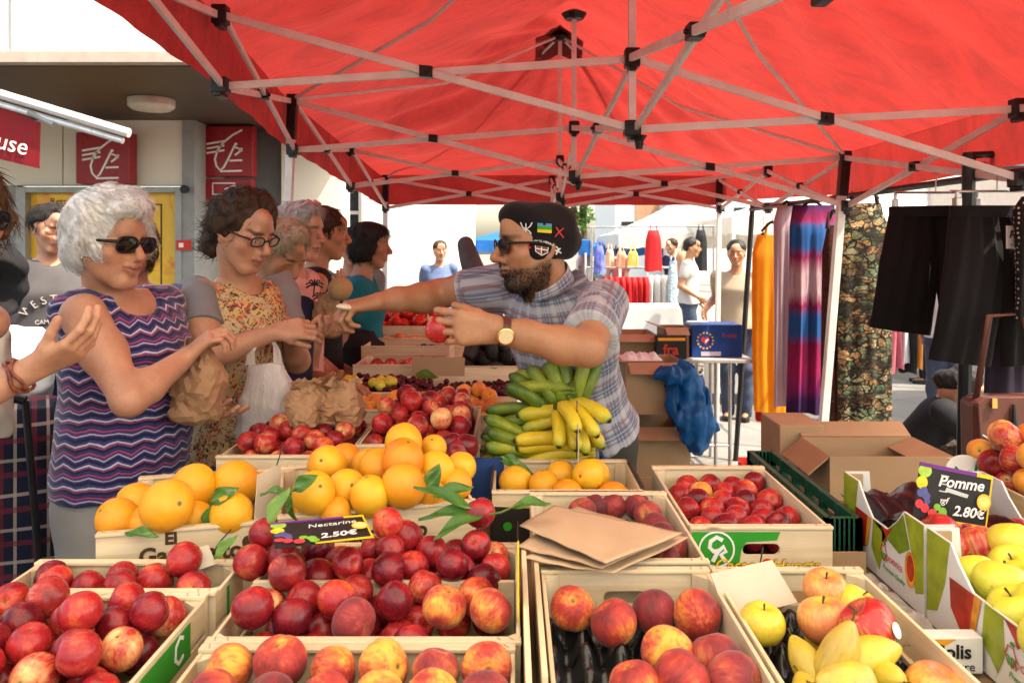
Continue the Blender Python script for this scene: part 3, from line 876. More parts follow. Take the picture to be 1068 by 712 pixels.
M['peach'] = mat_stone('peach skin', (0.82, 0.43, 0.06), (0.72, 0.19, 0.04), (0.47, 0.042, 0.03), (0.20, 0.018, 0.022), 0.30, 0.76, 0.12, 0.6, coat=0)
M['peach_dark'] = mat_stone('dark peach skin', (0.60, 0.20, 0.07), (0.42, 0.06, 0.04), (0.26, 0.022, 0.026), (0.10, 0.014, 0.02), 0.18, 0.68, 0.2, 0.62, coat=0)
M['apricot'] = mat_stone('apricot skin', (0.88, 0.42, 0.05), (0.86, 0.33, 0.035), (0.78, 0.20, 0.03), (0.60, 0.09, 0.03), 0.26, 1.0, 0.25, 0.5, coat=0)
def mat_orange():
 t, v, z, rad, stem = fruit_nt('orange peel')
 n = t.noise(v, 0.9, 3); p = t.n('ShaderNodeTexVoronoi', {'Vector': v, 'Scale': 26.0}).outputs['Distance']
 f = t.math('ADD', t.math('MULTIPLY', n, 0.6), t.math('MULTIPLY', t.rnd(), 0.5))
 c = t.ramp(f,[(0.2,(0.86,0.55,0.025)),(0.5,(0.86,0.40,0.015)),(0.85,(0.80,0.23,0.010))])
 bl = t.rampv(t.noise(v,4.5,4,0.7),0.66,0.75)
 c = t.mix(t.math('MULTIPLY', bl, 0.35), c, (0.45, 0.22, 0.03))
 c = t.mix(t.math('MULTIPLY', t.rampv(rad, 0.12, 0.06), t.math('GREATER_THAN', z, 0.2)), c, (0.13, 0.12, 0.03))
 t.pr(col=c,rough=0.42,spec=0.45,sss=0.08,ssss=0.1)
 t.bump(t.math('ADD', p, t.math('MULTIPLY', t.noise(v, 3, 2), 0.8)), 0.16, 0.03)
 return t.m
M['orange'] = mat_orange()
def mat_apple(name,base,blush,lo,hi):
 t,v,z,rad,stem = fruit_nt(name)
 big = t.noise(v,0.8,2); st = t.noise(t.scale(v,(9,9,1.0)),1.0,3)
 f = t.math('ADD', t.math('ADD', big, t.math('MULTIPLY', t.math('SUBTRACT', st, 0.5), 0.5)), t.math('MULTIPLY', t.math('SUBTRACT', t.rnd(), 0.5), 0.35))
 c = t.mix(t.rampv(f,lo,hi),base,blush)
 dots = t.n('ShaderNodeTexVoronoi', {'Vector': v, 'Scale': 13.0}).outputs['Distance']
 c = t.mix(t.math('MULTIPLY', t.rampv(dots, 0.10, 0.05), 0.5), c, (0.5, 0.36, 0.14))
 br = t.rampv(t.noise(v,3.6,5,0.75),0.60,0.70)
 c = t.mix(t.math('MULTIPLY', br, 0.5), c, (0.2, 0.1, 0.03))
 c = t.mix(t.math('MULTIPLY', t.rampv(rad, 0.28, 0.08), t.math('MULTIPLY', t.noise(v, 8, 3), t.math('GREATER_THAN', z, 0.2))), c, (0.25, 0.14, 0.04))
 t.pr(col=c,rough=0.33,spec=0.5,coat=0.15,coatr=0.2)
 t.bump(t.noise(v,6,3),0.06,0.03)
 return t.m
M['apple_yellow'] = mat_apple('yellow apple skin', (0.80, 0.62, 0.05), (0.72, 0.40, 0.05), 0.62, 1.0)
M['apple_green'] = mat_apple('yellow green apple skin', (0.72, 0.68, 0.05), (0.62, 0.62, 0.06), 0.6, 1.0)
M['apple_blush'] = mat_apple('blushed apple skin', (0.80, 0.56, 0.09), (0.75, 0.22, 0.08), 0.42, 0.72)
M['apple_red'] = mat_apple('red apple skin', (0.70, 0.36, 0.10), (0.48, 0.02, 0.025), 0.24, 0.48)
M['pear'] = mat_apple('pear skin', (0.68, 0.50, 0.045), (0.50, 0.32, 0.06), 0.45, 0.85)
M['tomato'] = simple('tomato skin', (0.62, 0.035, 0.015), 0.2, var=0.2, vscale=1.5)
M['stalk'] = simple('fruit stalk', (0.10, 0.065, 0.025), 0.8)
def mat_leaf(name,a,b_):
 t = NT(name); v = t.rco(); x,y,z = t.sep(t.co())
 c = t.ramp(t.noise(v,30,3),[(0.3,a),(0.7,b_)])
 rib = t.math('LESS_THAN', t.math('ABSOLUTE', y), 0.0007)
 c = t.mix(t.math('MULTIPLY', rib, 0.6), c, (0.25, 0.36, 0.10))
 t.pr(col=c,rough=0.35,spec=0.5); t.translucent(0.25,c)
 return t.m
M['leaf'] = mat_leaf('glossy leaf', (0.045, 0.14, 0.022), (0.10, 0.24, 0.035))
M['leaf_pale'] = mat_leaf('pale leaf', (0.14, 0.30, 0.05), (0.24, 0.42, 0.08))
# ------------------------------------------------------------------ fruit meshes (unit radius)
def rev_mesh(fn, n=28, m=20, name='fruit'):
 vs = []; fs = []
 vs.append(fn(0.0,0.0))
 for i in range(1,m):
  for k in range(n): vs.append(fn(PI * i / m,2 * PI * k / n))
 vs.append(fn(PI,0.0))
 for k in range(n): fs.append((0,1 + k,1 + (k + 1) % n))
 for i in range(m - 2):
  for k in range(n):
   a = 1 + i * n + k; c = 1 + i * n + (k + 1) % n
   fs.append((a,a + n,c + n,c))
 e = len(vs) - 1
 for k in range(n): fs.append((e,1 + (m - 2) * n + (k + 1) % n,1 + (m - 2) * n + k))
 me = bpy.data.meshes.new(name); me.from_pydata(vs, [], fs); me.polygons.foreach_set('use_smooth', [True] * len(fs)); me.update()
 return me
def stone_fn(seed,cleft=0.05,sq=0.97):
 r = random.Random(seed); ph = [r.uniform(0,6) for _ in range(6)]; asym = r.uniform(-0.03,0.03)
 def fn(th,p):
  d = (p + PI) % (2 * PI) - PI
  R_ = 1 - 0.24 * math.exp(-(th / 0.33) ** 2) - cleft * math.exp(-(d / 0.22) ** 2) * math.sin(th) ** 0.6 * (0.6 + 0.4 * math.cos(th)) + 0.03 * math.exp(-((PI - th) / 0.22) ** 2)
  R_ += 0.022 * math.sin(2 * p + ph[0]) * math.sin(th) + 0.018 * math.sin(3 * p + ph[1] + th * 2) * math.sin(th) + asym * math.cos(p)* math.sin(th)
  return (R_ * math.sin(th) * math.cos(p),R_ * math.sin(th) * math.sin(p),R_ * math.cos(th) * sq)
 return fn
def apple_fn(seed):
 r = random.Random(seed); ph = [r.uniform(0,6) for _ in range(6)]
 def fn(th,p):
  R_ = 1 + 0.05 * math.cos(th) - 0.42 * math.exp(-(th / 0.34) ** 2) - 0.26 * math.exp(-((PI - th) / 0.30) ** 2) + 0.03 * math.sin(5 * p + ph[0]) * (th / PI) ** 2 + 0.025 * math.sin(2 * p + ph[1]) * math.sin(th)
  s = 1 + 0.06 * math.cos(th)
  return (R_ * s * math.sin(th) * math.cos(p),R_ * s * math.sin(th) * math.sin(p),R_ * math.cos(th) * 0.93)
 return fn
def orange_fn(seed):
 r = random.Random(seed); ph = [r.uniform(0,6) for _ in range(6)]; nip = r.choice([0,0,0.10]); el = r.uniform(0.95,1.05)
 def fn(th,p):
  R_ = 1 - 0.05 * math.exp(-(th / 0.18) ** 2) + nip * math.exp(-((PI - th) / 0.35) ** 2) + 0.018 * math.sin(2 * p + ph[0]) * math.sin(th) + 0.012 * math.sin(3 * p + ph[1] + th) * math.sin(th)
  return (R_ * math.sin(th) * math.cos(p),R_ * math.sin(th) * math.sin(p),R_ * math.cos(th) * el)
 return fn
def pear_fn(seed):
 r = random.Random(seed); ph = r.uniform(0,6); bend = r.uniform(-0.12,0.12)
 def fn(th,p):
  z = math.cos(th)
  w = math.sin(th) ** 0.72 * (0.66 - 0.36 * z + 0.08 * math.sin(2.8 * z + 0.2)) * 1.10
  w *= 1 + 0.04 * math.sin(2 * p + ph) + 0.03 * math.sin(3 * p + ph)
  zz = z * 1.34 - 0.16 * math.exp(-((PI - th) / 0.25) ** 2) * -1
  return (w * math.cos(p) + bend * max(z,0) ** 2,w * math.sin(p),zz)
 return fn
FM = {}
for nm, gen in (('nectarine', lambda s: stone_fn(s, 0.045)), ('peach', lambda s: stone_fn(s + 20, 0.075, 0.93)), ('apricot', lambda s: stone_fn(s + 40, 0.07, 0.96)), ('apple', apple_fn), ('orange', orange_fn), ('pear', pear_fn)):
 FM[nm] = [rev_mesh(gen(s),name=nm) for s in range(5)]
def tomato_fn(th,p):
 R_ = 1 - 0.2 * math.exp(-(th / 0.4) ** 2) + 0.03 * math.sin(5 * p) * math.sin(th)
 return (R_ * math.sin(th) * math.cos(p),R_ * math.sin(th) * math.sin(p),R_ * math.cos(th) * 0.8)
FM['tomato'] = [rev_mesh(tomato_fn, 16, 12, 'tomato')]
MESH_WITH_MAT = {}
def fruit_mesh(shape,matk,r):
 k = (shape,matk,r.randrange(len(FM[shape])))
 if k not in MESH_WITH_MAT:
  me = FM[shape][k[2]].copy(); me.name = shape; me.materials.append(M[matk]); MESH_WITH_MAT[k] = me
 return MESH_WITH_MAT[k]
STALK = {}
def fruit(shape,matk,p,rad,label,group,r,rot=None,name=None,cat=None,stalk=False):
 o = bpy.data.objects.new(name or shape,fruit_mesh(shape,matk,r)); COL.objects.link(o)
 o.location = p; o.scale = (rad,) * 3
 o.rotation_euler = rot if rot is not None else (r.gauss(0,0.9),r.gauss(0,0.9),r.uniform(0,6.28))
 tag(o,label,cat or name or shape,group)
 if stalk:
  if shape not in STALK:
   q = MB(); z0 = {'apple': 0.45, 'pear': 1.2}.get(shape, 0.7)
   q.tube([(0, 0, z0), (0.02, 0.01, z0 + 0.3), (0.09, 0.03, z0 + 0.52)], [0.045, 0.035, 0.055], 6); me = q.mesh('stalk'); me.materials.append(M['stalk']); STALK[shape] = me
  c = bpy.data.objects.new('stalk', STALK[shape]); COL.objects.link(c); c.parent = o
 return o
def settle(x0,x1,y0,y1,z0,n,r0,r1,seed,mound=0.0,tries=220,pre=(),zmax=None):
 """drop n balls one by one, each into the lowest free hollow; returns x, y, z, r"""
 g = np.random.default_rng(seed)
 P = [tuple(q) for q in pre]
 for _ in range(n):
  r = g.uniform(r0,r1)
  X = g.uniform(x0 + r,max(x1 - r,x0 + r + 1e-4),tries); Y = g.uniform(y0 + r,max(y1 - r,y0 + r + 1e-4),tries)
  Z = np.full(tries,z0 + r)
  if P:
   A = np.array(P)
   d2 = (X[:, None] - A[None, :, 0]) ** 2 + (Y[:, None] - A[None, :, 1]) ** 2
   R_ = (r + A[None, :, 3]) * 0.985
   zz = np.where(d2 < R_ ** 2,A[None, :, 2] + np.sqrt(np.maximum(R_ ** 2 - d2,0)),-9)
   Z = np.maximum(Z,zz.max(1))
  cost = Z + mound * np.hypot((X - (x0 + x1) / 2) / (x1 - x0),(Y - (y0 + y1) / 2) / (y1 - y0))
  i = int(np.argmin(cost))
  if zmax and Z[i] > zmax: continue
  P.append((X[i],Y[i],Z[i],r))
 return P[len(pre):]
# ------------------------------------------------------------------ crates
RIM = 1.05
CRATES = {}
def grained(mb,name,mat,parent,axis, **k):
 me = mb.mesh(name); set_grain(me,axis)
 return link_mesh(me,name,mat,parent,world=False, **k)
def crate(label, cx, cy, rz, w, d, h=0.112, ztop=RIM, group=None, hole='back', name='fruit_crate', endmat=None, rail=True, th=0.009, liner=None):
 base = ztop - h
 o = thing(name, label, 'crate', (cx, cy, base), rz, group)
 W = M['crate_wood']
 for side, y in (('front', -d / 2), ('back', d / 2 - th)):
  q = MB(); hh = h - (0.007 if rail else 0)
  outer = [(-w / 2,0),(w / 2,0),(w / 2,hh),(-w / 2,hh)]
  holes = [stadium(0, h * 0.60, 0.075, 0.024)] if hole in (side, 'both') else []
  q.prism(outer,th,Matrix(((1,0,0,0),(0,0,1,y),(0,1,0,0),(0,0,0,1))),holes)
  grained(q, 'end_board', endmat or W, o, 0)
  if rail:
   q = MB(); yy = -d / 2 - 0.004 if side == 'front' else d / 2 - 0.014
   q.box2((-w / 2 - 0.001, yy, hh + 0.0004), (w / 2 + 0.001, yy + 0.018, hh + 0.0064)); grained(q, 'top_rail', endmat or W, o, 0, bevel=0.0012)
   q = MB()
   for xx in (-w / 2 + 0.03,-w / 2 + 0.012,w / 2 - 0.012,w / 2 - 0.03,0.02):
    q.box((xx, yy + 0.009, hh + 0.0068), (0.010, 0.0012, 0.0010), Matrix.Rotation(0.5 + xx * 9, 3, 'Z'))
   qq = q.mesh('staple'); link_mesh(qq, 'staple', M['steel'], o, world=False)
 for x in (-w / 2,w / 2 - 0.006):
  for z0,z1 in ((0.004,h * 0.44),(h * 0.50,h - 0.006)):
   q = MB(); q.box2((x, -d / 2 + th + 0.0005, z0), (x + 0.006, d / 2 - th - 0.0005, z1)); grained(q, 'side_slat', W, o, 1, bevel=0.001)
 for sx in (-1,1):
  for sy in (-1,1):
   q = MB(); x,y = sx * (w / 2 - 0.0065),sy * (d / 2 - th - 0.0005)
   q.prism([(x,y),(x - sx * 0.024,y),(x - sx * 0.024,y - sy * 0.006),(x,y - sy * 0.026)] [::(1 if sx * sy > 0 else -1)],h - 0.008,Matrix.Translation((0,0,0.001)))
   grained(q, 'corner_post', W, o, 2)
 nb = max(2,int(w / 0.085))
 for i in range(nb):
  q = MB(); a = -w / 2 + 0.008 + (w - 0.016) * i / nb
  q.box2((a, -d / 2 + th + 0.001, -0.004), (a + (w - 0.016) / nb - 0.006, d / 2 - th - 0.001, 0.002)); grained(q, 'bottom_slat', W, o, 1)
 if liner:
  q = MB(); nx,ny = liner
  def cup(u,v):
   x = (-w / 2 + 0.010) + (w - 0.020) * u; y = (-d / 2 + th + 0.004) + (d - 2 * th - 0.008) * v
   cxs = math.cos(2 * PI * nx * u); cys = math.cos(2 * PI * ny * v)
   e = min(u,1 - u,v,1 - v)
   z = 0.034 + 0.016 * (cxs + cys) + 0.006 * cxs * cys
   if e < 0.02: z = 0.055 + (0.004 * math.sin(60 * u + 40 * v))
   return (x,y,z + 0.002 * math.sin(35 * u) * math.sin(31 * v))
  q.grid(cup,nx * 10,ny * 10)
  link_mesh(q.mesh('tray'), 'moulded_tray', M['tray'], o, world=False, smooth=True)
 return o
def tray_mat():
 t = NT('black moulded tray'); v = t.co()
 t.pr(col=(0.010,0.010,0.012),rough=0.24,spec=0.6)
 t.bump(t.noise(v,55,3),0.25,0.006)
 return t.m
M['tray'] = tray_mat()
def crate_tex(o, txt, size, w, h, y, mat, parts=None, z=0.5, align='CENTER', x=0.0, off=0.004):
 me = text_mesh(txt,size,Matrix.Translation((x,y,h * z)) @ frame((0,0,0),(1,0,0),(0,0,1)),depth=0.0004,off=off,align=align)
 return link_mesh(me, 'lettering', mat, o, world=False)
def fill(o,w,d,base,shape,matks,n,r0,r1,seed,label,group,name=None,mound=0.02,zadd=0.006,stalk=False,rot=None,pre=(),inset=0.012,zmax=None,lift=0):
 if lift:
  q = MB(); q.box2((-w / 2 + .011, -d / 2 + .011, lift - .004), (w / 2 - .011, d / 2 - .011, lift)); link_mesh(q.mesh('card_liner'), 'card_liner', M['card'], o, world=False); zadd = lift + .001
 R_ = random.Random(seed)
 Mx = ROOTS[o.name]
 for (x,y,z,r) in settle(-w / 2 + inset,w / 2 - inset,-d / 2 + inset,d / 2 - inset,base + zadd,n,r0,r1,seed,mound,pre=pre,zmax=zmax):
  p = Mx @ Vector((x,y,z - 0))
  fruit(shape,R_.choice(matks),p,r,label,group,R_,name=name,stalk=stalk)
# --- the plain rail-to-rail layout,measured on the rim plane (front edge y0,back edge y1)
def cr(label,x0,x1,y0,y1, **k):
 return crate(label, (x0 + x1) / 2, (y0 + y1) / 2, k.pop('rz', 0.0), x1 - x0, y1 - y0, **k), x1 - x0, y1 - y0
TB = RIM - 0.112
c1, w1, d1 = cr('pale crate of peaches in a black moulded tray at the front centre', 0.050, 0.337, 0.86, 1.372, h=0.125, liner=(5, 7))
R1 = random.Random(1)
for (px, py, z, r, mk) in ((597, 634, 1.015, .036, 'peach'), (640, 649, 1.012, .037, 'peach'), (682, 637, 1.014, .037, 'peach_dark'), (727, 641, 1.018, .039, 'peach'),
  (697, 682, 1.022, .039, 'peach'), (747, 687, 1.02, .038, 'peach_dark'), (662, 716, 1.012, .036, 'peach'), (712, 709, 1.02, .040, 'peach'), (766, 712, 1.02, .039, 'peach_dark'), (690, 752, 1.02, .039, 'peach')):
 fruit('peach', mk, atz(px, py, z), r, 'peach with red blush sitting in the black tray of the front centre crate', 'peaches in the black tray', R1, rot=(R1.gauss(-0.7, .5), R1.gauss(0, .5), R1.uniform(0, 6)))
c2, w2, d2 = cr('pale crate of yellow apples and pears at the front beside the peaches', 0.343, 0.600, 0.86, 1.372, h=0.125, liner=(4, 7), hole='back')
for (px, py, z, r, mk) in ((795, 651, 1.032, .034, 'apple_yellow'), (861, 616, 1.045, .036, 'apple_blush'), (860, 648, 1.035, .039, 'apple_blush'), (892, 633, 1.03, .034, 'apple_yellow'), (800, 620, .995, .034, 'apple_blush'), (862, 668, .995, .033, 'apple_yellow')):
 fruit('apple', mk, atz(px, py, z), r, 'yellow apple with faint blush lying in the front crate beside the peaches', 'yellow apples in the front crate', R1, rot=(R1.gauss(-0.2, .25), R1.gauss(0, .3), R1.uniform(0, 6)), stalk=True)
rp = atz(906,655,1.05)
fr_ = fruit('apple', 'apple_red', rp, .041, 'red and yellow apple with a small white sticker in the front crate', None, R1, rot=(-0.5, 0.4, 2), stalk=True)
q = MB(); q.lathe([(0.001,0.0),(0.011,0.0),(0.011,0.001)],frame(rp + Vector((0.026,-0.030,0.0115)) * 0.99,(0.7,0.72,0),(-0.3,0.25,0.9)),14)
link_mesh(q.mesh('sticker'), 'sticker', M['white'], None)
bpy.data.objects['sticker'].parent = fr_; bpy.data.objects['sticker'].matrix_parent_inverse = (Matrix.Translation(fr_.location) @ fr_.rotation_euler.to_matrix().to_4x4() @ Matrix.Scale(.041, 4)).inverted()
for (px,py,z,r,rot) in ((841,690,1.02,.030,(-1.0,0.2,0.4)),(876,682,1.045,.037,(0.3,0.2,1.0)),(908,682,1.04,.034,(0.2,1.35,0.3)),(880,712,1.055,.031,(0.1,-1.45,0.15)),(925,706,1.02,.030,(1.2,0.3,0)),(845,730,1.01,.033,(0.4,1.2,2.0))):
 fruit('pear', 'pear', atz(px, py, z), r, 'yellow speckled pear heaped at the front of the apple crate', 'yellow pears in the front crate', R1, rot=rot, stalk=True)
for px,py,r in ((979,726,.044),):
 fruit('apple', 'apple_blush', atz(px, py, 1.0), r, 'russet apple outside the right corner of the front apple crate', None, R1, rot=(0.2, 0.1, 1))
c3, w3, d3 = cr('crate of red nectarines in rows with green and white printed front', 0.353, 0.634, 1.574, 2.01, h=0.118, hole='both')
gm = M['green_print']; h3 = 0.118; yf = -d3 / 2 - 0.0012
YM = Matrix(((1,0,0,0),(0,0,1,yf),(0,1,0,0),(0,0,0,1)))
q = MB(); q.prism([(-w3 / 2 + .002,.001),(-.014,.001),(.035,h3 - .010),(-w3 / 2 + .002,h3 - .010)],0.0008,YM,[stadium(0,h3 * 0.60,0.079,0.028)] if False else [])
gp = MB(); gp.prism([(-w3 / 2 + .002,.040),(-.045,.040),(-.040,h3 * .60),(-.030,h3 - .016 - .016),(.030,h3 - .028),(.037,h3 - .012),(-w3 / 2 + .002,h3 - .012)],0.0008,YM)
gpo = link_mesh(gp.mesh('green_print'), 'green_print', gm, c3, world=False)
lg = MB(); YM2 = Matrix(((1,0,0,-0.089),(0,0,1,yf - .0009),(0,1,0,.072),(0,0,0,1)))
lg.prism(ell_pts(0,0,.036,.036,28),.0008,YM2,[ell_pts(0,0,.0325,.0325,28)])
lg.prism(stroke([(.012,.018),(.0,.024),(-.012,.016),(-.014,.004),(-.006,-.004),(.006,-.002)],.008),.0008,YM2)
lg.prism(stroke([(-.008,-.024),(.002,-.004),(.014,.006),(.018,-.004),(.008,-.010),(.018,-.024)],.008),.0008,YM2 @ Matrix.Translation((0,0,-.0005)))
link_mesh(lg.mesh('monogram'), 'monogram', M['white'], gpo, world=False)
for tx, mk, x, of, dy in (('Casas', 'black_print', -.055, .010, -.0010), ('Casas', 'yellow_print', -.055, .003, -.0016), ('Huerta', 'black_print', .068, .008, -.0010), ('Huerta', 'yellow_print', .068, .002, -.0016)):
 me = text_mesh(tx,.034,Matrix.Translation((x,yf + dy,.040)) @ frame((0,0,0),(1,0,0),(0,0,1)),depth=.0003,off=of * .12,shear=.2)
 link_mesh(me, 'lettering', M[mk], c3, world=False)
q = MB(); q.prism(ell_pts(0, 0, .013, .013, 16), .001, Matrix(((1, 0, 0, 0.012), (0, 0, 1, yf - .0005), (0, 1, 0, .041), (0, 0, 0, 1)))); link_mesh(q.mesh('fruit_emblem'), 'fruit_emblem', M['red_print'], c3, world=False)
for iy in range(7):
 for ix in range(5):
  x = -w3 / 2 + .034 + ix * .054 + (0.012 if iy % 2 else -.006); y = -d3 / 2 + .045 + iy * .058
  if abs(x) > w3 / 2 - .032: continue
  p = ROOTS[c3.name] @ Vector((x + R1.gauss(0,.002),y + R1.gauss(0,.002),.078 + R1.gauss(0,.003)))
  fruit('nectarine', R1.choice(['nectarine', 'nectarine', 'nectarine_dark']) if (ix, iy) != (1, 5) else 'apricot', p, R1.uniform(.027, .030), 'small red nectarine set in rows in the green printed crate', 'nectarines in the green printed crate', R1)
q = MB(); q.box2((-w3 / 2 + .012, -d3 / 2 + .012, .045), (w3 / 2 - .012, d3 / 2 - .012, .052)); link_mesh(q.mesh('liner'), 'liner_tray', M['tray'], c3, world=False)
c4, w4, d4 = cr('crate of dark peaches partly covered by flat brown paper bags', 0.040, 0.347, 1.40, 1.80, h=0.118, hole='back', liner=(5, 6))
for (px, py, mk) in ((607, 533, 'peach_dark'), (622, 528, 'peach_dark'), (640, 527, 'peach_dark'), (665, 528, 'peach_dark'), (676, 536, 'peach_dark'), (684, 549, 'peach_dark'), (655, 575, 'peach_dark'), (675, 580, 'peach_dark'), (693, 585, 'peach_dark'), (700, 570, 'peach_dark'), (690, 560, 'peach_dark'), (600, 560, 'peach_dark'), (640, 560, 'peach_dark'), (580, 580, 'peach_dark')):
 fruit('peach', mk, atz(px, py, 1.018), .031, 'dark peach half hidden under the flat paper bags', 'dark peaches under the paper bags', R1)
def sheet_bag(pts,z,sd,label,lift=0.0014):
 q = MB(); c = [atz(px,py,zz) for px,py,zz in pts]
 r = random.Random(sd); a1,a2 = r.uniform(5,9),r.uniform(0,6)
 def fn(u,v):
  p = (c[0] * (1 - u) + c[1] * u) * (1 - v) + (c[3] * (1 - u) + c[2] * u) * v
  return p + Vector((0,0,lift * math.sin(a1 * u + a2) * math.sin(4 * v + a2) + 0.0008 * math.sin(19 * u + 7 * v)))
 q.grid(fn,24,16)
 o = q.build('paper_bag', M['kraft'], None, smooth=True, solid=0.0022)
 tag(o, label, 'paper bag', 'flat paper bags')
sheet_bag([(545, 582, 1.066), (640, 598, 1.064), (718, 560, 1.062), (640, 543, 1.066)], 1.06, 1, 'flat brown paper bag at the bottom of the loose stack on the peach crate')
sheet_bag([(540, 570, 1.076), (628, 592, 1.074), (708, 558, 1.072), (600, 528, 1.078)], 1.07, 2, 'flat brown paper bag in the middle of the loose stack on the peach crate')
sheet_bag([(542, 548, 1.094), (632, 587, 1.088), (712, 556, 1.084), (577, 527, 1.094)], 1.08, 3, 'flat brown paper bag topmost of the loose stack on the peach crate', 0.001)
c5, w5, d5 = cr('crate with dark printed ends holding oranges in front of the bananas', -0.045, 0.297, 1.80, 2.07, h=0.125, endmat=None, hole='none', group=None)
q = MB(); yf5 = -d5 / 2 - .001
q.prism([(-w5 / 2, .0), (w5 / 2, .0), (w5 / 2, .072), (-w5 / 2, .090)], .0008, Matrix(((1, 0, 0, 0), (0, 0, 1, yf5), (0, 1, 0, 0), (0, 0, 0, 1)))); dk = link_mesh(q.mesh('dark_print'), 'dark_print', M['black_print'], c5, world=False)
q = MB(); q.prism(ell_pts(-w5 / 2 + .035, .045, .010, .010, 16), .0008, Matrix(((1, 0, 0, 0), (0, 0, 1, yf5 - .001), (0, 1, 0, 0), (0, 0, 0, 1)))); link_mesh(q.mesh('green_dot'), 'green_dot', M['green_print'], dk, world=False)
for sx in (-1,1):
 q = MB(); x = sx * (w5 / 2 + .0045); q.box2((min(x, x - sx * .004), -d5 / 2 + .02, .0), (max(x, x - sx * .004), d5 / 2, .132)); link_mesh(q.mesh('dark_side_panel'), 'dark_side_panel', simple('dark stained board', (.05, .035, .03), .6) if sx < 0 else bpy.data.materials['dark stained board'], c5, world=False)
fill(c5, w5, d5, 0, 'orange', ['orange'], 17, .036, .041, 5, 'orange in the dark printed crate in front of the bananas', 'oranges in the dark printed crate', mound=.01)
RZ6 = math.radians(15)
c6 = crate('crate of big oranges in the middle with burnt lettering on its front', -0.3055, 1.735, RZ6, 0.385, 0.36, h=0.155, ztop=1.09, hole='none')
crate_tex(c6, 'El', .030, .42, .155, -.1815, M['brown_print'], z=.875, x=-.045, off=.0012); crate_tex(c6, 'Garcianito', .044, .42, .155, -.1815, M['brown_print'], z=.68, x=.0, off=.0012)
R6 = random.Random(6); PO = []
for (px,py,Y,r) in ((327,514,1.66,.047),(361,510,1.72,.046),(386,517,1.68,.044),(421,506,1.70,.051),(341,484,1.80,.045),(395,487,1.80,.046),(420,480,1.77,.050),(421,461,1.86,.046),(385,487,1.86,.045),(454,489,1.80,.043),(475,505,1.80,.040),(448,516,1.74,.036),(481,487,1.88,.037),(350,534,1.66,.034),(452,467,1.92,.034),(360,480,1.92,.044)):
 Y *= .927; r *= .885; PO.append((at(px, py, Y), r)); fruit('orange', 'orange', at(px, py, Y), r, 'big orange heaped in the middle crate behind the nectarines', 'big oranges in the middle crate', R6)
fill(c6, .385, .36, .03, 'orange', ['orange'], 12, .040, .043, 66, 'big orange heaped in the middle crate behind the nectarines', 'big oranges in the middle crate', pre=[tuple(ROOTS[c6.name].inverted() @ p) + (r,) for p, r in PO], zmax=.12)
PO = []
RZ7 = math.radians(14)
c7 = crate('crate of big oranges at the left in front of the white-haired woman', -0.651, 1.632, RZ7, 0.28, 0.37, h=0.155, ztop=1.09, hole='none')
crate_tex(c7, 'El', .030, .37, .155, -.1865, M['brown_print'], z=.875, x=-.015, off=.0012); crate_tex(c7, 'Garcianito', .042, .37, .155, -.1865, M['brown_print'], z=.68, x=.02, off=.0012)
q = MB(); q.prism(ell_pts(.118, .118, .010, .012, 14), .0008, Matrix(((1, 0, 0, 0), (0, 0, 1, -.1865), (0, 1, 0, 0), (0, 0, 0, 1)))); link_mesh(q.mesh('burnt_mark'), 'burnt_mark', M['brown_print'], c7, world=False)
for (px,py,Y,r) in ((174,527,1.58,.053),(202,508,1.70,.050),(246,504,1.74,.052),(123,541,1.60,.043),(142,524,1.74,.043),(242,536,1.62,.044),(204,541,1.64,.038),(152,545,1.60,.036),(228,522,1.80,.036),(271,505,1.86,.030)):
 Y *= .927; r *= .9; PO.append((at(px, py, Y), r)); fruit('orange', 'orange', at(px, py, Y), r, 'big orange in the left crate near the white-haired woman', 'big oranges in the left crate', R6)
fill(c7, .28, .37, .03, 'orange', ['orange'], 10, .040, .043, 67, 'big orange in the left crate near the white-haired woman', 'big oranges in the left crate', pre=[tuple(ROOTS[c7.name].inverted() @ p) + (r,) for p, r in PO], zmax=.12)
c8, w8, d8 = cr('crate of dark nectarines on black liner below the left oranges', -0.835, -0.475, 1.275, 1.405, h=0.112, hole='none', liner=(6, 2), rail=True)
q = MB(); yf8 = -d8 / 2 - .0012
q.prism([(-w8 / 2, .055), (-w8 / 2 + .085, .055), (-w8 / 2 + .085, .085), (-w8 / 2, .085)], .0008, Matrix(((1, 0, 0, 0), (0, 0, 1, yf8), (0, 1, 0, 0), (0, 0, 0, 1)))); link_mesh(q.mesh('green_print'), 'green_print', gm, c8, world=False)
fill(c8, w8, d8, .02, 'nectarine', ['nectarine_dark', 'nectarine', 'nectarine'], 14, .026, .031, 8, 'dark red nectarine on the black liner below the left oranges', 'nectarines below the left oranges', mound=.0)
c9, w9, d9 = cr('front left crate of mixed nectarines with a green stripe on its side', -0.85, -0.485, 0.985, 1.268, h=0.112, hole='none')
fill(c9, w9, d9, 0, 'nectarine', ['nectarine', 'nectarine', 'nectarine_dark', 'nectarine_light'], 40, .0265, .0315, 9, 'red nectarine heaped in the front left crate', 'nectarines in the front left crate', mound=.03, lift=.04)
for c_, d_, nm in ((c8, d8, ''), (c9, d9, 'x')):
 q = MB(); q.box2(((w8 if c_ is c8 else w9) / 2 + .0003, -d_ / 2 + .05, .048), ((w8 if c_ is c8 else w9) / 2 + .0012, d_ / 2 - .07, .098)); link_mesh(q.mesh('green_stripe'), 'green_stripe', gm, c_, world=False)
q = MB(); q.prism(stroke([(.012, .014), (.0, .02), (-.014, .012), (-.016, -.006), (-.004, -.016), (.012, -.012)], .006), .0008, frame((w9 / 2 + .0018, d9 / 2 - .11, .075), (0, 1, 0), (0, 0, 1))); link_mesh(q.mesh('monogram'), 'monogram', M['white'], c9, world=False)
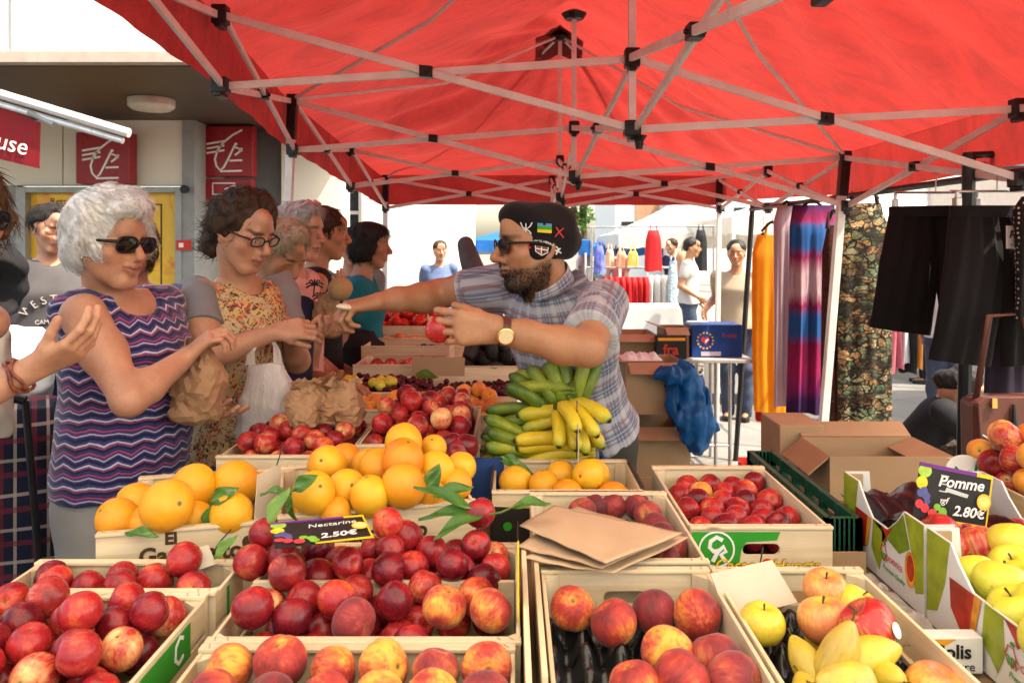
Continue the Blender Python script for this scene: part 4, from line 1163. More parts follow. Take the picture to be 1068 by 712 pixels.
c9b, w9b, d9b = cr('crate of pale peaches at the bottom left edge of the photo', -0.85, -0.485, 0.70, 0.978, h=0.112, hole='none')
fill(c9b, w9b, d9b, .0, 'peach', ['peach', 'peach_dark', 'peach'], 24, .034, .038, 19, 'pale peach in the crate at the bottom left edge', 'peaches in the bottom left crate', mound=.03)
c10, w10, d10 = cr('wide crate heaped with shiny red nectarines in front of the big oranges', -0.430, 0.012, 1.115, 1.485, h=0.112, hole='none')
q = MB(); q.box2((-w10 / 2 + .008, -.005, .01), (w10 / 2 - .008, .005, .118)); grained(q, 'divider', M['crate_wood'], c10, 0, bevel=.001)
PX = ((463,632,1.20),(512,636,1.19),(369,648,1.165))
fill(c10, w10, d10, 0, 'nectarine', ['nectarine', 'nectarine', 'nectarine', 'nectarine_dark', 'nectarine_dark', 'nectarine_light'], 70, .0265, .0315, 10, 'shiny red nectarine heaped in the wide central crate', 'nectarines in the wide central crate', mound=.035, pre=[tuple(ROOTS[c10.name].inverted() @ at(*q)) + (.033,) for q in PX], zmax=.140, lift=.036)
for (px, py, mk, r) in ((463, 632, 'peach', .033), (512, 636, 'peach', .032), (369, 648, 'peach_dark', .033)):
 fruit('peach', mk, at(px, py, 1.165 if px < 400 else 1.19 + .01 * (px < 500)), r, {'peach': 'orange-yellow peach lying among the red nectarines of the central crate', 'peach_dark': 'fuzzy dull red peach among the shiny central nectarines'}[mk], 'peaches among the central nectarines' if mk == 'peach' else None, R1)
for (px, py, Y, r, lb) in ((262, 586, 1.36, .031, 'dark nectarine resting on the rail between the left and central crates'), (276, 556, 1.40, .027, 'dark nectarine with a green leaf at the corner of the orange crates')):
 fruit('nectarine', 'nectarine_dark', at(px, py, Y), r, lb, None, R1)
for (px, py, Y, r, mk, lb) in ((404, 545, 1.43, .028, 'nectarine', 'dark red nectarine propped against the lettering of the orange crate, left one'), (397, 543, 1.52, .029, 'nectarine_dark', None), (345, 540, 1.52, .028, 'nectarine_dark', None), (501, 534, 1.45, .028, 'nectarine', 'red nectarine beside the leafy sprig in front of the dark printed crate')):
 if lb: fruit('nectarine', mk, at(px, py, Y), r, lb, None, R1)
c11, w11, d11 = cr('front crate of yellow and red peaches at the bottom edge', -0.430, 0.004, 0.70, 1.105, h=0.112, hole='none', liner=(7, 6))
for (px, py, z, r, mk) in ((238, 690, 0, .036, 'peach'), (292, 682, 0, .038, 'peach'), (347, 692, 0, .035, 'peach'), (400, 687, 0, .037, 'peach'), (455, 692, 0, .035, 'peach_dark'), (508, 688, 0, .036, 'peach'), (222, 720, 0, .036, 'peach'), (280, 724, 0, .037, 'peach_dark'), (338, 720, 0, .036, 'peach'), (394, 722, 0, .037, 'peach'), (450, 720, 0, .037, 'peach'), (506, 722, 0, .037, 'peach_dark')):
 fruit('peach', mk, at(px, py + 8, 1.045 if py < 701 else .965), r * .92, 'large yellow and red peach in the front bottom crate', 'peaches in the front bottom crate', R1, rot=(R1.gauss(-0.8, .6), R1.gauss(0, .5), R1.uniform(0, 6)))
o = thing('spare_crate', 'narrow upright pale crate board between the nectarines and the peach tray', 'crate', (0.030, 1.2, TB))
for x0,y0,y1,z1 in ((0.0165,0.9,1.395,1.072),(0.0375,1.0,1.37,1.062)):
 q = MB(); q.box2((x0, y0, TB), (x0 + .008, y1, z1)); me = q.mesh('board'); set_grain(me, 1); link_mesh(me, 'board', M['crate_wood'], o, bevel=.001)
q = MB(); q.box2((0.0463, 1.05, TB + .02), (0.0472, 1.36, 1.03)); q.build('green_print', gm, o)
# ------------------------------------------------------------------ middle and far produce
c12, w12, d12 = cr('low crate of small nectarines under the white plastic bag', -0.74, -0.415, 1.99, 2.42, h=0.13, ztop=1.08, hole='none')
fill(c12, w12, d12, 0, 'nectarine', ['nectarine', 'nectarine_light', 'nectarine_dark'], 50, .026, .030, 12, 'small red nectarine in the low crate under the white plastic bag', 'nectarines under the plastic bag', mound=.03, lift=.075)
c12b, w12b, d12b = cr('crate piled with mottled nectarines behind the middle oranges', -0.405, -0.10, 2.06, 2.56, h=0.14, ztop=1.09, hole='none')
fill(c12b, w12b, d12b, 0, 'nectarine', ['nectarine_light', 'nectarine_light', 'nectarine', 'nectarine_dark'], 78, .026, .031, 13, 'mottled red nectarine piled behind the middle oranges', 'nectarines behind the middle oranges', mound=.02, lift=.075)
bt = thing('blue_carton', 'blue cardboard fruit carton behind the big oranges', 'carton', (-0.12, 2.03, TB))
q = MB(); q.box2((-0.255, 1.985, TB), (-0.02, 1.991, 1.075)); q.build('front_panel', simple('blue carton', (0.02, 0.055, 0.20), 0.55, var=.1), bt)
q = MB(); q.box2((-0.255, 1.992, TB), (-0.249, 2.05, 1.07)); q.build('side_panel', bpy.data.materials['blue carton'], bt)
q = MB(); q.prism([(-.13, .088), (-.06, .088), (-.065, .138), (-.125, .136)], .002, Matrix(((1, 0, 0, -.05), (0, 0, -1, 1.984), (0, 1, 0, TB), (0, 0, 0, 1)))); q.build('kraft_tab', M['card'], bt)
for (px,py,Y,r) in ((470,463,1.97,.03),(486,465,1.96,.031),(478,470,1.95,.03)):
 fruit('nectarine', 'nectarine_dark', at(px, py, Y), r, 'dark nectarine tucked against the blue carton', 'nectarines by the blue carton', R1)
c13, w13, d13 = cr('crate of orange apricots beyond the nectarine pile', -0.56, -0.27, 2.60, 2.92, h=0.12, ztop=1.07, hole='none')
fill(c13, w13, d13, 0, 'apricot', ['apricot'], 72, .022, .026, 14, 'small orange apricot in the crate beyond the nectarines', 'apricots beyond the nectarines', mound=.05)
c13b, w13b, d13b = cr('white edged crate of apricots below the dark cherries', -0.26, -0.03, 2.62, 2.90, h=0.10, hole='none')
fill(c13b, w13b, d13b, 0, 'apricot', ['apricot'], 46, .024, .028, 15, 'orange apricot in the white edged crate below the cherries', 'apricots below the cherries', mound=.02)
M['cherry'] = simple('cherry skin', (0.07, 0.006, 0.012), 0.2, var=.4, vscale=2)
cw = thing('cherry_crate', 'long low crate of dark cherries across the back of the stall', 'crate', (-0.33, 3.1, TB))
q = MB(); q.box2((-0.70, 2.93, TB), (0.02, 2.94, 1.05)); me = q.mesh('front_board'); set_grain(me, 0); link_mesh(me, 'front_board', M['crate_wood'], cw)
q = MB(); q.box2((-0.70, 3.33, TB), (0.02, 3.34, 1.06)); me = q.mesh('back_board'); set_grain(me, 0); link_mesh(me, 'back_board', M['crate_wood'], cw)
q = MB(); q.box2((-0.70, 2.94, TB), (0.02, 3.33, TB + .06)); q.build('base', M['card_dark'], cw)
ch = MB(); rc = random.Random(4)
cb = rev_mesh(stone_fn(3),8,6); cv = [tuple(v.co) for v in cb.vertices]; cf = [tuple(p.vertices) for p in cb.polygons]
for i in range(620):
 x,y = rc.uniform(-.68,.0),rc.uniform(2.96,3.31)
 ch.add(cv,cf,Matrix.Translation((x,y,1.005 + rc.uniform(0,.055) + .02 * math.sin(9 * x))) @ Euler((rc.uniform(0,6),rc.uniform(0,6),0)).to_matrix().to_4x4() @ Matrix.Scale(.0125,4))
tag(ch.build('cherries', M['cherry'], None, smooth=True), 'dark red cherries heaped loose across the back crate', 'cherries', kind='stuff')
for i in range(16):
 x,y = rc.uniform(-.66,-.46),rc.uniform(2.98,3.12)
 fruit('apricot', 'apple_green', (x, y, 1.075 + rc.uniform(0, .01)), .021, 'small yellow plum in a corner of the cherry crate', 'yellow plums by the cherries', rc, name='plum')
M['avocado'] = simple('avocado skin', (0.022, 0.022, 0.016), 0.45, var=.5, vscale=4, bump=.6, bscale=24)
FM['avocado'] = FM['pear']; ca, wa, da = cr('crate of dark avocados close behind the seller wrist', -0.24, 0.04, 3.36, 3.72, h=0.10, ztop=1.10, hole='none')
fill(ca, wa, da, 0, 'avocado', ['avocado'], 34, .034, .04, 16, 'dark avocado heaped behind the seller wrist', 'avocados behind the seller wrist', mound=.06)
for i, (x0, x1, y0, y1, zt, lb) in enumerate(((-.68, -.30, 3.40, 3.74, 1.10, 'pale crate of mottled nectarines just beyond the cherries'), (-.72, -.30, 3.80, 4.14, 1.13, 'open crate with a few blue grapes near the far end'), (-.70, -.2, 4.2, 4.42, 1.12, 'low crate edge right before the tomatoes'))):
 ce, we, de = cr(lb, x0, x1, y0, y1, h=0.10, ztop=zt, hole='none')
 q = MB(); q.box2((-we / 2 + .01, -de / 2 + .012, .03), (we / 2 - .01, de / 2 - .012, .036)); link_mesh(q.mesh('card_liner'), 'card_liner', M['card'], ce, world=False)
 if i == 0: fill(ce, we, de, .03, 'nectarine', ['nectarine_light', 'nectarine'], 22, .026, .03, 71, 'mottled nectarine in the pale crate just beyond the cherries', 'nectarines beyond the cherries')
 if i == 2: fill(ce, we, de, .0, 'apricot', ['apricot'], 46, .024, .028, 72, 'apricot in the low crate right before the tomatoes', 'apricots before the tomatoes')
M['grape'] = simple('blue grape skin', (0.03, 0.035, 0.09), .4, var=.3)
FM['grape'] = FM['apricot']
for i in range(26):
 fruit('grape', 'grape', (-.42 + rc.uniform(-.05, .05), 3.9 + rc.uniform(-.06, .06), 1.085 + rc.uniform(0, .03)), .012, 'blue grape in the open crate near the far end', 'blue grapes near the far end', rc)
o = thing('cardboard_sheet', 'brown cardboard sheet standing behind the cherries under the seller hand', 'cardboard', (-.22, 3.34, 1.0))
q = MB(); q.bar((-.42, 3.355, 1.10), (-.20, 3.355, 1.095), .006, .08); q.build('panel', M['card'], o)
ct, wt_, dt = cr('raised crate of red tomatoes at the far end of the stall', -1.02, -.22, 4.46, 4.86, h=0.12, ztop=1.16, hole='none')
fill(ct, wt_, dt, .0, 'tomato', ['tomato'], 74, .036, .042, 17, 'red tomato heaped in the far raised crate', 'tomatoes at the far end', mound=.16)
def table(label,x0,x1,y0,y1,z):
 o = thing('stall_table', label, 'table', ((x0 + x1) / 2, (y0 + y1) / 2, 0))
 n = 4
 for i in range(n):
  q = MB(); q.box2((x0 + (x1 - x0) * i / n, y0, z - .025), (x0 + (x1 - x0) * (i + 1) / n - .004, y1, z)); me = q.mesh('top_board'); set_grain(me, 1); link_mesh(me, 'top_board', M['table_wood'], o)
 for x in (x0 + .06,x1 - .06):
  for y in (y0 + .08,y1 - .08):
   q = MB(); q.tube([(x, y, .004), (x, y, z - .026)], .018, 8); q.build('leg', M['steel'], o)
 for y in (y0 + .08,y1 - .08):
  q = MB(); q.tube([(x0 + .06, y, .2), (x1 - .06, y, .2)], .012, 8); q.build('cross_bar', M['steel'], o)
table('front stall table carrying the fruit crates, boards hidden under crates', -.86, .62, .68, 1.94, TB - .006)
table('rear stall table carrying nectarines and cherries', -.76, .02, 1.95, 3.36, TB - .006)
table('far stall table carrying tomatoes and empty crates', -1.04, .06, 3.37, 4.9, .99)
table('right side table under the printed apple boxes', .635, 1.42, .86, 2.1, TB - .006)
# ------------------------------------------------------------------ bananas
def mat_banana():
 t = NT('banana skin'); v = t.co()
 a = t.n('ShaderNodeAttribute', attribute_name='bn').outputs['Vector']; s_, k, _ = t.sep(a)
 rip = t.n('ShaderNodeAttribute', attribute_name='ripe').outputs['Fac']
 n = t.noise(v,22,4,.6)
 f = t.math('ADD', rip, t.math('MULTIPLY', t.math('SUBTRACT', n, .5), .55))
 f = t.math('SUBTRACT', f, t.math('MULTIPLY', t.rampv(t.math('ABSOLUTE', t.math('SUBTRACT', s_, .5)), .30, .5), .28))
 c = t.ramp(f,[(.1,(.07,.14,.015)),(.42,(.26,.33,.025)),(.62,(.66,.53,.03)),(.95,(.80,.55,.025))])
 sp = t.rampv(t.noise(v,75,3,.7),.66,.74)
 c = t.mix(t.math('MULTIPLY', sp, .6), c, (.10, .06, .02))
 tip = t.rampv(s_,.955,.985); c = t.mix(tip,c,(.03,.025,.015))
 t.pr(col=c,rough=.42,spec=.45); t.bump(n,.12,.004)
 return t.m
M['banana'] = mat_banana()
def banana_mesh(L,bend,r,ripe,seed):
 rr = random.Random(seed); n = 22; m = 10; V = []; A = []; Fs = []
 for i in range(n + 1):
  t = i / n; ang = bend * (t - .15); Rb = L / bend
  c = Vector((Rb * math.sin(ang),0,-Rb * (1 - math.cos(ang)))) ; tn = Vector((math.cos(ang),0,-math.sin(ang))); up = Vector((math.sin(ang),0,math.cos(ang)))
  prof = (.30 + .70 * min(1,max(0,(t - .10) / .16)) ** .8) * (1 if t < .82 else max(.0,1 - ((t - .82) / .18) ** 2.2 * .78))
  for k in range(m):
   a = 2 * PI * k / m; pent = 1 + .065 * math.cos(5 * a + .6)
   V.append(c + (Vector((0,1,0)) * math.cos(a) + up * math.sin(a)) * r * prof * pent); A.append((t,k / m,0))
 for i in range(n):
  for k in range(m):
   k2 = (k + 1) % m; Fs.append((i * m + k,i * m + k2,(i + 1) * m + k2,(i + 1) * m + k))
 Fs.append(tuple(range(m))[::-1]); Fs.append(tuple(n * m + k for k in range(m)))
 me = bpy.data.meshes.new('banana'); me.from_pydata([tuple(v) for v in V], [], Fs)
 vattr(me, 'bn', np.array(A)); vattr(me, 'ripe', np.full(len(V), ripe), 'FLOAT')
 me.polygons.foreach_set('use_smooth', [True] * len(Fs)); me.update()
 return me
def banana_hand(label,base,rz,pitch,n,ripe,seed,L=.185,spread=.55,roll=0.0,tiers=2):
 o = thing('banana_hand', label, 'bananas', base, group=None, rot=(roll, pitch, rz))
 r = random.Random(seed)
 q = MB(); q.box((-.012, 0, .0), (.035, .055 * n / 10 + .03, .03)); link_mesh(q.mesh('crown'), 'crown', simple('banana crown', (.10, .11, .02), .7, var=.3) if 'banana crown' not in bpy.data.materials else bpy.data.materials['banana crown'], o, world=False, bevel=.008)
 for tier in range(tiers):
  m = n - tier
  for i in range(m):
   u = (i + .5) / m - .5
   me = banana_mesh(L * r.uniform(.92,1.05),r.uniform(.75,.95),r.uniform(.0178,.0198),ripe + r.uniform(-.1,.1),r.random())
   me.materials.append(M['banana'])
   b = bpy.data.objects.new('banana', me); COL.objects.link(b); b.parent = o
   b.location = (-.005,u * .074 * n / 5.0,tier * .030 - .012)
   b.rotation_euler = (r.gauss(0,.16) + u * .5,-.30 - tier * .34 + r.gauss(0,.09),u * spread * 1.5 + r.gauss(0,.05))
 return o
box = thing('banana_carton', 'low dark blue carton holding the banana hands', 'carton', (.06, 2.17, TB))
q = MB(); q.box2((-.12, 2.085, TB), (.25, 2.27, TB + .03)); q.build('base', bpy.data.materials['blue carton'], box)
for (lo,hi) in (((-.126,2.075,TB),(.256,2.083,TB + .075)),((-.126,2.084,TB),(-.118,2.28,TB + .08)),((.25,2.084,TB),(.258,2.28,TB + .08))):
 q = MB(); q.box2(lo, hi); q.build('side_panel', bpy.data.materials['blue carton'], box)
BH = [((606, 466, 2.11), 174, 6, 72, 4, .84, 'ripest yellow banana hand at the front of the pile', .215), ((604, 434, 2.14), 167, 18, 66, 4, .60, 'yellow-green banana hand in the upper middle of the pile', .21),
  ((556, 472, 2.13), 188, -4, 62, 4, .36, 'green banana hand low at the left of the pile', .19), ((562, 438, 2.18), 166, 24, 52, 4, .28, 'green banana hand at the back left of the pile', .19), ((590, 408, 2.17), 168, 14, 60, 4, .40, 'half-green banana hand high in the middle of the pile', .19)]
for i,(pp,rz,pt,rl,n,rp_,lb,L_) in enumerate(BH):
 banana_hand(lb,at(*pp),math.radians(rz),math.radians(pt),n,rp_,30 + i,L=L_,spread=.30,roll=math.radians(rl))
banana_hand('green banana hand standing upright at the top of the pile', at(572, 424, 2.19), math.radians(168), math.radians(-44), 5, .20, 41, L=.17, tiers=1, spread=.6)
banana_hand('green banana hand standing upright at the right of the pile', at(590, 420, 2.19), math.radians(100), math.radians(-64), 6, .24, 42, L=.15, spread=.8)
banana_hand('yellow banana hand curling down at the right end of the pile', at(590, 428, 2.10), math.radians(-62), math.radians(38), 4, .78, 43, L=.16, spread=.6)
# ------------------------------------------------------------------ leaves,price cards
def leaf_part(parent,p,d,up,L,w,mk,curl=.25):
 n = 10
 Mx = frame(p,d,Vector(up).cross(Vector(d)))
 q = MB()
 def fn(u,v):
  s = 2 * v - 1; ww = w * (math.sin(PI * min(1,u * 1.02)) ** .8) * (1 - .25 * u)
  return Mx @ Vector((u * L,s * ww,-curl * L * u * u + abs(s) * ww * .35 + .003 * math.sin(9 * u + 3 * s)))
 q.grid(fn,n,6)
 return q.build('leaf', M[mk], parent, smooth=True)
def sprig(label, base, leaves, mk='leaf', stem=None):
 o = thing('leaf_sprig', label, 'leaves', base)
 bv = Vector(base)
 if stem:
  q = MB(); q.tube([bv] + [bv + Vector(s) for s in stem], [.0022] * len(stem) + [.0014], 6); q.build('stem', simple('green stem', (.10, .14, .03), .7) if 'green stem' not in bpy.data.materials else bpy.data.materials['green stem'], o)
 for (off,d,up,L,w) in leaves: leaf_part(o,bv + Vector(off),d,up,L,w,mk)
 return o
sprig('leafy sprig with long dark leaves beside the nectarine in front of the oranges', at(505, 537, 1.43), [((0, 0, 0), (-.9, .1, .1), (0, -.3, 1), .12, .020), ((-.02, 0, .01), (-.8, .35, .35), (0, -.5, 1), .13, .016), ((.0, 0, 0), (-.75, -.5, .0), (0, -.2, 1), .10, .02), ((.05, .01, .01), (.9, .1, .25), (0, -.3, 1), .07, .018)], stem=[(.03, 0, .005), (.07, .01, .02)])
sprig('pale green leaf standing on the dark nectarine at the crate corner', at(279, 551, 1.39), [((0, 0, 0), (.35, .1, 1), (-.5, -.8, .2), .075, .018)], 'leaf_pale')
sprig('small pale leaf between the left nectarines and the lettering', at(224, 583, 1.37), [((0, 0, 0), (.55, .1, .8), (-.5, -.8, .2), .05, .013)], 'leaf_pale')
sprig('leaf pair hanging at the left end of the middle orange crate', at(306, 512, 1.47), [((0, 0, 0), (.5, 0, .4), (0, -.8, .5), .05, .017), ((-.01, 0, 0), (.15, -.1, -1), (-.5, -.8, .2), .07, .010), ((-.01, 0, 0), (-.9, -.1, .1), (0, -.3, 1), .05, .012)], stem=[(-.03, .0, .004)])
sprig('dark leaf between the large oranges of the left crate', at(219, 527, 1.49), [((0, 0, 0), (.6, -.1, .5), (-.2, -.8, .6), .06, .02), ((0, 0, 0), (.1, -.3, -.8), (-.3, -.9, .2), .045, .018)])
sprig('dark leaf under the front orange of the left crate', at(130, 556, 1.42), [((0, 0, 0), (1, -.1, .12), (0, -.5, 1), .06, .013)])
sprig('dark leaves at the right end of the middle orange crate', at(452, 518, 1.56), [((0, 0, 0), (.9, .1, .35), (-.2, -.6, .8), .08, .018), ((-.005, 0, .01), (.2, -.1, 1), (-.3, -.9, .2), .055, .02)])
sprig('single green leaf lying on the dark cherries', at(432, 392, 2.97), [((0, 0, 0), (1, .1, .1), (0, -.6, .8), .09, .028)])
sprig('two dark leaves tucked in the seller orange crate', at(522, 480, 1.98), [((0, 0, 0), (1, -.2, -.2), (0, -.6, .8), .09, .016), ((0, 0, .01), (.9, .3, -.3), (0, -.6, .8), .07, .016)])
M['board'] = simple('chalkboard', (.018, .017, .018), .55, var=.3, vscale=20)
def chalk_card(label,Mx,w,h,lines,pin=None,sd=1,lit=True):
 """price card in the local xy plane of Mx, facing +z"""
 o = thing('price_card', label, 'price card', Mx.translation)
 Mw = Mx
 def pt(mb,outer,z,t=.0006): mb.prism(outer,t,Mw @ Matrix.Translation((0,0,z)))
 q = MB(); pt(q, [(-w / 2, -h / 2), (w / 2, -h / 2), (w / 2, h / 2), (-w / 2, h / 2)], -.0012, .0012); q.build('card', M['board'], o)
 q = MB(); pt(q, [(-w / 2, h / 2 - h * .07), (w * .28, h / 2 - h * .07), (w * .28, h / 2), (-w / 2, h / 2)], .0002); q.build('purple_edge', simple('purple print', (.16, .03, .24), .5) if 'purple print' not in bpy.data.materials else bpy.data.materials['purple print'], o)
 q = MB(); pt(q,[(w * .28,h / 2 - h * .07),(w / 2,h / 2 - h * .07),(w / 2,h / 2),(w * .28,h / 2)],.0003); pt(q,[(w / 2 - .02 * w,-h / 2),(w / 2,-h / 2),(w / 2,h * .43),(w / 2 - .02 * w,h * .43)],.0002)
 pt(q,[(-w * .1,-h / 2),(w / 2 - .02 * w,-h / 2),(w / 2 - .02 * w,-h / 2 + .07 * h),(-w * .1,-h / 2 + .05 * h)],.0002)
 q.build('yellow_edge', M['yellow_print'], o)
 r = random.Random(sd)
 fr = [('green_print_l', (.35, .55, .08), -w * .42, h * .36, .13 * h), ('lemon', (.8, .6, .03), -w * .44, h * .14, .11 * h), ('plum', (.09, .10, .28), -w * .44, -.05 * h, .07 * h), ('plum', (.09, .10, .28), -w * .36, -.09 * h, .08 * h), ('plum', (.09, .10, .28), -w * .40, -.0 * h, .07 * h), ('plum', (.05, .06, .2), -w * .34, -.18 * h, .06 * h),
   ('berry', (.65, .05, .07), -w * .44, -.25 * h, .08 * h), ('berry', (.65, .05, .07), -w * .36, -.31 * h, .08 * h), ('berry', (.7, .12, .1), -w * .25, -.38 * h, .09 * h), ('sprout', (.2, .45, .05), -w * .2, -.25 * h, .07 * h), ('sprout', (.2, .45, .05), -w * .12, -.32 * h, .08 * h), ('sprout', (.12, .36, .05), -w * .1, -.41 * h, .08 * h), ('slice', (.9, .5, .05), w * .41, 0, .14 * h), ('slice_in', (.95, .68, .2), w * .41, 0, .11 * h)]
 for j,(nm,c,x,y,rad) in enumerate(fr):
  q = MB(); pt(q,ell_pts(x,y,rad,rad * r.uniform(.9,1.1),16),.0004 + .0002 * j,.0002)
  q.build('printed_fruit', simple('print ' + nm, c, .5, var=.2, vscale=60) if 'print ' + nm not in bpy.data.materials else bpy.data.materials['print ' + nm], o)
 for (tx,sz,x,y,sh) in lines:
  text(tx, sz, Mw @ Matrix.Translation((x, y, .0009)) @ Matrix.Rotation(.06, 4, 'Z'), M['white'], o, 'chalk_writing', depth=.0002, off=.0006 if sz > .02 else 0, shear=sh)
 if pin:
  q = MB(); q.tube([Mw @ Vector(p) for p in pin], .0018, 6); q.build('wire_pin', M['steel'], o)
 return o
cdir = (atz(386,551,1.13) - atz(300,560,1.125)); n_ = Vector((0,-.25,1))
chalk_card('small chalk price card with printed fruit lying on the central nectarines', frame(atz(335, 553, 1.135), (1, .38, -.03), (-.3, 1, .06)), .155, .10, [('Nectarine', .020, .02, .022, .2), ('2.50€', .025, .025, -.022, .2)], sd=3)
pf = Vector((at(994,517,1.55)))
chalk_card('black chalk price card reading Pomme 2.80 with printed fruit', frame(pf, (.98, .05, -.20), (.17, .10, .98)), .150, .105, [('Pomme', .030, .012, .026, .25), ('ıgf', .018, -.018, -.012, .25), ('2.80€', .027, .035, -.026, .25)], pin=[(-.015, -.05, -.002), (-.024, -.125, -.002)])
q = MB()
for (x,y) in ((-.05,.034),(-.05,.018),(-.05,.004),(-.045,-.012)): q.prism([(x,y),(x + .016,y),(x + .016,y + .0022),(x,y + .0022)],.0003,frame(pf,(.98,.05,-.20),(.17,.10,.98)) @ Matrix.Translation((.02,0,.001)))
q.prism([(-.018,.006),(.028,.001),(.03,.008),(-.016,.014)],.0003,frame(pf,(.98,.05,-.20),(.17,.10,.98)) @ Matrix.Translation((.0,0,.001)))
q.build('chalk_scribble', simple('chalk', (.55, .56, .56), .9), bpy.data.objects['price_card.001'])
def back_card(label,p,x,y,w,h):
 o = thing('price_card', label, 'price card', p)
 q = MB(); q.prism([(-w / 2, 0), (w / 2, 0), (w / 2 - .006, h), (-w / 2 + .004, h)], .0016, frame(p, x, y)); q.build('card', simple('card back', (.58, .50, .38), .6) if 'card back' not in bpy.data.materials else bpy.data.materials['card back'], o)
 q = MB(); Mx = frame(p, x, y); q.tube([Mx @ Vector((.01, h * .2, -.004)), Mx @ Vector((.03, h * .9, -.004)), Mx @ Vector((.055, h * 1.35, -.004))], .0014, 6); q.build('wire_pin', M['black_metal'], o)
back_card('tilted pale back of a price card in the apple crate', atz(796, 637, 1.02), (.98, .25, .1), (.0, .75, .66), .125, .075)
back_card('upright white price card at the right end of the left oranges', at(278, 540, 1.54), (.25, .97, 0), (.06, .0, 1), .09, .095)
back_card('upright white price card seen edge-on among the seller oranges', at(603, 490, 1.98), (.10, .99, .0), (0, 0, 1), .06, .12)
back_card('white paper slip between the dark nectarines of the left crate', atz(213, 592, 1.05), (.8, .3, .2), (-.2, .3, .9), .04, .035)
o = thing('price_card', 'dark price card with a yellow edge seen nearly edge-on by the central nectarines', 'price card', (0.006, 1.22, 1.06))
q = MB(); q.prism([(1.17, 1.055), (1.30, 1.055), (1.31, 1.15), (1.19, 1.16)], .0015, Matrix(((0, 0, 1, .0085), (1, 0, 0, 0), (0, 1, 0, 0), (0, 0, 0, 1)))); q.build('card', M['board'], o)
q = MB(); q.prism([(1.163, 1.053), (1.172, 1.053), (1.192, 1.161), (1.183, 1.162)], .0025, Matrix(((0, 0, 1, .008), (1, 0, 0, 0), (0, 1, 0, 0), (0, 0, 0, 1)))); q.build('yellow_edge', M['yellow_print'], o)
# ------------------------------------------------------------------ unseen cream canopy, added to give the near crates soft white light
diffuser = thing('market_awning', 'unseen cream diffuser canopy added to soften light on the near fruit crates', 'market tent', (0.5, -0.6, 0))
m_cream = simple('cream diffuser cloth', (0.80, 0.74, 0.62), 0.7, var=.03, transl=.6)
q = MB(); q.grid(lambda u, v: (-2.2 + 5.4 * u, 1.62 - 4.5 * v, 2.80 + .012 * math.sin(11 * u) + .25 * math.sin(PI * v)), 20, 16); q.build('canopy', m_cream, diffuser, smooth=True)
for x in (-2.15,3.15):
 for y in (-2.85,1.30):
  q = MB(); q.tube([(x, y, .004), (x, y, 2.80)], .02, 8); q.build('leg', M['alu'], diffuser)
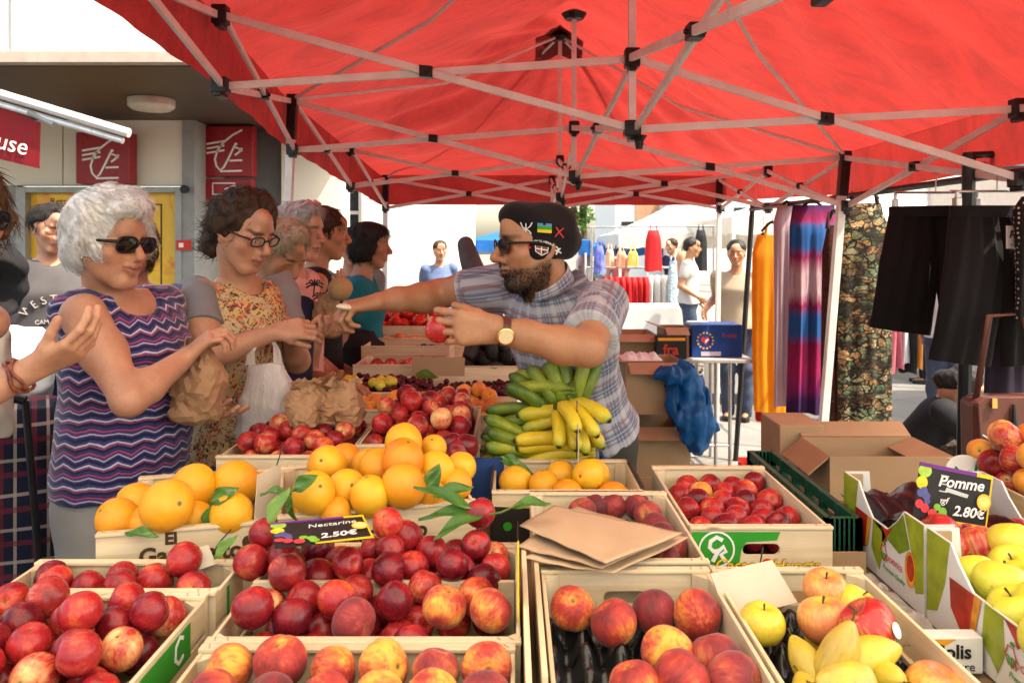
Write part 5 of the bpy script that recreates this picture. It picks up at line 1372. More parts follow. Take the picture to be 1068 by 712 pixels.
# ------------------------------------------------------------------ apple boxes with printed sides
def fruit_box(label,x0,x1,y0,y1,z0,h,seed):
 o = thing('printed_fruit_box', label, 'fruit box', ((x0 + x1) / 2, (y0 + y1) / 2, z0), group='printed apple boxes')
 t = .004; L = y1 - y0; Wd = x1 - x0
 wm = simple('white coated card', (.74, .73, .70), .35, var=.02) if 'white coated card' not in bpy.data.materials else bpy.data.materials['white coated card']
 def gm_(nm,c,ro=.35,var=.25): return bpy.data.materials[nm] if nm in bpy.data.materials else simple(nm,c,ro,var=var,vscale=25)
 gr, gr2, re, ye = gm_('leaf green print', (.30, .36, .02)), gm_('dark leaf print', (.16, .24, .015)), gm_('apple red print', (.42, .03, .015), var=.5), gm_('apple yellow print', (.75, .30, .03), var=.4)
 dip = h * .66
 prof = [(0,0),(L,0),(L,h),(L - .075,h),(L - .10,h * .84),(L - .14,dip),(.14,dip),(.10,h * .84),(.075,h),(0,h)]
 for x,sgn in ((x0,-1),(x1 - t,1)):
  q = MB(); q.prism(prof, t, Matrix(((0, 0, 1, x), (1, 0, 0, y0), (0, 1, 0, z0), (0, 0, 0, 1)))); sp = q.build('side_panel', wm, o)
  xs = x - .0006 if sgn < 0 else x + t + .0001
  def pr_(poly,k,m,nm,hole=()):
   q = MB(); q.prism(poly,.0004,Matrix(((0,0,1,xs - (.0005 * k if sgn < 0 else -.0005 * k)),(1,0,0,y0),(0,1,0,z0),(0,0,0,1)))); q.build(nm,m,sp)
  pr_([(0.001, .25 * h), (.03, .18 * h), (.045, .6 * h), (.072, h - .001), (.001, h - .001)], 0, gr, 'printed_leaf')
  pr_([(L - .001, .12 * h), (L - .035, .2 * h), (L - .06, .55 * h), (L - .074, h - .001), (L - .001, h - .001)], 0, gr, 'printed_leaf')
  pr_([(.05, h * .62), (.075, h - .006), (.098, h * .83), (.138, dip - .001), (.20, dip - .001), (.15, .56 * h), (.09, .48 * h)], 1, gr2, 'printed_leaf')
  pr_([(L * .47, dip - .001), (L * .58, dip - .001), (L * .60, .30 * h), (L * .50, .10 * h), (L * .46, .30 * h)], 1, gr, 'printed_leaf')
  pr_(ell_pts(.048, .40 * h, .020, .030 * h / .15, 18), 2, ye, 'printed_apple'); pr_(ell_pts(.046, .42 * h, .013, .022 * h / .15, 18), 3, re, 'printed_apple')
  pr_([(L * .60, dip - .001), (L * .82, dip - .001), (L * .81, .36 * h), (L * .74, .20 * h), (L * .66, .26 * h)], 2, re, 'printed_apple')
  pr_([(.115, h * .72), (.14, dip - .001), (L * .46, dip - .001), (L * .40, .52 * h), (.16, .46 * h)], 2, re, 'printed_apple')
  pr_([(L * .60, dip - .001), (L * .645, dip - .001), (L * .68, .26 * h), (L * .64, .30 * h)], 3, ye, 'printed_apple')
  if sgn < 0:
   Mx = frame((xs - .0012,y0 + L * .33,z0 + h * .30),(0,-1,0),(0,0,1))
   q = MB(); q.prism(ell_pts(-.038, .010, .014, .017, 6), .0004, Mx, [ell_pts(-.038, .010, .0115, .0145, 6)]); q.build('fruit_logo', M['red_print'], sp)
   q = MB(); q.prism(ell_pts(-.034, .029, .006, .003, 10), .0004, Mx); q.build('logo_leaf', M['green_print'], sp)
   text('apoonia', .024, Mx @ Matrix.Translation((-.0, .006, .0002)), M['red_print'], sp, depth=.0002, off=-.0003)
   text('ap', .024, Mx @ Matrix.Translation((-.0365, .006, .0008)), M['green_print'], sp, depth=.0002, off=.0002)
   text('Premium Quality', .013, Mx @ Matrix.Translation((.002, -.018, .0002)), M['green_print'], sp, depth=.0002, shear=.35)
 for y in (y0 + .0005,y1 - t - .0005):
  q = MB(); q.prism([(t, 0), (Wd - t, 0), (Wd - t, h), (Wd - .055, h), (Wd - .06, h * .62), (.06, h * .62), (.055, h), (t, h)], t, Matrix(((1, 0, 0, x0), (0, 0, 1, y), (0, 1, 0, z0), (0, 0, 0, 1)))); ep = q.build('end_panel', wm, o)
  Mx = frame((x0 + Wd * .36,y - .0008,z0 + h * .45),(1,0,0),(0,0,1))
  q = MB(); q.prism(ell_pts(-.048, .002, .012, .014, 6), .0004, Mx, [ell_pts(-.048, .002, .0098, .0118, 6)]); q.build('fruit_logo', M['red_print'], ep)
  text('apoonia', .026, Mx, M['red_print'], ep, depth=.0002, off=-.0003);
  q = MB(); q.box2((x0 + t, y - .0006, z0 + h * .62 - .007), (x0 + .16, y - .0001, z0 + h * .62 - .001)); q.build('print_line', M['orange_print'], ep)
 for x in (x0 + t + .0005,x1 - t - .0345):
  for y in (y0 + t + .001,y1 - t - .0065):
   q = MB(); q.box2((x, y, z0 + .001), (x + .034, y + .005, z0 + h - .004)); q.build('corner_flap', M['card'], o)
 q = MB(); q.box2((x0 + t, y0 + t + .001, z0), (x1 - t, y1 - t - .001, z0 + .004)); q.build('base', M['card'], o)
 q = MB(); q.box2((x0 + .02, y0 + .012, z0 + .02), (x1 - .02, y1 - .012, z0 + .036)); q.build('inner_tray', M['card_dark'], o)
 return o
ZB = TB
fruit_box('printed apple box with red apples and the price card, farther one', .738, 1.045, 1.425, 1.77, ZB, .165, 1)
fruit_box('printed apple box holding yellow-green apples at the right edge, nearer one', .738, 1.045, 1.0, 1.415, ZB, .165, 2)
q = MB()
def dome(u,v):
 x = .76 + .24 * u; y = 1.52 + .32 * v
 return (x,y,ZB + .085 + .035 * abs(math.sin(7 * u + 1)) * abs(math.sin(6 * v + .5)) + .03 * math.sin(PI * u) * math.sin(PI * v) + .006 * math.sin(41 * u + 9 * v))
q.grid(dome, 40, 40); tr_ = q.build('plastic_liner', M['tray'], None, smooth=True, solid=.001); tag(tr_, 'glossy black plastic tray liner heaved up inside the farther apple box', 'tray liner')
RA = random.Random(21)
for (px, py, Y, r, mk) in ((980, 560, 1.52, .042, 'apple_red'), (1000, 563, 1.56, .040, 'apple_red'), (1020, 574, 1.48, .047, 'apple_red'), (965, 562, 1.60, .036, 'apple_red'), (990, 575, 1.47, .036, 'apple_red'), (1062, 562, 1.62, .040, 'apple_red')):
 fruit('apple', mk, at(px, py, Y), r, 'red apple below the chalk price card in the farther printed box', 'red apples below the price card', RA, stalk=True)
fruit('apple', 'apple_yellow', at(1055, 568, 1.44), .041, 'single yellow apple on the end of the farther printed box, beside the red ones', None, RA, rot=(-.6, .2, 0), stalk=True)
for (px,py,Y,r) in ((1018,602,1.36,.040),(1044,611,1.31,.043),(1068,612,1.34,.042),(1062,640,1.23,.044),(1088,636,1.22,.044),(1090,616,1.30,.042),(1036,630,1.32,.036),(1056,592,1.38,.038),(1100,668,1.12,.044),(1110,650,1.16,.044)):
 fruit('apple', 'apple_green', at(px, py, Y), r, 'yellow-green apple in the nearer printed box at the right edge', 'yellow-green apples at the right edge', RA, rot=(RA.gauss(-.3, .3), RA.gauss(0, .3), RA.uniform(0, 6)), stalk=True)
ca2 = crate('crate heaped with apricots at the right edge beyond the apple boxes', 1.27, 1.84, 0, .34, .34, h=.12, ztop=1.07, hole='none')
fill(ca2, .34, .34, 0, 'apricot', ['apricot', 'apricot', 'nectarine_light'], 64, .030, .035, 22, 'orange apricot heaped at the right edge beyond the apples', 'apricots at the right edge', mound=.12)
o = thing('round_label', 'white round paper label with green print behind the price card', 'label', at(1006, 506, 1.92))
q = MB(); Mx = frame(at(1006, 490, 1.92), (1, .1, 0), (0, .25, 1)); q.prism(ell_pts(0, 0, .048, .036, 28), .001, Mx); q.build('disc', M['white'], o)
q = MB()
for a in (-.3,.5): q.prism(stroke([(-.01 + .02 * a,-.012 + .01 * a),(.0 + .02 * a,.012 + .01 * a)],.006),.0004,Mx @ Matrix.Translation((.0 + .05 * a,0,.0013)))
q.prism(stroke([(-.03, -.004), (-.02, .006), (-.012, -.004)], .005), .0004, Mx @ Matrix.Translation((0, 0, .0013))); q.build('green_print', M['green_print'], o)
q = MB(); Mx2 = Mx; q.tube([Mx2 @ Vector((0, -.036, 0)), Mx2 @ Vector((0, -.14, 0))], .0015, 6); q.build('wire_pin', M['steel'], o)
lt_ = thing('cardboard_tray', 'low cardboard tray with orange printed front between the crate and the apple box', 'carton', (.672, 1.42, TB))
q = MB(); q.box2((.618, 1.27, TB), (.712, 1.60, TB + .006)); q.build('base', M['card_dark'], lt_)
for lo, hi, nm in (((.618, 1.60, TB), (.712, 1.604, TB + .05), 'back_panel'),):
 q = MB(); q.box2(lo, hi); fp = q.build(nm, M['card'] if nm == 'back_panel' else M['white'], lt_)
fp2 = thing('cardboard_carton', 'carton with orange band and black Co Nat lettering low by the right apple box', 'carton', (.67, 1.25, TB))
q = MB(); q.box2((.606, 1.236, TB), (.732, 1.264, TB + .057)); bd = q.build('body', M['white'], fp2, bevel=.002)
q = MB(); q.prism([(.6085, TB + .054), (.6085, TB + .020), (.66, TB + .038), (.69, TB + .054)], .0006, Matrix(((1, 0, 0, 0), (0, 0, -1, 1.2356), (0, 1, 0, 0), (0, 0, 0, 1)))); q.build('orange_band', M['orange_print'], bd)
text('Colis', .030, frame((.682, 1.2348, TB + .034), (1, 0, 0), (0, 0, 1)), M['black_print'], bd, depth=.0003, off=.0008); text('Nature', .020, frame((.690, 1.2348, TB + .011), (1, 0, 0), (0, 0, 1)), M['black_print'], bd, depth=.0003)
def crumple(name,label,cat,c,d,mat,seed,amp=.02,n=34,group=None):
 cr_ = creases(seed,8,30,110,amp)
 q = MB()
 def fn(u,v):
  x = c[0] + d[0] * (u - .5); y = c[1] + d[1] * (v - .5)
  e = min(1,6 * min(u,1 - u,v,1 - v))
  P = np.array([[x,y,0]]); return (x + .2 * float(cr_(P + 3)[0]),y,c[2] + d[2] * e * (.55 + .0 * u) + e * float(cr_(P)[0]))
 q.grid(fn,n,n); o = q.build(name,mat,None); tag(o,label,cat,group); return o
def clear_mat():
 t = NT('clear plastic film'); t.pr(col=(.85, .85, .84), rough=.08, spec=.8, alpha=.28); t.bump(t.noise(t.co(), 70, 3), .6, .01); return t.m
M['clear'] = clear_mat()
crumple('plastic_bag', 'clear crumpled plastic bag lying in the low cardboard tray', 'plastic bag', (.665, 1.42, TB + .016), (.085, .28, .03), M['clear'], 5, .03)
# ------------------------------------------------------------------ open cardboard box and crates below
bx = thing('cardboard_box', 'open brown cardboard box with flaps standing behind the nectarine crate', 'cardboard box', (1.1, 2.46, .68))
x0,x1,y0,y1,z0,z1 = .935,1.30,2.34,2.58,.68,.985
for nm, lo, hi in (('front_wall', (x0, y0, z0), (x1, y0 + .005, z1)), ('back_wall', (x0, y1, z0), (x1, y1 + .005, z1)), ('side_wall', (x0, y0 + .0052, z0), (x0 + .005, y1 - .0002, z1)), ('side_wall', (x1 - .005, y0 + .0052, z0), (x1, y1 - .0002, z1)), ('base', (x0 + .006, y0 + .006, z0), (x1 - .006, y1 - .001, z0 + .006))):
 q = MB(); q.box2(lo, hi); q.build(nm, M['card'], bx)
q = MB(); q.bar((x0 + .002, (y0 + y1) / 2, z1), (x0 - .062, (y0 + y1) / 2, z1 - .055), y1 - y0 - .01, .004); q.build('flap', M['card'], bx)
q = MB(); q.bar(((x0 + x1) / 2, y1 + .003, z1 + .002), ((x0 + x1) / 2, y1 + .07, z1 + .035), x1 - x0 - .01, .004); q.build('flap', M['card'], bx)
q = MB(); q.bar((x1 - .002, (y0 + y1) / 2, z1), (x1 - .085, (y0 + y1) / 2, z1 - .03), y1 - y0 - .02, .004); q.build('flap', M['card'], bx)
q = MB(); q.box2(((x0 + x1) / 2 - .025, y0 - .0006, z0 + .002), ((x0 + x1) / 2 + .025, y0 - .0001, z1 - .12)); q.build('packing_tape', simple('packing tape', (.36, .24, .12), .2), bx)
bx2 = thing('cardboard_box', 'second brown box tucked against the left side of the open box', 'cardboard box', (.86, 2.55, .68))
q = MB(); q.box2((.875, 2.60, .68), (1.02, 2.80, 1.02)); q.build('body', M['card'], bx2, bevel=.003)
q = MB(); q.box2((.90, 2.598, .86), (.93, 2.599, .93)); q.build('label', M['white'], bx2)
M['green_plastic'] = simple('dark green plastic', (.012, .075, .04), .4, var=.15)
def plastic_crate(label,x0,x1,y0,y1,z0,h):
 o = thing('plastic_crate', label, 'crate', ((x0 + x1) / 2, (y0 + y1) / 2, z0), group='green plastic crates under the cardboard box')
 for (a,c) in (((x0,y0),(x1,y0)),((x0,y1),(x1,y1)),((x0,y0),(x0,y1)),((x1,y0),(x1,y1))):
  for z in (z0 + .01,z0 + h * .5,z0 + h - .012):
   q = MB(); q.bar((a[0], a[1], z), (c[0], c[1], z), .012, .024); q.build('rail', M['green_plastic'], o)
  n = 6
  for i in range(n + 1):
   x,y = a[0] + (c[0] - a[0]) * i / n,a[1] + (c[1] - a[1]) * i / n
   q = MB(); q.box((x, y, z0 + h / 2), (.016, .016, h - .002)); q.build('upright', M['green_plastic'], o)
 q = MB(); q.box2((x0, y0, z0 + .002), (x1, y1, z0 + .01)); q.build('base', M['green_plastic'], o)
plastic_crate('dark green plastic crate directly below the open cardboard box', .86, 1.34, 2.3, 2.82, .38, .29)
plastic_crate('dark green plastic crate on the paving at the bottom of the stack', .86, 1.34, 2.3, 2.82, .06, .29)
plastic_crate('dark green plastic crate between the printed nectarine crate and the apple box', .66, .72, 1.66, 2.2, TB, .10)
rb = thing('red_tray_box', 'shallow brown box with bright red inside on the paving by the garment rail', 'carton', (1.63, 5.1, 0))
for lo,hi in (((1.49,5.0,.01),(1.77,5.006,.17)),((1.49,5.24,.01),(1.77,5.246,.22)),((1.49,5.007,.01),(1.496,5.239,.2)),((1.764,5.007,.01),(1.77,5.239,.2))):
 q = MB(); q.box2(lo, hi); q.build('wall', M['card_dark'] if lo[1] == 5.0 else M['red_print'], rb)
q = MB(); q.box2((1.497, 5.007, .01), (1.763, 5.239, .03)); q.build('base', M['red_print'], rb)
gb = thing('grape_box', 'small white and green box of dark grapes on the paving behind the seller', 'carton', (1.25, 6.2, 0))
for lo, hi, m_ in (((1.09, 6.05, .01), (1.41, 6.056, .13), M['white']), ((1.09, 6.35, .01), (1.41, 6.356, .17), M['white']), ((1.09, 6.057, .01), (1.096, 6.349, .15), M['green_print']), ((1.404, 6.057, .01), (1.41, 6.349, .15), M['white'])):
 q = MB(); q.box2(lo, hi); q.build('wall', m_, gb)
q = MB(); q.box2((1.10, 6.048, .03), (1.28, 6.0495, .09)); q.build('green_print', M['green_print'], gb)
q = MB(); q.box2((1.097, 6.057, .01), (1.403, 6.349, .05)); q.build('base', M['card_dark'], gb)
for i in range(40):
 fruit('grape', 'grape', (1.12 + RA.uniform(0, .26), 6.08 + RA.uniform(0, .24), .075 + RA.uniform(0, .03)), .018, 'dark grape in the small box on the paving', 'dark grapes on the paving', RA)
# ------------------------------------------------------------------ trestle table with boxes behind the seller
tt = thing('trestle_table', 'folding steel trestle table carrying the blue box behind the seller', 'table', (1.2, 5.8, 0))
q = MB(); q.box2((.62, 5.5, .80), (1.68, 6.15, .825)); q.build('tabletop', simple('grey table top', (.42, .40, .37), .5), tt, bevel=.004)
for y in (5.55,6.1):
 for x in (1.22,1.42,1.52):
  q = MB(); q.tube([(x, y, .004), (x, y, .80)], .013, 8); q.build('leg', M['steel'], tt)
 q = MB(); q.tube([(1.0, y, .78), (1.42, y, .36)], .010, 6); q.build('brace', M['steel'], tt)
 q = MB(); q.tube([(1.22, y, .22), (1.52, y, .22)], .010, 6); q.build('cross_bar', M['steel'], tt)
for x in (1.22,1.52):
 q = MB(); q.tube([(x, 5.55, .30), (x, 6.1, .30)], .009, 6); q.build('cross_bar', M['steel'], tt)
bb = thing('blue_box', 'blue printed cardboard box with a sun and heart emblem on the trestle table', 'carton', (1.44, 5.75, .826))
q = MB(); q.box2((1.265, 5.6, .826), (1.62, 5.85, 1.055)); bdy = q.build('body', simple('blue printed card', (.012, .055, .26), .45, var=.1), bb, bevel=.004)
Mx = frame((1.36,5.5985,.945),(1,0,0),(0,0,1))
q = MB()
for i in range(14): q.prism(ell_pts(.055 * math.cos(i * .4488),.055 * math.sin(i * .4488),.007,.007,8),.001,Mx)
q.build('dot_ring', M['yellow_print'], bdy)
q = MB(); q.prism([(0, -.03), (.03, .004), (.026, .022), (.01, .024), (0, .012), (-.01, .024), (-.026, .022), (-.03, .004)], .001, Mx); q.build('heart', M['red_print'], bdy)
q = MB(); q.prism([(-.002, -.02), (.022, .004), (.018, .014), (0, .002)], .0015, Mx); q.build('heart_highlight', M['white'], bdy)
q = MB(); q.box2((1.33, 5.5975, .838), (1.47, 5.5988, .868)); q.build('label_strip', simple('lilac label', (.55, .48, .62), .5), bdy)
text('Frutta', .04, frame((1.53, 5.5985, .98), (1, 0, 0), (0, 0, 1)), M['red_print'], bdy, depth=.0004)
def carton(label, lo, hi, mat='card', flaps=True):
 o = thing('cardboard_carton', label, 'carton', ((lo[0] + hi[0]) / 2, (lo[1] + hi[1]) / 2, lo[2]))
 t = .005
 for l,h_ in (((lo[0],lo[1],lo[2]),(hi[0],lo[1] + t,hi[2])),((lo[0],hi[1] - t,lo[2]),(hi[0],hi[1],hi[2])),((lo[0],lo[1] + t + .0002,lo[2]),(lo[0] + t,hi[1] - t - .0002,hi[2])),((hi[0] - t,lo[1] + t + .0002,lo[2]),(hi[0],hi[1] - t - .0002,hi[2]))):
  q = MB(); q.box2(l, h_); q.build('wall', M[mat], o)
 q = MB(); q.box2((lo[0] + t, lo[1] + t, lo[2] + .001), (hi[0] - t, hi[1] - t, lo[2] + .008)); q.build('base', M[mat], o)
 if flaps:
  ym = (lo[1] + hi[1]) / 2
  q = MB(); q.bar((lo[0], ym, hi[2] + .003), (lo[0] - .09, ym, hi[2] + .03), hi[1] - lo[1] - .02, .004); q.build('flap', M[mat], o)
  q = MB(); q.bar((hi[0], ym, hi[2] + .003), (hi[0] + .08, ym, hi[2] - .05), hi[1] - lo[1] - .02, .004); q.build('flap', M[mat], o)
  xm = (lo[0] + hi[0]) / 2
  q = MB(); q.bar((xm, lo[1], hi[2] + .003), (xm, lo[1] - .09, hi[2] - .04), hi[0] - lo[0] - .02, .004); q.build('flap', M[mat], o)
 return o
carton('brown carton at the bottom of the stack behind the seller', (.56, 3.95, .005), (.90, 4.35, .36), flaps=False)
carton('brown carton in the middle of the stack behind the seller', (.58, 3.97, .365), (.89, 4.33, .70), flaps=True)
carton('open brown carton topmost of the stack behind the seller', (.57, 3.98, .765), (.86, 4.32, 1.02))
carton('brown carton on the trestle table beside the blue box', (1.07, 5.62, .826), (1.25, 5.88, 1.03))
carton('wide brown carton with low walls behind the stack on the trestle table', (.66, 5.65, .826), (1.02, 6.05, .98))
carton('brown carton standing on the paving right behind the seller', (.50, 3.05, .005), (.72, 3.4, .62), flaps=False)
bk = thing('black_crate', 'black crate with red lettering at the edge of the trestle table', 'crate', (1.0, 5.4, .826))
q = MB(); q.box2((1.0, 5.51, .826), (1.21, 5.60, .99)); bb2 = q.build('body', M['black'], bk, bevel=.004)
text('fra', .10, frame((1.10, 5.5085, .89), (1, 0, 0), (0, 0, 1)), M['red_print'], bb2, depth=.001, off=.002)
q = MB(); q.box2((1.01, 5.507, .955), (1.20, 5.5095, .975)); q.build('print_line', M['orange_print'], bb2)
s_ = SDF(.008)
s_.ell((.86,3.92,.86),(.10,.07,.17),k=.03); s_.ell((.90,3.88,.72),(.09,.06,.13),k=.03); s_.ell((.80,3.9,.98),(.09,.08,.05),k=.03)
s_.disp = lambda P: creases(8,8,30,90,.035,(1,1,.25))(P) + creases(9,6,15,40,.03)(P)
V, Q = s_.mesh(); bp_ = link_mesh(np_mesh(V, Q), 'plastic_bag', simple('blue plastic film', (.01, .12, .36), .25, var=.15, transl=.3), None, smooth=True); tag(bp_, 'blue crumpled plastic bag hanging over the carton stack', 'plastic bag')
crumple('paper_sheet', 'white paper sheets crumpled on top of the open carton', 'paper', (.66, 4.1, 1.03), (.2, .2, .03), M['white'], 12, .03)
# ------------------------------------------------------------------ garments
GN = [0]
def garment(name,label,cat,x,Y,ztop,zbot,wprof,mat,group=None,depth=.05,folds=6,fold=.18,rz=0.0,hem=None,seed=0,straps=None,nu=60,nv=40,hanger=True,rail_z=None,open_bottom=True):
 """hanging clothing: wprof = [(t, halfwidth, xshift)], t = 0 top .. 1 bottom"""
 r = random.Random(seed); ph = r.uniform(0,6)
 T = [p[0] for p in wprof]; Wd = [p[1] for p in wprof]; Xs = [p[2] if len(p) > 2 else 0 for p in wprof]
 Rm = Matrix.Rotation(rz, 4, 'Z')
 q = MB()
 def fn(u,v):
  a = 2 * PI * u; hw = float(np.interp(v,T,Wd)); xs = float(np.interp(v,T,Xs))
  c,s = math.cos(a),math.sin(a)
  ff = fold * min(1,v * 2.0)
  xx = hw * c * (1 + .02 * math.sin(5 * v + ph)); dd = depth * (1.0 if v > .12 else .35 + v * 5)
  yy = dd * s * (1 + ff * math.sin(folds * xx / max(hw,.01) * 2.2 + ph + 1.5 * v)) + ff * depth * 1.3 * math.sin(folds * xx / max(hw,.01) + ph * 2 + 2 * v)
  z = ztop + (zbot - ztop) * v + .010 * math.sin(3 * a + ph) * v
  if hem: z += hem * c * v
  p = Rm @ Vector((xx + xs,yy,0)); return (x + p.x,Y + p.y,z)
 q.grid(fn,nu,nv)
 me = q.mesh(name)
 vattr(me, 'pc', np.array([[(i // (nv + 1)) / nu, (i % (nv + 1)) / nv, 0] for i in range(len(me.vertices))]))
 if straps:
  o = thing(name,label,cat,(x,Y,zbot),group=group)
  link_mesh(me, 'body', mat, o, smooth=True)
  for sx in straps:
   q = MB(); a = Rm @ Vector((sx, 0, 0)); b_ = Rm @ Vector((sx * .75, 0, 0)); q.tube([(x + a.x, Y + a.y - depth * .3, ztop - .02), (x + b_.x, Y + b_.y, ztop + .075), (x + a.x, Y + a.y + depth * .3, ztop - .02)], .008, 6); q.build('strap', mat, o)
 else:
  o = link_mesh(me,name,mat,None,smooth=True); tag(o,label,cat,group)
 if hanger:
  hz = ztop + (.06 if straps else -.005); hw = wprof[0][1] * .85; rzz = rail_z if rail_z else hz + .13
  h = thing('coat_hanger', 'black coat hanger carrying the ' + hanger if isinstance(hanger, str) else 'hanger', 'hanger', (x, Y, hz))
  q = MB(); p = [Rm @ Vector((c * hw,0,0)) for c in (-1,0,1)]
  q.tube([(x + p[0].x, Y + p[0].y, hz - .035), (x + p[0].x * .3, Y + p[0].y * .3, hz + .02), (x, Y, hz + .03), (x + p[2].x * .3, Y + p[2].y * .3, hz + .02), (x + p[2].x, Y + p[2].y, hz - .035)], [.008, .010, .011, .010, .008], 8); q.build('arms', M['black'], h, smooth=True)
  q = MB(); q.tube([(x, Y, hz + .03), (x, Y, rzz - .02), (x + .015, Y, rzz + .012), (x, Y, rzz + .022), (x - .014, Y, rzz + .006)], .003, 6); q.build('hook', M['steel'], h)
 return o
def print_mat(name,fn,rough=.75,tr=.15):
 t = NT(name); c = fn(t); t.pr(col=c,rough=rough,spec=.12,sheen=.05); t.bump(t.noise(t.co(),300,2),.15,.002)
 if tr: t.translucent(tr,c)
 return t.m
def tiedye(t):
 v = t.co(); x,y,z = t.sep(v)
 a = t.n('ShaderNodeAttribute', attribute_name='pc').outputs['Vector']; u, w_, _ = t.sep(a)
 st = t.noise(t.scale(v,(55,55,4)),1.0,4,.7)
 f = t.math('ADD', w_, t.math('MULTIPLY', t.math('SUBTRACT', st, .5), .10))
 pk,pu,bl,wh,nv = (.26,.015,.075),(.045,.014,.08),(.02,.095,.28),(.50,.34,.38),(.03,.012,.05)
 c = t.ramp(f,[(.0,pu),(.07,pk),(.10,bl),(.20,bl),(.25,pk),(.33,wh),(.42,wh),(.48,pk),(.53,bl),(.62,bl),(.67,pk),(.78,(.35,.02,.10)),(.88,(.22,.02,.12)),(.93,pu),(1,nv)])
 return t.mix(t.math('MULTIPLY', t.rampv(st, .52, .70), .7), c, pu)
def snake(t):
 v = t.co(); vv = t.vmath('ADD', t.scale(v, (1, 1, 1.9)), t.vmath('SCALE', t.n('ShaderNodeTexNoise', {'Vector': v, 'Scale': 9.0, 'Detail': 3.0}).outputs['Color']))
 d = t.n('ShaderNodeTexVoronoi', {'Vector': vv, 'Scale': 17.0}, feature='DISTANCE_TO_EDGE').outputs['Distance']
 cc = t.n('ShaderNodeTexVoronoi', {'Vector': vv, 'Scale': 17.0})
 k = t.sep(cc.outputs['Color'])[0]
 c = t.ramp(k,[(.0,(.50,.24,.08)),(.25,(.09,.15,.08)),(.45,(.58,.34,.16)),(.65,(.20,.12,.05)),(.8,(.09,.18,.10)),(1,(.50,.38,.22))])
 c = t.mix(t.rampv(d,.12,.05),c,(.012,.010,.008,1))
 sc = t.n('ShaderNodeTexVoronoi', {'Vector': v, 'Scale': 70.0}, feature='DISTANCE_TO_EDGE').outputs['Distance']
 c = t.mix(t.math('MULTIPLY', t.rampv(sc, .12, .03), .75), c, (.012, .010, .008, 1))
 ds = t.rampv(t.noise(t.scale(v,(5,5,8)),1.0,3,.6,1.0),.46,.56)
 return t.mix(t.math('MULTIPLY', ds, .88), c, (.015, .012, .010, 1))
def darkprint(t):
 v = t.co(); n = t.noise(v,26,4,.7,1.2)
 return t.ramp(n,[(.35,(.012,.010,.012)),(.52,(.10,.03,.02)),(.6,(.015,.012,.014)),(.7,(.20,.12,.06))])
def dots(t):
 d = t.n('ShaderNodeTexVoronoi', {'Vector': t.co(), 'Scale': 55.0, 'Randomness': .4}).outputs['Distance']
 return t.mix(t.rampv(d,.28,.22),(.012,.012,.013,1),(.55,.50,.40,1))
def denim(t):
 v = t.co(); n = t.noise(t.scale(v,(3,3,2)),1,3); f = t.noise(t.scale(v,(300,300,20)),1,2)
 c = t.ramp(n, [(.3, (.005, .0045, .005)), (.75, (.013, .011, .012))]); return t.mix(t.math('MULTIPLY', f, .15), c, (.05, .045, .045, 1))
m_yel = simple('yellow chiffon', (.84, .37, .012), .7, var=.06, transl=.45); m_lav = simple('lavender jersey', (.50, .38, .43), .75, var=.05, transl=.2)
m_tie, m_snk, m_drk, m_dot, m_den = print_mat('tie-dye cotton', tiedye), print_mat('snake print', snake, .7, .08), print_mat('dark printed cloth', darkprint, .7, 0), print_mat('dotted cloth', dots, .7, 0), print_mat('black denim', denim, .8, 0)
m_red = simple('red dress cloth', (.52, .012, .015), .65, var=.1, transl=.2); m_wht = simple('white cloth', (.72, .70, .68), .8, var=.05, transl=.25)
m_pnk = simple('pink cloth', (.68, .20, .25), .8, var=.08, transl=.2); m_ora = simple('orange cloth', (.75, .30, .06), .8, var=.08, transl=.2); m_blk = simple('black cloth', (.012, .012, .014), .8, var=.3)
RZL = 1.885
def gpx(px0,px1,py0,py1,Y):
 a,b_ = at(px0,py0,Y),at(px1,py1,Y); return (a.x + b_.x) / 2,(b_.x - a.x) / 2,a.z,b_.z
x,hw,zt,zb = gpx(784,827,245,434,5.5)
garment('yellow_dress', 'long yellow dress glowing in the sun at the left end of the garment rail', 'dress', x, 5.5, zt, zb, [(0, hw * .62, -.015), (.1, hw * .95, 0), (.35, hw * .98, .0), (.7, hw, .0), (1, hw * 1.05, .02)], m_yel, seed=1, hem=-.05, straps=(-.05, .06), rail_z=RZL, hanger='yellow dress', depth=.035)
x,hw,zt,zb = gpx(787,803,300,437,5.7)
garment('red_dress', 'red garment whose hem shows below the yellow dress', 'dress', x, 5.68, zt + .3, zb, [(0, hw * .6), (.2, hw), (1, hw)], m_red, seed=2, straps=(-.04, .04), rail_z=RZL, hanger='red garment behind the yellow dress', depth=.03)
x,hw,zt,zb = gpx(807,834,214,424,5.25)
garment('lavender_dress', 'plain lavender dress hanging between the yellow and the tie-dye dress', 'dress', x, 5.25, zt, zb, [(0, hw * .7), (.08, hw), (1, hw)], m_lav, seed=3, rail_z=RZL, hanger='lavender dress', depth=.04)
x,hw,zt,zb = gpx(822,873,214,431,4.95)
garment('maxi_dress', 'pink and blue tie-dye maxi dress on the garment rail', 'dress', x, 4.95, zt, zb, [(0, hw * .8), (.1, hw * .92), (.5, hw * .95), (1, hw * 1.05)], m_tie, seed=4, folds=9, fold=.3, rail_z=RZL, hanger='tie-dye maxi dress', depth=.05)
x,hw,zt,zb = gpx(856,884,235,461,4.6)
garment('maxi_dress', 'dark printed dress mostly hidden behind the pale tent leg', 'dress', x, 4.6, zt, zb, [(0, hw * .5), (.12, hw * .9), (1, hw)], m_drk, seed=5, straps=(-.04, .05), rail_z=RZL, hanger='dark printed dress', depth=.04)
x,hw,zt,zb = gpx(873,930,212,463,4.35)
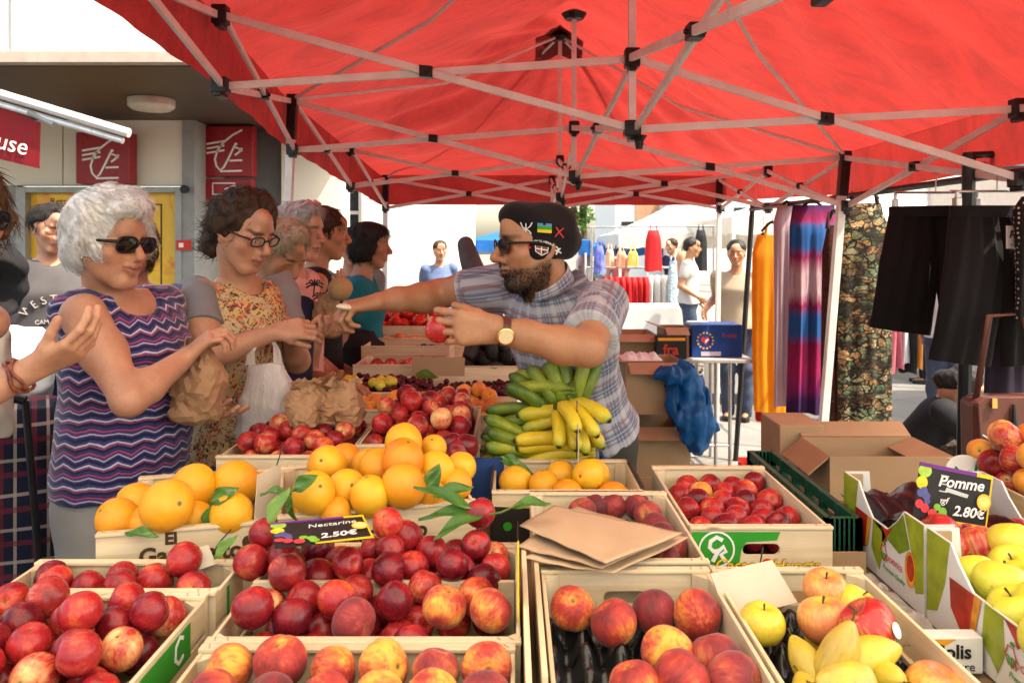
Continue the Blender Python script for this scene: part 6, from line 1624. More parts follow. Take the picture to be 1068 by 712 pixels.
garment('maxi_dress', 'green and brown snake print maxi dress right of the pale tent leg', 'dress', x, 4.35, zt, zb, [(0, hw * .62), (.05, hw * .72), (.11, hw * .98), (.5, hw * .96), (1, hw * .98)], m_snk, seed=6, straps=(-.075, .075), rail_z=RZL, hanger='snake print maxi dress', depth=.045, fold=.12)
def shorts(label,px,py0,py1,Y,hw_px,seed,rz=0,tagged=False):
 p = at(px,py0,Y); hw = hw_px * Y / F; zb = at(px,py1,Y).z; H_ = p.z - zb
 o = thing('shorts', label, 'shorts', (p.x, Y, zb), rz, group=None)
 ph = seed
 for s in (-1,1):
  q = MB()
  def fn(u,v):
   a = 2 * PI * u; c,s_ = math.cos(a),math.sin(a)
   t0 = .38
   if v < t0: w_ = hw * (.40 + .14 * v / t0); cx = s * (hw * .40 + .02 * v)
   else: w_ = hw * (.54 + .02 * (v - t0)); cx = s * (hw * .45 + hw * .32 * (v - t0))
   return Vector((cx + w_ * c,.045 * s_ * (1 + .25 * math.sin(6 * c * 2 + ph + 3 * v)) + .012 * math.sin(5 * v + ph),H_ * (1 - v) + .015 * c * s * (v > .9)))
  q.grid(fn, 40, 24); link_mesh(q.mesh('trouser_leg'), 'trouser_leg', m_den, o, world=False, smooth=True)
 q = MB()
 q.grid(lambda u, v: Vector((hw * .84 * math.cos(2 * PI * u), .05 * math.sin(2 * PI * u), H_ + .004 - .045 * v)), 40, 3); link_mesh(q.mesh('waistband'), 'waistband', m_den, o, world=False, smooth=True)
 for s in (-1,1):
  q = MB(); q.box((s * hw * .72, 0, H_ + .01), (.022, .03, .05)); q.box((s * hw * .72, 0, H_ + .045), (.012, .012, .03)); link_mesh(q.mesh('clip'), 'clip', M['steel'], o, world=False, bevel=.003)
 if tagged:
  q = MB(); q.box((.005, -.075, H_ - .115), (.052, .002, .085)); tg = link_mesh(q.mesh('price_tag'), 'price_tag', M['white'], o, world=False)
  me = text_mesh('A', .04, Matrix.Translation((.005, -.0768, H_ - .105)) @ frame((0, 0, 0), (1, 0, 0), (0, 0, 1)), depth=.0003, off=.001, shear=-.2); link_mesh(me, 'lettering', M['black_print'], tg, world=False)
  q = MB(); q.box((.005, -.0768, H_ - .142), (.022, .0008, .003)); link_mesh(q.mesh('print_line'), 'print_line', M['black_print'], tg, world=False)
  q = MB(); q.tube([(.005, -.074, H_ - .073), (.012, -.05, H_ - .03)], .001, 5); link_mesh(q.mesh('string'), 'string', M['black'], tg, world=False)
 h = thing('coat_hanger', 'clip hanger holding the ' + label.replace('black denim ', ''), 'hanger', (p.x, Y, p.z))
 q = MB(); q.tube([(p.x - hw * .8, Y, p.z + .06), (p.x + hw * .8, Y, p.z + .06)], .005, 6); q.build('bar', M['steel'], h)
 q = MB(); q.tube([(p.x, Y, p.z + .06), (p.x, Y, RZL - .01), (p.x + .015, Y, RZL + .02), (p.x - .01, Y, RZL + .022)], .003, 6); q.build('hook', M['steel'], h)
shorts('black denim bermuda shorts left of the black post', 976, 216, 346, 3.3, 54, 1, rz=-.25)
shorts('black denim shorts with a white tag right of the black post', 1040, 216, 378, 3.02, 62, 2, rz=.1, tagged=True)
x,hw,zt,zb = gpx(1058,1110,205,330,2.9)
garment('dotted_blouse', 'black top with pale dots cut by the right edge of the photo', 'top', x, 2.9, zt, zb, [(0, hw * .7), (.1, hw), (1, hw)], m_dot, seed=8, rail_z=RZL, hanger='dotted black top', depth=.05)
x,hw,zt,zb = gpx(1040,1110,340,420,3.15)
garment('dark_skirt', 'dark skirt hanging low behind the tagged black shorts', 'skirt', x, 3.2, zt + .2, zb, [(0, hw * .7), (.1, hw), (1, hw * 1.1)], simple('dark plum cloth', (.03, .02, .035), .8, var=.3), seed=9, hanger=False, depth=.05)
gr = thing('garment_rail', 'black steel garment rail with posts beside the stall on the right', 'clothes rail', (1.85, 4.5, 0))
def rail(p0, p1, r=.016, nm='rail'):
 q = MB(); q.tube([p0, p1], r, 8); q.build(nm, M['black_metal'], gr)
rail((1.80, 6.0, RZL), (1.93, 2.6, RZL)); rail((1.68, 5.98, .004), (1.815, 6.0, RZL + .05), .02, 'post'); rail((1.80, 3.2, .004), (1.838, 3.2, 1.98), .026, 'post')
rail((1.84, 3.2, 1.93), (3.6, 4.0, 1.98)); rail((2.5, 6.2, .004), (2.5, 6.2, 1.99), .016, 'post'); rail((1.82, 6.0, 1.92), (2.5, 6.2, 1.97), .014); rail((2.5, 6.2, 1.97), (2.7, 3.1, 2.0), .014); rail((2.7, 3.1, .004), (2.7, 3.1, 2.0), .016, 'post'); rail((1.838, 3.2, 1.97), (2.7, 3.1, 2.0), .014); rail((1.9, 2.62, 1.90), (2.8, 2.5, 2.02), .016)
hb = thing('handbag', 'brown leather handbag with a flap and tassel hanging at the right edge', 'handbag', (1.80, 2.9, .70))
m_lea = simple('brown leather', (.10, .034, .024), .42, var=.2, vscale=6, bump=.25, bscale=120, coat=.1)
q = MB(); q.prism([(-.13, .01), (-.09, -.01), (.14, -.01), (.18, .01), (.165, .34), (.13, .36), (-.10, .36), (-.135, .34)], .11, Matrix(((1, 0, 0, 1.80), (0, 0, 1, 2.86), (0, 1, 0, .70), (0, 0, 0, 1)))); q.build('body', m_lea, hb, bevel=.018)
q = MB(); q.prism([(-.135, .345), (-.125, .20), (-.02, .15), (.10, .16), (.17, .21), (.168, .345), (.13, .366), (-.10, .366)], .010, Matrix(((1, 0, 0, 1.80), (0, 0, 1, 2.846), (0, 1, 0, .70), (0, 0, 0, 1)))); fl = q.build('flap', m_lea, hb, bevel=.004)
q = MB(); q.tube([(1.68, 2.842, .93), (1.78, 2.84, .875), (1.90, 2.84, .88), (1.965, 2.842, .92)], .003, 6); q.build('zip', M['steel'], fl)
q = MB(); q.box((1.72, 2.838, 1.045), (.018, .008, .035)); q.build('clasp', simple('brass', (.7, .45, .15), .3, .9), fl)
q = MB(); q.tube([(1.79, 2.838, 1.04), (1.79, 2.832, .96)], [.006, .012], 8); q.tube([(1.79, 2.832, .96), (1.79, 2.832, .90)], [.013, .016], 8); q.build('tassel', M['black'], hb)
q = MB(); q.tube([(1.69, 2.9, 1.05), (1.74, 2.9, 1.35), (1.86, 2.9, 1.36), (1.95, 2.9, 1.05)], .012, 8); q.build('strap', m_lea, hb, smooth=True)
fr2 = thing('garment_rail', 'chrome garment rail with red dresses and white trousers under the awning', 'clothes rail', (2.0, 12.4, 0))
q = MB(); q.tube([at(612, 279, 12.4), at(716, 279, 12.4)], .02, 8); q.build('rail', M['steel'], fr2)
for px in (614,714):
 a = at(px, 279, 12.4); q = MB(); q.tube([(a.x, a.y, .004), a], .018, 6); q.build('post', M['steel'], fr2)
for i,px in enumerate(range(631,676,6)):
 x,hw,zt,zb = gpx(px - 4,px + 4,289,328 - (i % 3),12.4)
 garment('red_dress', 'bright red dress on the chrome rail under the awning', 'dress', x, 12.4, zt, zb, [(0, hw * .8), (.2, hw), (1, hw * 1.2)], m_red, group='red dresses on the chrome rail', seed=i, hanger=False, depth=.12, nu=20, nv=10, folds=3)
for i,px in enumerate((678,685,692,698)):
 x,hw,zt,zb = gpx(px - 4,px + 4,287,326,12.4)
 garment('white_trousers', 'white trousers on the chrome rail right of the red dresses', 'trousers', x, 12.4, zt, zb, [(0, hw * .8), (1, hw)], m_wht, group='white trousers on the chrome rail', seed=i, hanger=False, depth=.1, nu=20, nv=10, folds=3)
FAR = [('red_romper', 'red sleeveless romper hung high above the chrome rail', 'dress', 672, 691, 240, 283, 11.8, m_red), ('black_dress', 'black sleeveless dress hung high left of the tent leg', 'dress', 724, 738, 240, 282, 11.6, m_blk),
  ('striped_scarf', 'pale blue and white scarf hanging left of the black dress', 'scarf', 696, 708, 272, 330, 11.9, simple('blue white print', (.35, .45, .5), .8, var=.5, vscale=30)),
  ('floral_dress', 'tan hanging dress under the awning beside the scarf', 'dress', 704, 718, 262, 290, 12.2, simple('tan cloth', (.45, .26, .15), .8)),
  ('yellow_blouse', 'yellow top hanging under the awning', 'blouse', 654, 666, 262, 278, 12.0, simple('pale yellow cloth', (.7, .55, .12), .8)), ('coral_blouse', 'coral top hanging under the awning left of the yellow top', 'blouse', 642, 654, 262, 279, 12.1, simple('coral cloth', (.65, .3, .18), .8)),
  ('blue_scarf', 'blue and red scarf hanging at the left end of the awning', 'scarf', 619, 631, 256, 285, 11.9, simple('blue red print', (.10, .12, .4), .8, var=.8, vscale=8)), ('peach_blouse', 'peach coloured top hanging next to the blue and red scarf', 'blouse', 631, 641, 260, 278, 12.2, simple('peach cloth', (.7, .4, .25), .8))]
for i,(nm,lb,ct_,a,b_,c,d_,Y,m_) in enumerate(FAR):
 x,hw,zt,zb = gpx(a,b_,c,d_,Y)
 garment(nm,lb,ct_,x,Y,zt,zb,[(0,hw * .6),(.25,hw * .85),(1,hw)],m_,seed=i,hanger=False,depth=.06,nu=24,nv=12,folds=3,straps=(-hw * .4,hw * .4))
hr = thing('garment_rail', 'high rail under the awning from which single garments hang', 'clothes rail', (2.3, 12, 0))
q = MB(); q.tube([at(615, 237, 12.0), at(745, 236, 11.7)], .014, 6); q.build('rail', M['steel'], hr)
for px in (617,744):
 a = at(px, 237, 11.9); q = MB(); q.tube([(a.x, a.y, .004), a], .016, 6); q.build('post', M['steel'], hr)
fr3 = thing('garment_rail', 'far garment rail with pink and white clothes seen past the snake print dress', 'clothes rail', (3.4, 7.2, 0))
q = MB(); q.tube([at(918, 300, 7.2), at(985, 300, 7.0)], .016, 6); q.build('rail', M['steel'], fr3)
for px in (921,983):
 a = at(px, 300, 7.1); q = MB(); q.tube([(a.x, a.y, .004), a], .014, 6); q.build('post', M['steel'], fr3)
for i, (px, m_, nm, lb) in enumerate(((926, m_pnk, 'pink_blouse', 'bright pink top at the left of the far rail'), (933, m_pnk, 'pink_blouse', 'pink top next to the white shirt on the far rail'), (940, m_wht, 'white_shirt', 'white shirt on the far rail'), (947, m_blk, 'black_blouse', 'dark top on the far rail'), (953, m_ora, 'orange_blouse', 'orange top at the right of the far rail'))):
 x,hw,zt,zb = gpx(px - 6,px + 7,308,388 - 5 * (i % 3),7.1)
 garment(nm, lb, 'blouse', x, 7.1, zt, zb, [(0, hw * .7), (.2, hw), (1, hw * 1.1)], m_, seed=i, hanger=False, depth=.1, nu=24, nv=12, folds=4)
def goods_table(label,x0,x1,y0,y1,z,cloth):
 o = thing('goods_table', label, 'table', ((x0 + x1) / 2, (y0 + y1) / 2, 0))
 q = MB(); q.box2((x0, y0, z - .03), (x1, y1, z)); q.build('tabletop', M['table_wood'] if False else cloth, o)
 q = MB(); q.grid(lambda u, v: (x0 + (x1 - x0) * u, y0 - .004 - .02 * abs(math.sin(u * 22)) * v, z - (z - .12) * v), 50, 6); q.build('tablecloth', cloth, o, smooth=True)
 for x in (x0 + .08,x1 - .08):
  for y in (y0 + .08,y1 - .08):
   q = MB(); q.tube([(x, y, .004), (x, y, z - .031)], .02, 6); q.build('leg', M['steel'], o)
goods_table('far goods table under a grey cloth in front of the man in the tan shirt', 1.95, 3.4, 8.1, 8.9, .78, simple('grey cloth', (.36, .34, .32), .85, var=.1))
goods_table('far goods table with pale cloth below the chrome rail', 1.4, 3.0, 10.6, 11.4, .8, m_wht)
for i in range(9):
 x = 2.05 + .14 * i; q = MB(); q.prism([(0,0),(.10,0),(.09,.07 + .03 * (i % 3)),(.02,.09)],.09,frame((x,8.35 + .1 * (i % 2),.782),(1,0,0),(0,0,1)))
 o = q.build('folded_garment', [m_wht, m_ora, m_pnk, m_drk, m_blk][i % 5], None, bevel=.01); tag(o, 'small folded garment on the grey cloth of the far goods table', 'clothing', 'folded garments on the far table')
# ------------------------------------------------------------------ people
def skin_mat(name,col,rough=.48):
 t = NT(name); v = t.rco(5.0)
 a = t.n('ShaderNodeAttribute', attribute_name='fc').outputs['Vector']; lips, dark, blush = t.sep(a)
 n = t.noise(v,14,4,.6); n2 = t.noise(v,120,3)
 c = t.ramp(n,[(.3,tuple(x * .84 for x in col)),(.7,tuple(min(1,x * 1.1) for x in col))])
 c = t.mix(t.math('MULTIPLY', t.rampv(n2, .5, .72), .30), c, (col[0] * .75, col[1] * .5, col[2] * .42, 1))
 c = t.mix(t.math('MULTIPLY', blush, .55), c, (col[0] * .95, col[1] * .52, col[2] * .45, 1))
 c = t.mix(t.math('MULTIPLY', lips, .8), c, (.36, .085, .075, 1))
 hr = t.noise(v, 420, 2); dk = t.math('MULTIPLY', dark, t.math('MULTIPLY_ADD', hr, .9, .45), clamp=True)
 c = t.mix(dk,c,(.030,.020,.015,1))
 t.pr(col=c, rough=t.math('MULTIPLY_ADD', n, .16, rough - .1), spec=.34, sss=.12, sssr=(1, .32, .16), ssss=.012)
 t.bump(t.math('ADD', t.math('MULTIPLY', n2, .5), t.math('MULTIPLY', t.noise(v, 38, 3), .5)), .22, .0025)
 return t.m
SK = {'pale': skin_mat('fair skin', (.54, .29, .185)), 'tan': skin_mat('tanned skin', (.42, .205, .11)), 'rosy': skin_mat('rosy skin', (.50, .255, .16)), 'brown': skin_mat('light brown skin', (.38, .19, .105))}
def hair_mat(name,a,b_,rough=.55):
 t = NT(name); v = t.co(); n = t.noise(t.scale(v,(1,1,1)),60,4,.7); n2 = t.noise(v,9,3)
 c = t.ramp(t.math('MULTIPLY_ADD', n, .6, t.math('MULTIPLY', n2, .4)), [(.35, a), (.65, b_)])
 t.pr(col=c,rough=rough,spec=.2); t.bump(n,.5,.006); return t.m
HM = {'white': hair_mat('white hair', (.60, .59, .58), (.90, .89, .88)), 'brown': hair_mat('dark brown hair', (.016, .009, .006), (.065, .034, .02)), 'black': hair_mat('black hair', (.008, .007, .007), (.022, .018, .016)), 'blond': hair_mat('ash blond hair', (.22, .15, .09), (.52, .41, .29)), 'grey': hair_mat('grey hair', (.20, .18, .17), (.52, .49, .46)), 'chestnut': hair_mat('chestnut hair', (.05, .024, .012), (.15, .075, .035))}
def nrm(v): v = np.array(v,float); return v / np.linalg.norm(v)
def hframe(f,u=(0,0,1)):
 f = nrm(f); u = np.array(u,float); u = nrm(u - f * f.dot(u)); return f,np.cross(u,f),u
class Head:
 def __init__(s,C,f,u=(0,0,1),sc=1.0):
  s.C = np.array(C,float); s.f,s.s,s.u = hframe(f,u); s.sc = sc
  s.R = np.stack([s.f,s.s,s.u])
 def w(s,x,y,z): return s.C + s.sc * (s.f * x + s.s * y + s.u * z)
 def loc(s,P): return ((np.asarray(P) - s.C) @ s.R.T) / s.sc
 def build(s,S,jaw=1.0,nose=1.0,fat=1.0,ears=True,smile=False):
  mw,mz = (.029,.007) if smile else (.0235,0)
  c = s.sc
  e = lambda p, r, k=.012, op='u': S.ell(s.w(*p), np.array(r) * c, s.R, k * c, op)
  cp = lambda a, b, r0, r1=None, k=.010, op='u': S.cap(s.w(*a), s.w(*b), r0 * c, (r0 if r1 is None else r1) * c, k * c, op)
  e((-.014,0,.032),(.094,.074,.084)); e((.028,0,-.028),(.062,.058 * fat,.078),.03)
  cp((-.005,.050 * fat,-.045),(.052,.018,-.098 * jaw),.020,.018,.025); cp((-.005,-.050 * fat,-.045),(.052,-.018,-.098 * jaw),.020,.018,.025)
  cp((.064,-.012,-.100 * jaw),(.064,.012,-.100 * jaw),.017,None,.02)
  cp((.078,-.030,.026),(.078,.030,.026),.010,None,.018); e((.060,0,.055),(.03,.05,.035),.03)
  for y in (1,-1):
   e((.056,y * .040 * fat,-.020),(.024,.022,.020),.022)
   e((.090, y * .031, .004), (.017, .019, .013), .012, 's')
   cp((.072,y * .016,-.0015),(.070,y * .046,-.001),.0125,.0115,.004)
   cp((.0825,y * .020,.0085),(.0775,y * .045,.0065),.0042,.004,.005); cp((.0825,y * .020,-.0085),(.078,y * .044,-.0085),.0035,.003,.005)
  cp((.084,0,.018),(.111 * nose,0,-.026),.0075,.0115,.012); e((.107 * nose,0,-.030),(.013,.0125,.011),.007)
  for y in (1,-1): e((.094,y * .0125,-.034),(.0125,.0075,.0085),.006)
  e((.084,0,-.060),(.012,.022,.020),.016)
  [cp((.0862,y * mw * .82,-.0590 + mz * .8),(.0935,0,-.0560),.0040,.0052,.005) for y in (1,-1)]
  [cp((.0852,y * mw * .72,-.0665 + mz * .7),(.0915,0,-.0690),.0044,.0062,.005) for y in (1,-1)]
  [cp((.0905, y * mw, -.0622 + mz), (.0995, 0, -.0625), .0024, .0026, .003, 's') for y in (1, -1)]
  for y in (1,-1):
   cp((.095, y * .0205, -.034), (.083, y * (mw + .010), -.060), .0010, .0012, .008, 's'); cp((.0885, y * .014, -.014), (.077, y * .044, -.0215), .0012, None, .006, 's')
  if ears:
   for y in (1,-1):
    e((-.012, y * .074, -.004), (.019, .009, .031), .006); e((-.007, y * .083, .000), (.010, .006, .018), .005, 's'); e((-.008, y * .075, -.030), (.010, .007, .011), .005)
  return s
 def masks(s,V,beard=0.0,brow=.8,lips=1.0,stubble=0.0,sm=0.0):
  L = s.loc(V); x,y,z = L.T
  g = lambda q: np.exp(-q)
  near = (np.abs(L) < .16).all(1) & (x > -.03)
  zc = z + .0622 - sm * y * y; lp = g(((y) / .025) ** 4 + (zc / .0095) ** 4) * (x > .07) * lips * near
  br = g(((np.abs(y) - .030) / .019) ** 4 + ((z - .0265 + .10 * (np.abs(y) - .03) ** 2 / .02) / .0058) ** 4) * (x > .05) * brow * near
  ml = (np.abs(zc) < .0019) * (np.abs(y) < (.030 if sm else .024)) * (x > .06) * .75 * near + g(((np.abs(y) - .0085) / .0035) ** 2 + ((z + .0415) / .002) ** 2) * (x > .085) * .7 * near  # shade of the mouth seam and nostrils, painted into the dark mask
  ls = ml + g(((np.abs(y) - .033) / .016) ** 4 + ((z - .006) / .0035) ** 4) * (x > .06) * .6 * near
  bd = np.zeros(len(V))
  if beard > 0 or stubble > 0:
   line = np.clip((-.028 - z - .25 * np.clip(x - .02,-.1,.05)) / .02,0,1)
   side = np.clip((x + .030) / .015,0,1)
   cheek = np.clip((-.046 - z) / .014 + np.clip((.03 - x) / .02,0,1),0,1)
   chin = g(((y) / .034) ** 4 + ((z + .100) / .030) ** 4) * (x > .03)
   mus = g(((y) / .028) ** 4 + ((z + .0445) / .0075) ** 4) * (x > .07)
   bd = np.clip(stubble * line * side * cheek + beard * chin + beard * .8 * mus,0,1) * (1 - lp) * (z > -.15) * (np.abs(L) < .19).all(1)
  bl = (g(((np.abs(y) - .042) / .022) ** 2 + ((z + .022) / .022) ** 2) * (x > .03) * .7 + g((y / .016) ** 2 + ((z + .028) / .016) ** 2) * (x > .09) * .6) * near
  return np.stack([lp,np.clip(br + ls + bd,0,1),bl],1)
def hand(S,W,d,n,side,sc=1.0,curl=((.35,.45,.3),) * 4,thumb=(.55,.7,.35),spread=.10,tc=.3):
 """side=+1: thumb lies on d x n"""
 W = np.array(W,float); d = nrm(d); n = np.array(n,float); n = nrm(n - d * d.dot(n)); t = np.cross(d,n) * side
 lat = (.030,.010,-.011,-.030)
 ln = ((.041,.026,.020),(.045,.029,.021),(.042,.027,.020),(.033,.020,.018)); rd = (.0094,.0096,.0092,.0082)
 for i in range(4):
  K = W + sc * (d * (.086 - .004 * abs(i - 1) - (.006 if i == 3 else 0)) + t * lat[i])
  S.cap(W + sc * t * lat[i] * .55 + d * .006 * sc,K,.0150 * sc,.0112 * sc,.012 * sc)
  if i < 3:
   K2 = W + sc * (d * .080 + t * (lat[i] + lat[i + 1]) / 2); S.cap(W + sc * (t * (lat[i] + lat[i + 1]) / 4 + d * .02),K2,.0140 * sc,.0098 * sc,.010 * sc)
  a = 0; p = K; dd0 = nrm(d + t * spread * (1.2 - .8 * i))
  for j in range(3):
   a += curl[i][j]; dd = dd0 * math.cos(a) + n * math.sin(a)
   q = p + dd * ln[i][j] * sc
   S.cap(p,q,rd[i] * sc * (1 - .07 * j),rd[i] * sc * (1 - .07 * (j + 1)),.0028 * sc)
   if j < 2: S.ell(q,rd[i] * sc * (1.02 - .07 * j),None,.002)
   p = q
 S.cap(W + sc * (d * .02 + t * .012 + n * .004),W + sc * (d * .045 + t * .030 + n * .012),.0165 * sc,.0145 * sc,.012 * sc)
 p = W + sc * (d * .045 + t * .030 + n * .012)
 v1 = nrm(d * thumb[0] + t * thumb[1] + n * thumb[2]); q = p + v1 * .034 * sc; S.cap(p,q,.0125 * sc,.0105 * sc,.006 * sc)
 v2 = nrm(v1 + (n * .6 - t * .5 + d * .4) * tc); r_ = q + v2 * .030 * sc; S.cap(q,r_,.0105 * sc,.0088 * sc,.003 * sc)
class Person:
 def __init__(s, label, loc, skin='pale', voxel=.0035, group=None):
  s.o = thing('person', label, 'person', loc, group=group); s.S = SDF(voxel); s.skin = SK[skin]; s.head = None; s.mk = {}
 def limb(s,pts,rs,k=.03): s.S.chain(pts,rs,k); return s
 def done(s):
  V, Q = s.S.mesh(); me = np_mesh(V, Q, 'body')
  fc = s.head.masks(V, **s.mk) if s.head else np.zeros((len(V),3))
  vattr(me, 'fc', fc)
  s.VQ = (V, Q, fc); return link_mesh(me, 'body', s.skin, s.o, smooth=True)
 def cloth(s,name,S,mat,axis=None,R0=.17,label=None):
  V,Q = S.mesh(); me = np_mesh(V,Q,name)
  if axis is not None:
   O,A,U = (np.array(a,float) for a in axis); A = nrm(A); U = nrm(U - A * A.dot(U)); Vv = np.cross(A,U)
   L = V - O; an = np.arctan2(L @ U,L @ -Vv)
   vattr(me, 'pc', np.stack([an * R0, L @ A, np.zeros(len(V))], 1))
  o = link_mesh(me,name,mat,s.o,smooth=True)
  if label: o['label'] = label
  return o,V,Q
 def part(s,mb,name,mat, **k): return mb.build(name,mat,s.o, **k)
 def strands(s, V, Q, mat, n, L, rad, flow, seed, lift=.003, parent=None, pick=None, zmin=None, name='hair_strands', wav=0.0):
  g = np.random.default_rng(seed)
  N = np.zeros_like(V); a,b_,c = V[Q[:, 0]],V[Q[:, 1]],V[Q[:, 2]]; fn = np.cross(b_ - a,c - a)
  for j in range(4): np.add.at(N,Q[:, j],fn)
  N /= np.linalg.norm(N,axis=1)[:, None] + 1e-12
  idx = g.integers(0,len(V),n) if pick is None else g.choice(pick,n)
  q = MB()
  for i in idx:
   p = V[i].copy(); nn = N[i]; pts = []; LL = L * g.uniform(.5,1.2); m = 6; ph = g.uniform(0,6)
   dv = flow(p) + g.normal(0,.22,3); up = lift * g.uniform(.2,1.6)
   for j in range(m):
    dv = dv - nn * dv.dot(nn) * .8; dv = nrm(dv)
    pts.append(Vector(p + nn * (up * (j / m) ** .7 + .0003) + np.cross(nn,dv) * wav * math.sin(ph + j * 1.6)))
    p = p + dv * LL / m - nn * (LL / m) * .10 * j / m * 2
    dv = dv * .8 + flow(p) * .3
   q.tube(pts,[rad,rad,rad,rad * .9,rad * .7,rad * .3],3,cap=False)
  return q.build(name,mat,parent or s.o,smooth=True)
 def eyes(s,iris=(.08,.05,.03)):
  h = s.head
  for y in (1,-1):
   q = MB(); q.ball(h.w(.0715, y * .0305, .0005), .0128 * h.sc, 16, 10); e = q.build('eye', simple('eye white', (.72, .68, .64), .15, var=.02) if 'eye white' not in bpy.data.materials else bpy.data.materials['eye white'], s.o, smooth=True)
   q = MB(); q.ball(h.w(.0822, y * .0300, -.0015), .0048 * h.sc, 10, 8); q.build('iris', simple('iris', iris, .1) if 'iris' not in bpy.data.materials else bpy.data.materials['iris'], e, smooth=True)
 def glasses(s, w=.052, h=.040, dark=True, rim=.0022, name='glasses', drop=0.0, mat=None, tilt=0.0):
  H_ = s.head; fm = mat or M['black']
  x0 = .104; Mx = lambda y,z,x=x0: Vector(H_.w(x,y,z))
  g = thing_part = None
  q = MB()
  lens = []
  for sy in (1,-1):
   pts = []
   for i in range(20):
    a = 2 * PI * i / 20; sup = lambda c: math.copysign(abs(c) ** .7,c)
    yy = sy * (.034) + w / 2 * sup(math.cos(a)); zz = .002 + drop + h / 2 * sup(math.sin(a)) * (1 if math.sin(a) > 0 else .92)
    xx = x0 - .010 * (abs(yy) / .06) ** 2 - (.008 if zz < 0 else 0) * abs(zz) / .02
    pts.append(Vector(H_.w(xx,yy,zz)))
   q.tube(pts + [pts[0],pts[1]],rim * H_.sc,6,cap=False); lens.append(pts)
  q.tube([Mx(.010,.006),Mx(.0,.010,x0 + .003),Mx(-.010,.006)],rim * 1.1 * H_.sc,6)
  for sy in (1,-1):
   q.tube([Mx(sy * .060,.010,x0 - .012),Mx(sy * .073,.009,.06),Mx(sy * .0775,.008,.0),Mx(sy * .077,-.004,-.022)],[rim * 1.5,rim * 1.3,rim * 1.1,rim],6)
  fr = q.build(name,fm,s.o,smooth=True)
  for pts in lens:
   q = MB(); c = sum(pts,Vector()) / len(pts) + Vector(H_.f) * .0025
   q.add(pts + [c],[(i,(i + 1) % len(pts),len(pts)) for i in range(len(pts))])
   q.build('lens', M['lens_dark'] if dark else M['lens_clear'], fr, smooth=True)
  return fr
t_ = NT('dark lens'); t_.pr(col=(.008, .007, .008), rough=.06, spec=.8); M['lens_dark'] = t_.m
t_ = NT('clear lens'); t_.pr(col=(.9, .9, .9), rough=.03, alpha=.10, spec=.8); M['lens_clear'] = t_.m
# ---------- cloth patterns
def zigzag_mat():
 t = NT('wavy zigzag blouse'); a = t.n('ShaderNodeAttribute', attribute_name='pc').outputs['Vector']; u, z, _ = t.sep(a)
 tri = t.math('PINGPONG', t.math('MULTIPLY', u, 17.0), .5)
 n = t.noise(t.co(),16,3); n2 = t.noise(t.co(),5,2)
 ph = t.math('ADD', t.math('MULTIPLY_ADD', tri, t.math('MULTIPLY_ADD', t.math('SINE', t.math('MULTIPLY', z, 37)), .35, .75), t.math('MULTIPLY', z, 36.0)), t.math('MULTIPLY', n, .55))
 ph = t.math('ADD', ph, t.math('MULTIPLY', n2, .8))
 f = t.math('FRACT', ph); g = t.math('FRACT', t.math('MULTIPLY', ph, .5))
 nv,pu,pk,wh,bl = (.012,.013,.05),(.085,.022,.11),(.33,.065,.17),(.58,.52,.60),(.04,.045,.19)
 c1 = t.ramp(f,[(0,nv),(.20,nv),(.26,pk),(.36,pu),(.46,wh),(.53,wh),(.58,bl),(.75,bl),(.82,nv),(1,nv)])
 c2 = t.ramp(f,[(0,nv),(.18,bl),(.30,wh),(.35,bl),(.5,pu),(.62,pk),(.68,pk),(.74,nv),(.88,bl),(1,nv)])
 c = t.mix(t.math('GREATER_THAN', g, .5), c1, c2)
 t.pr(col=c,rough=.75,spec=.2,sheen=.25); t.bump(t.noise(t.co(),350,2),.2,.002); return t.m
def floral_mat():
 t = NT('floral blouse'); v = t.co()
 d = t.n('ShaderNodeTexVoronoi', {'Vector': t.vmath('ADD', v, t.n('ShaderNodeTexNoise', {'Vector': v, 'Scale': 14.0}).outputs['Color']), 'Scale': 24.0, 'Randomness': 1.0})
 k = t.sep(d.outputs['Color'])[0]
 c = t.ramp(k, [(0, (.55, .42, .24)), (.2, (.50, .38, .22)), (.34, (.62, .22, .10)), (.48, (.42, .06, .05)), (.58, (.16, .14, .05)), (.7, (.06, .05, .05)), (.82, (.60, .40, .12)), (1, (.25, .10, .16))], 'CONSTANT')
 n = t.noise(v,30,4,.7); c = t.mix(t.rampv(n,.56,.62),c,(.50,.40,.26,1))
 t.pr(col=c,rough=.75,spec=.2); t.bump(t.noise(v,300,2),.2,.002); return t.m
def plaid_mat():
 t = NT('plaid shirt'); a = t.n('ShaderNodeAttribute', attribute_name='pc').outputs['Vector']; u, z, _ = t.sep(a)
 def band(x, period, lo, hi): f = t.math('FRACT', t.math('DIVIDE', x, period)); return t.math('MULTIPLY', t.math('GREATER_THAN', f, lo), t.math('LESS_THAN', f, hi))
 ux = t.math('ADD', u, 9.0); zx = t.math('ADD', z, 9.0)
 c = (.27,.29,.35,1)
 dk,rd,wh = (.055,.075,.15,1),(.22,.10,.12,1),(.50,.50,.52,1)
 P = .075
 for x in (ux,zx):
  c = t.mix(t.math('MULTIPLY', band(x, P, .05, .32), .55), c, dk); c = t.mix(t.math('MULTIPLY', band(x, P, .45, .52), .7), c, rd)
  c = t.mix(t.math('MULTIPLY', band(x, P, .62, .86), .5), c, wh); c = t.mix(t.math('MULTIPLY', band(x, P, .15, .19), .7), c, wh); c = t.mix(t.math('MULTIPLY', band(x, P, .92, .97), .6), c, dk)
 t.pr(col=c,rough=.8,spec=.2,sheen=.15); t.bump(t.noise(t.co(),380,2),.25,.002); return t.m
def cloth_m(name,col,var=.12): return simple(name,col,.82,var=var,vscale=6,bump=.2,bscale=260,spec=.2)
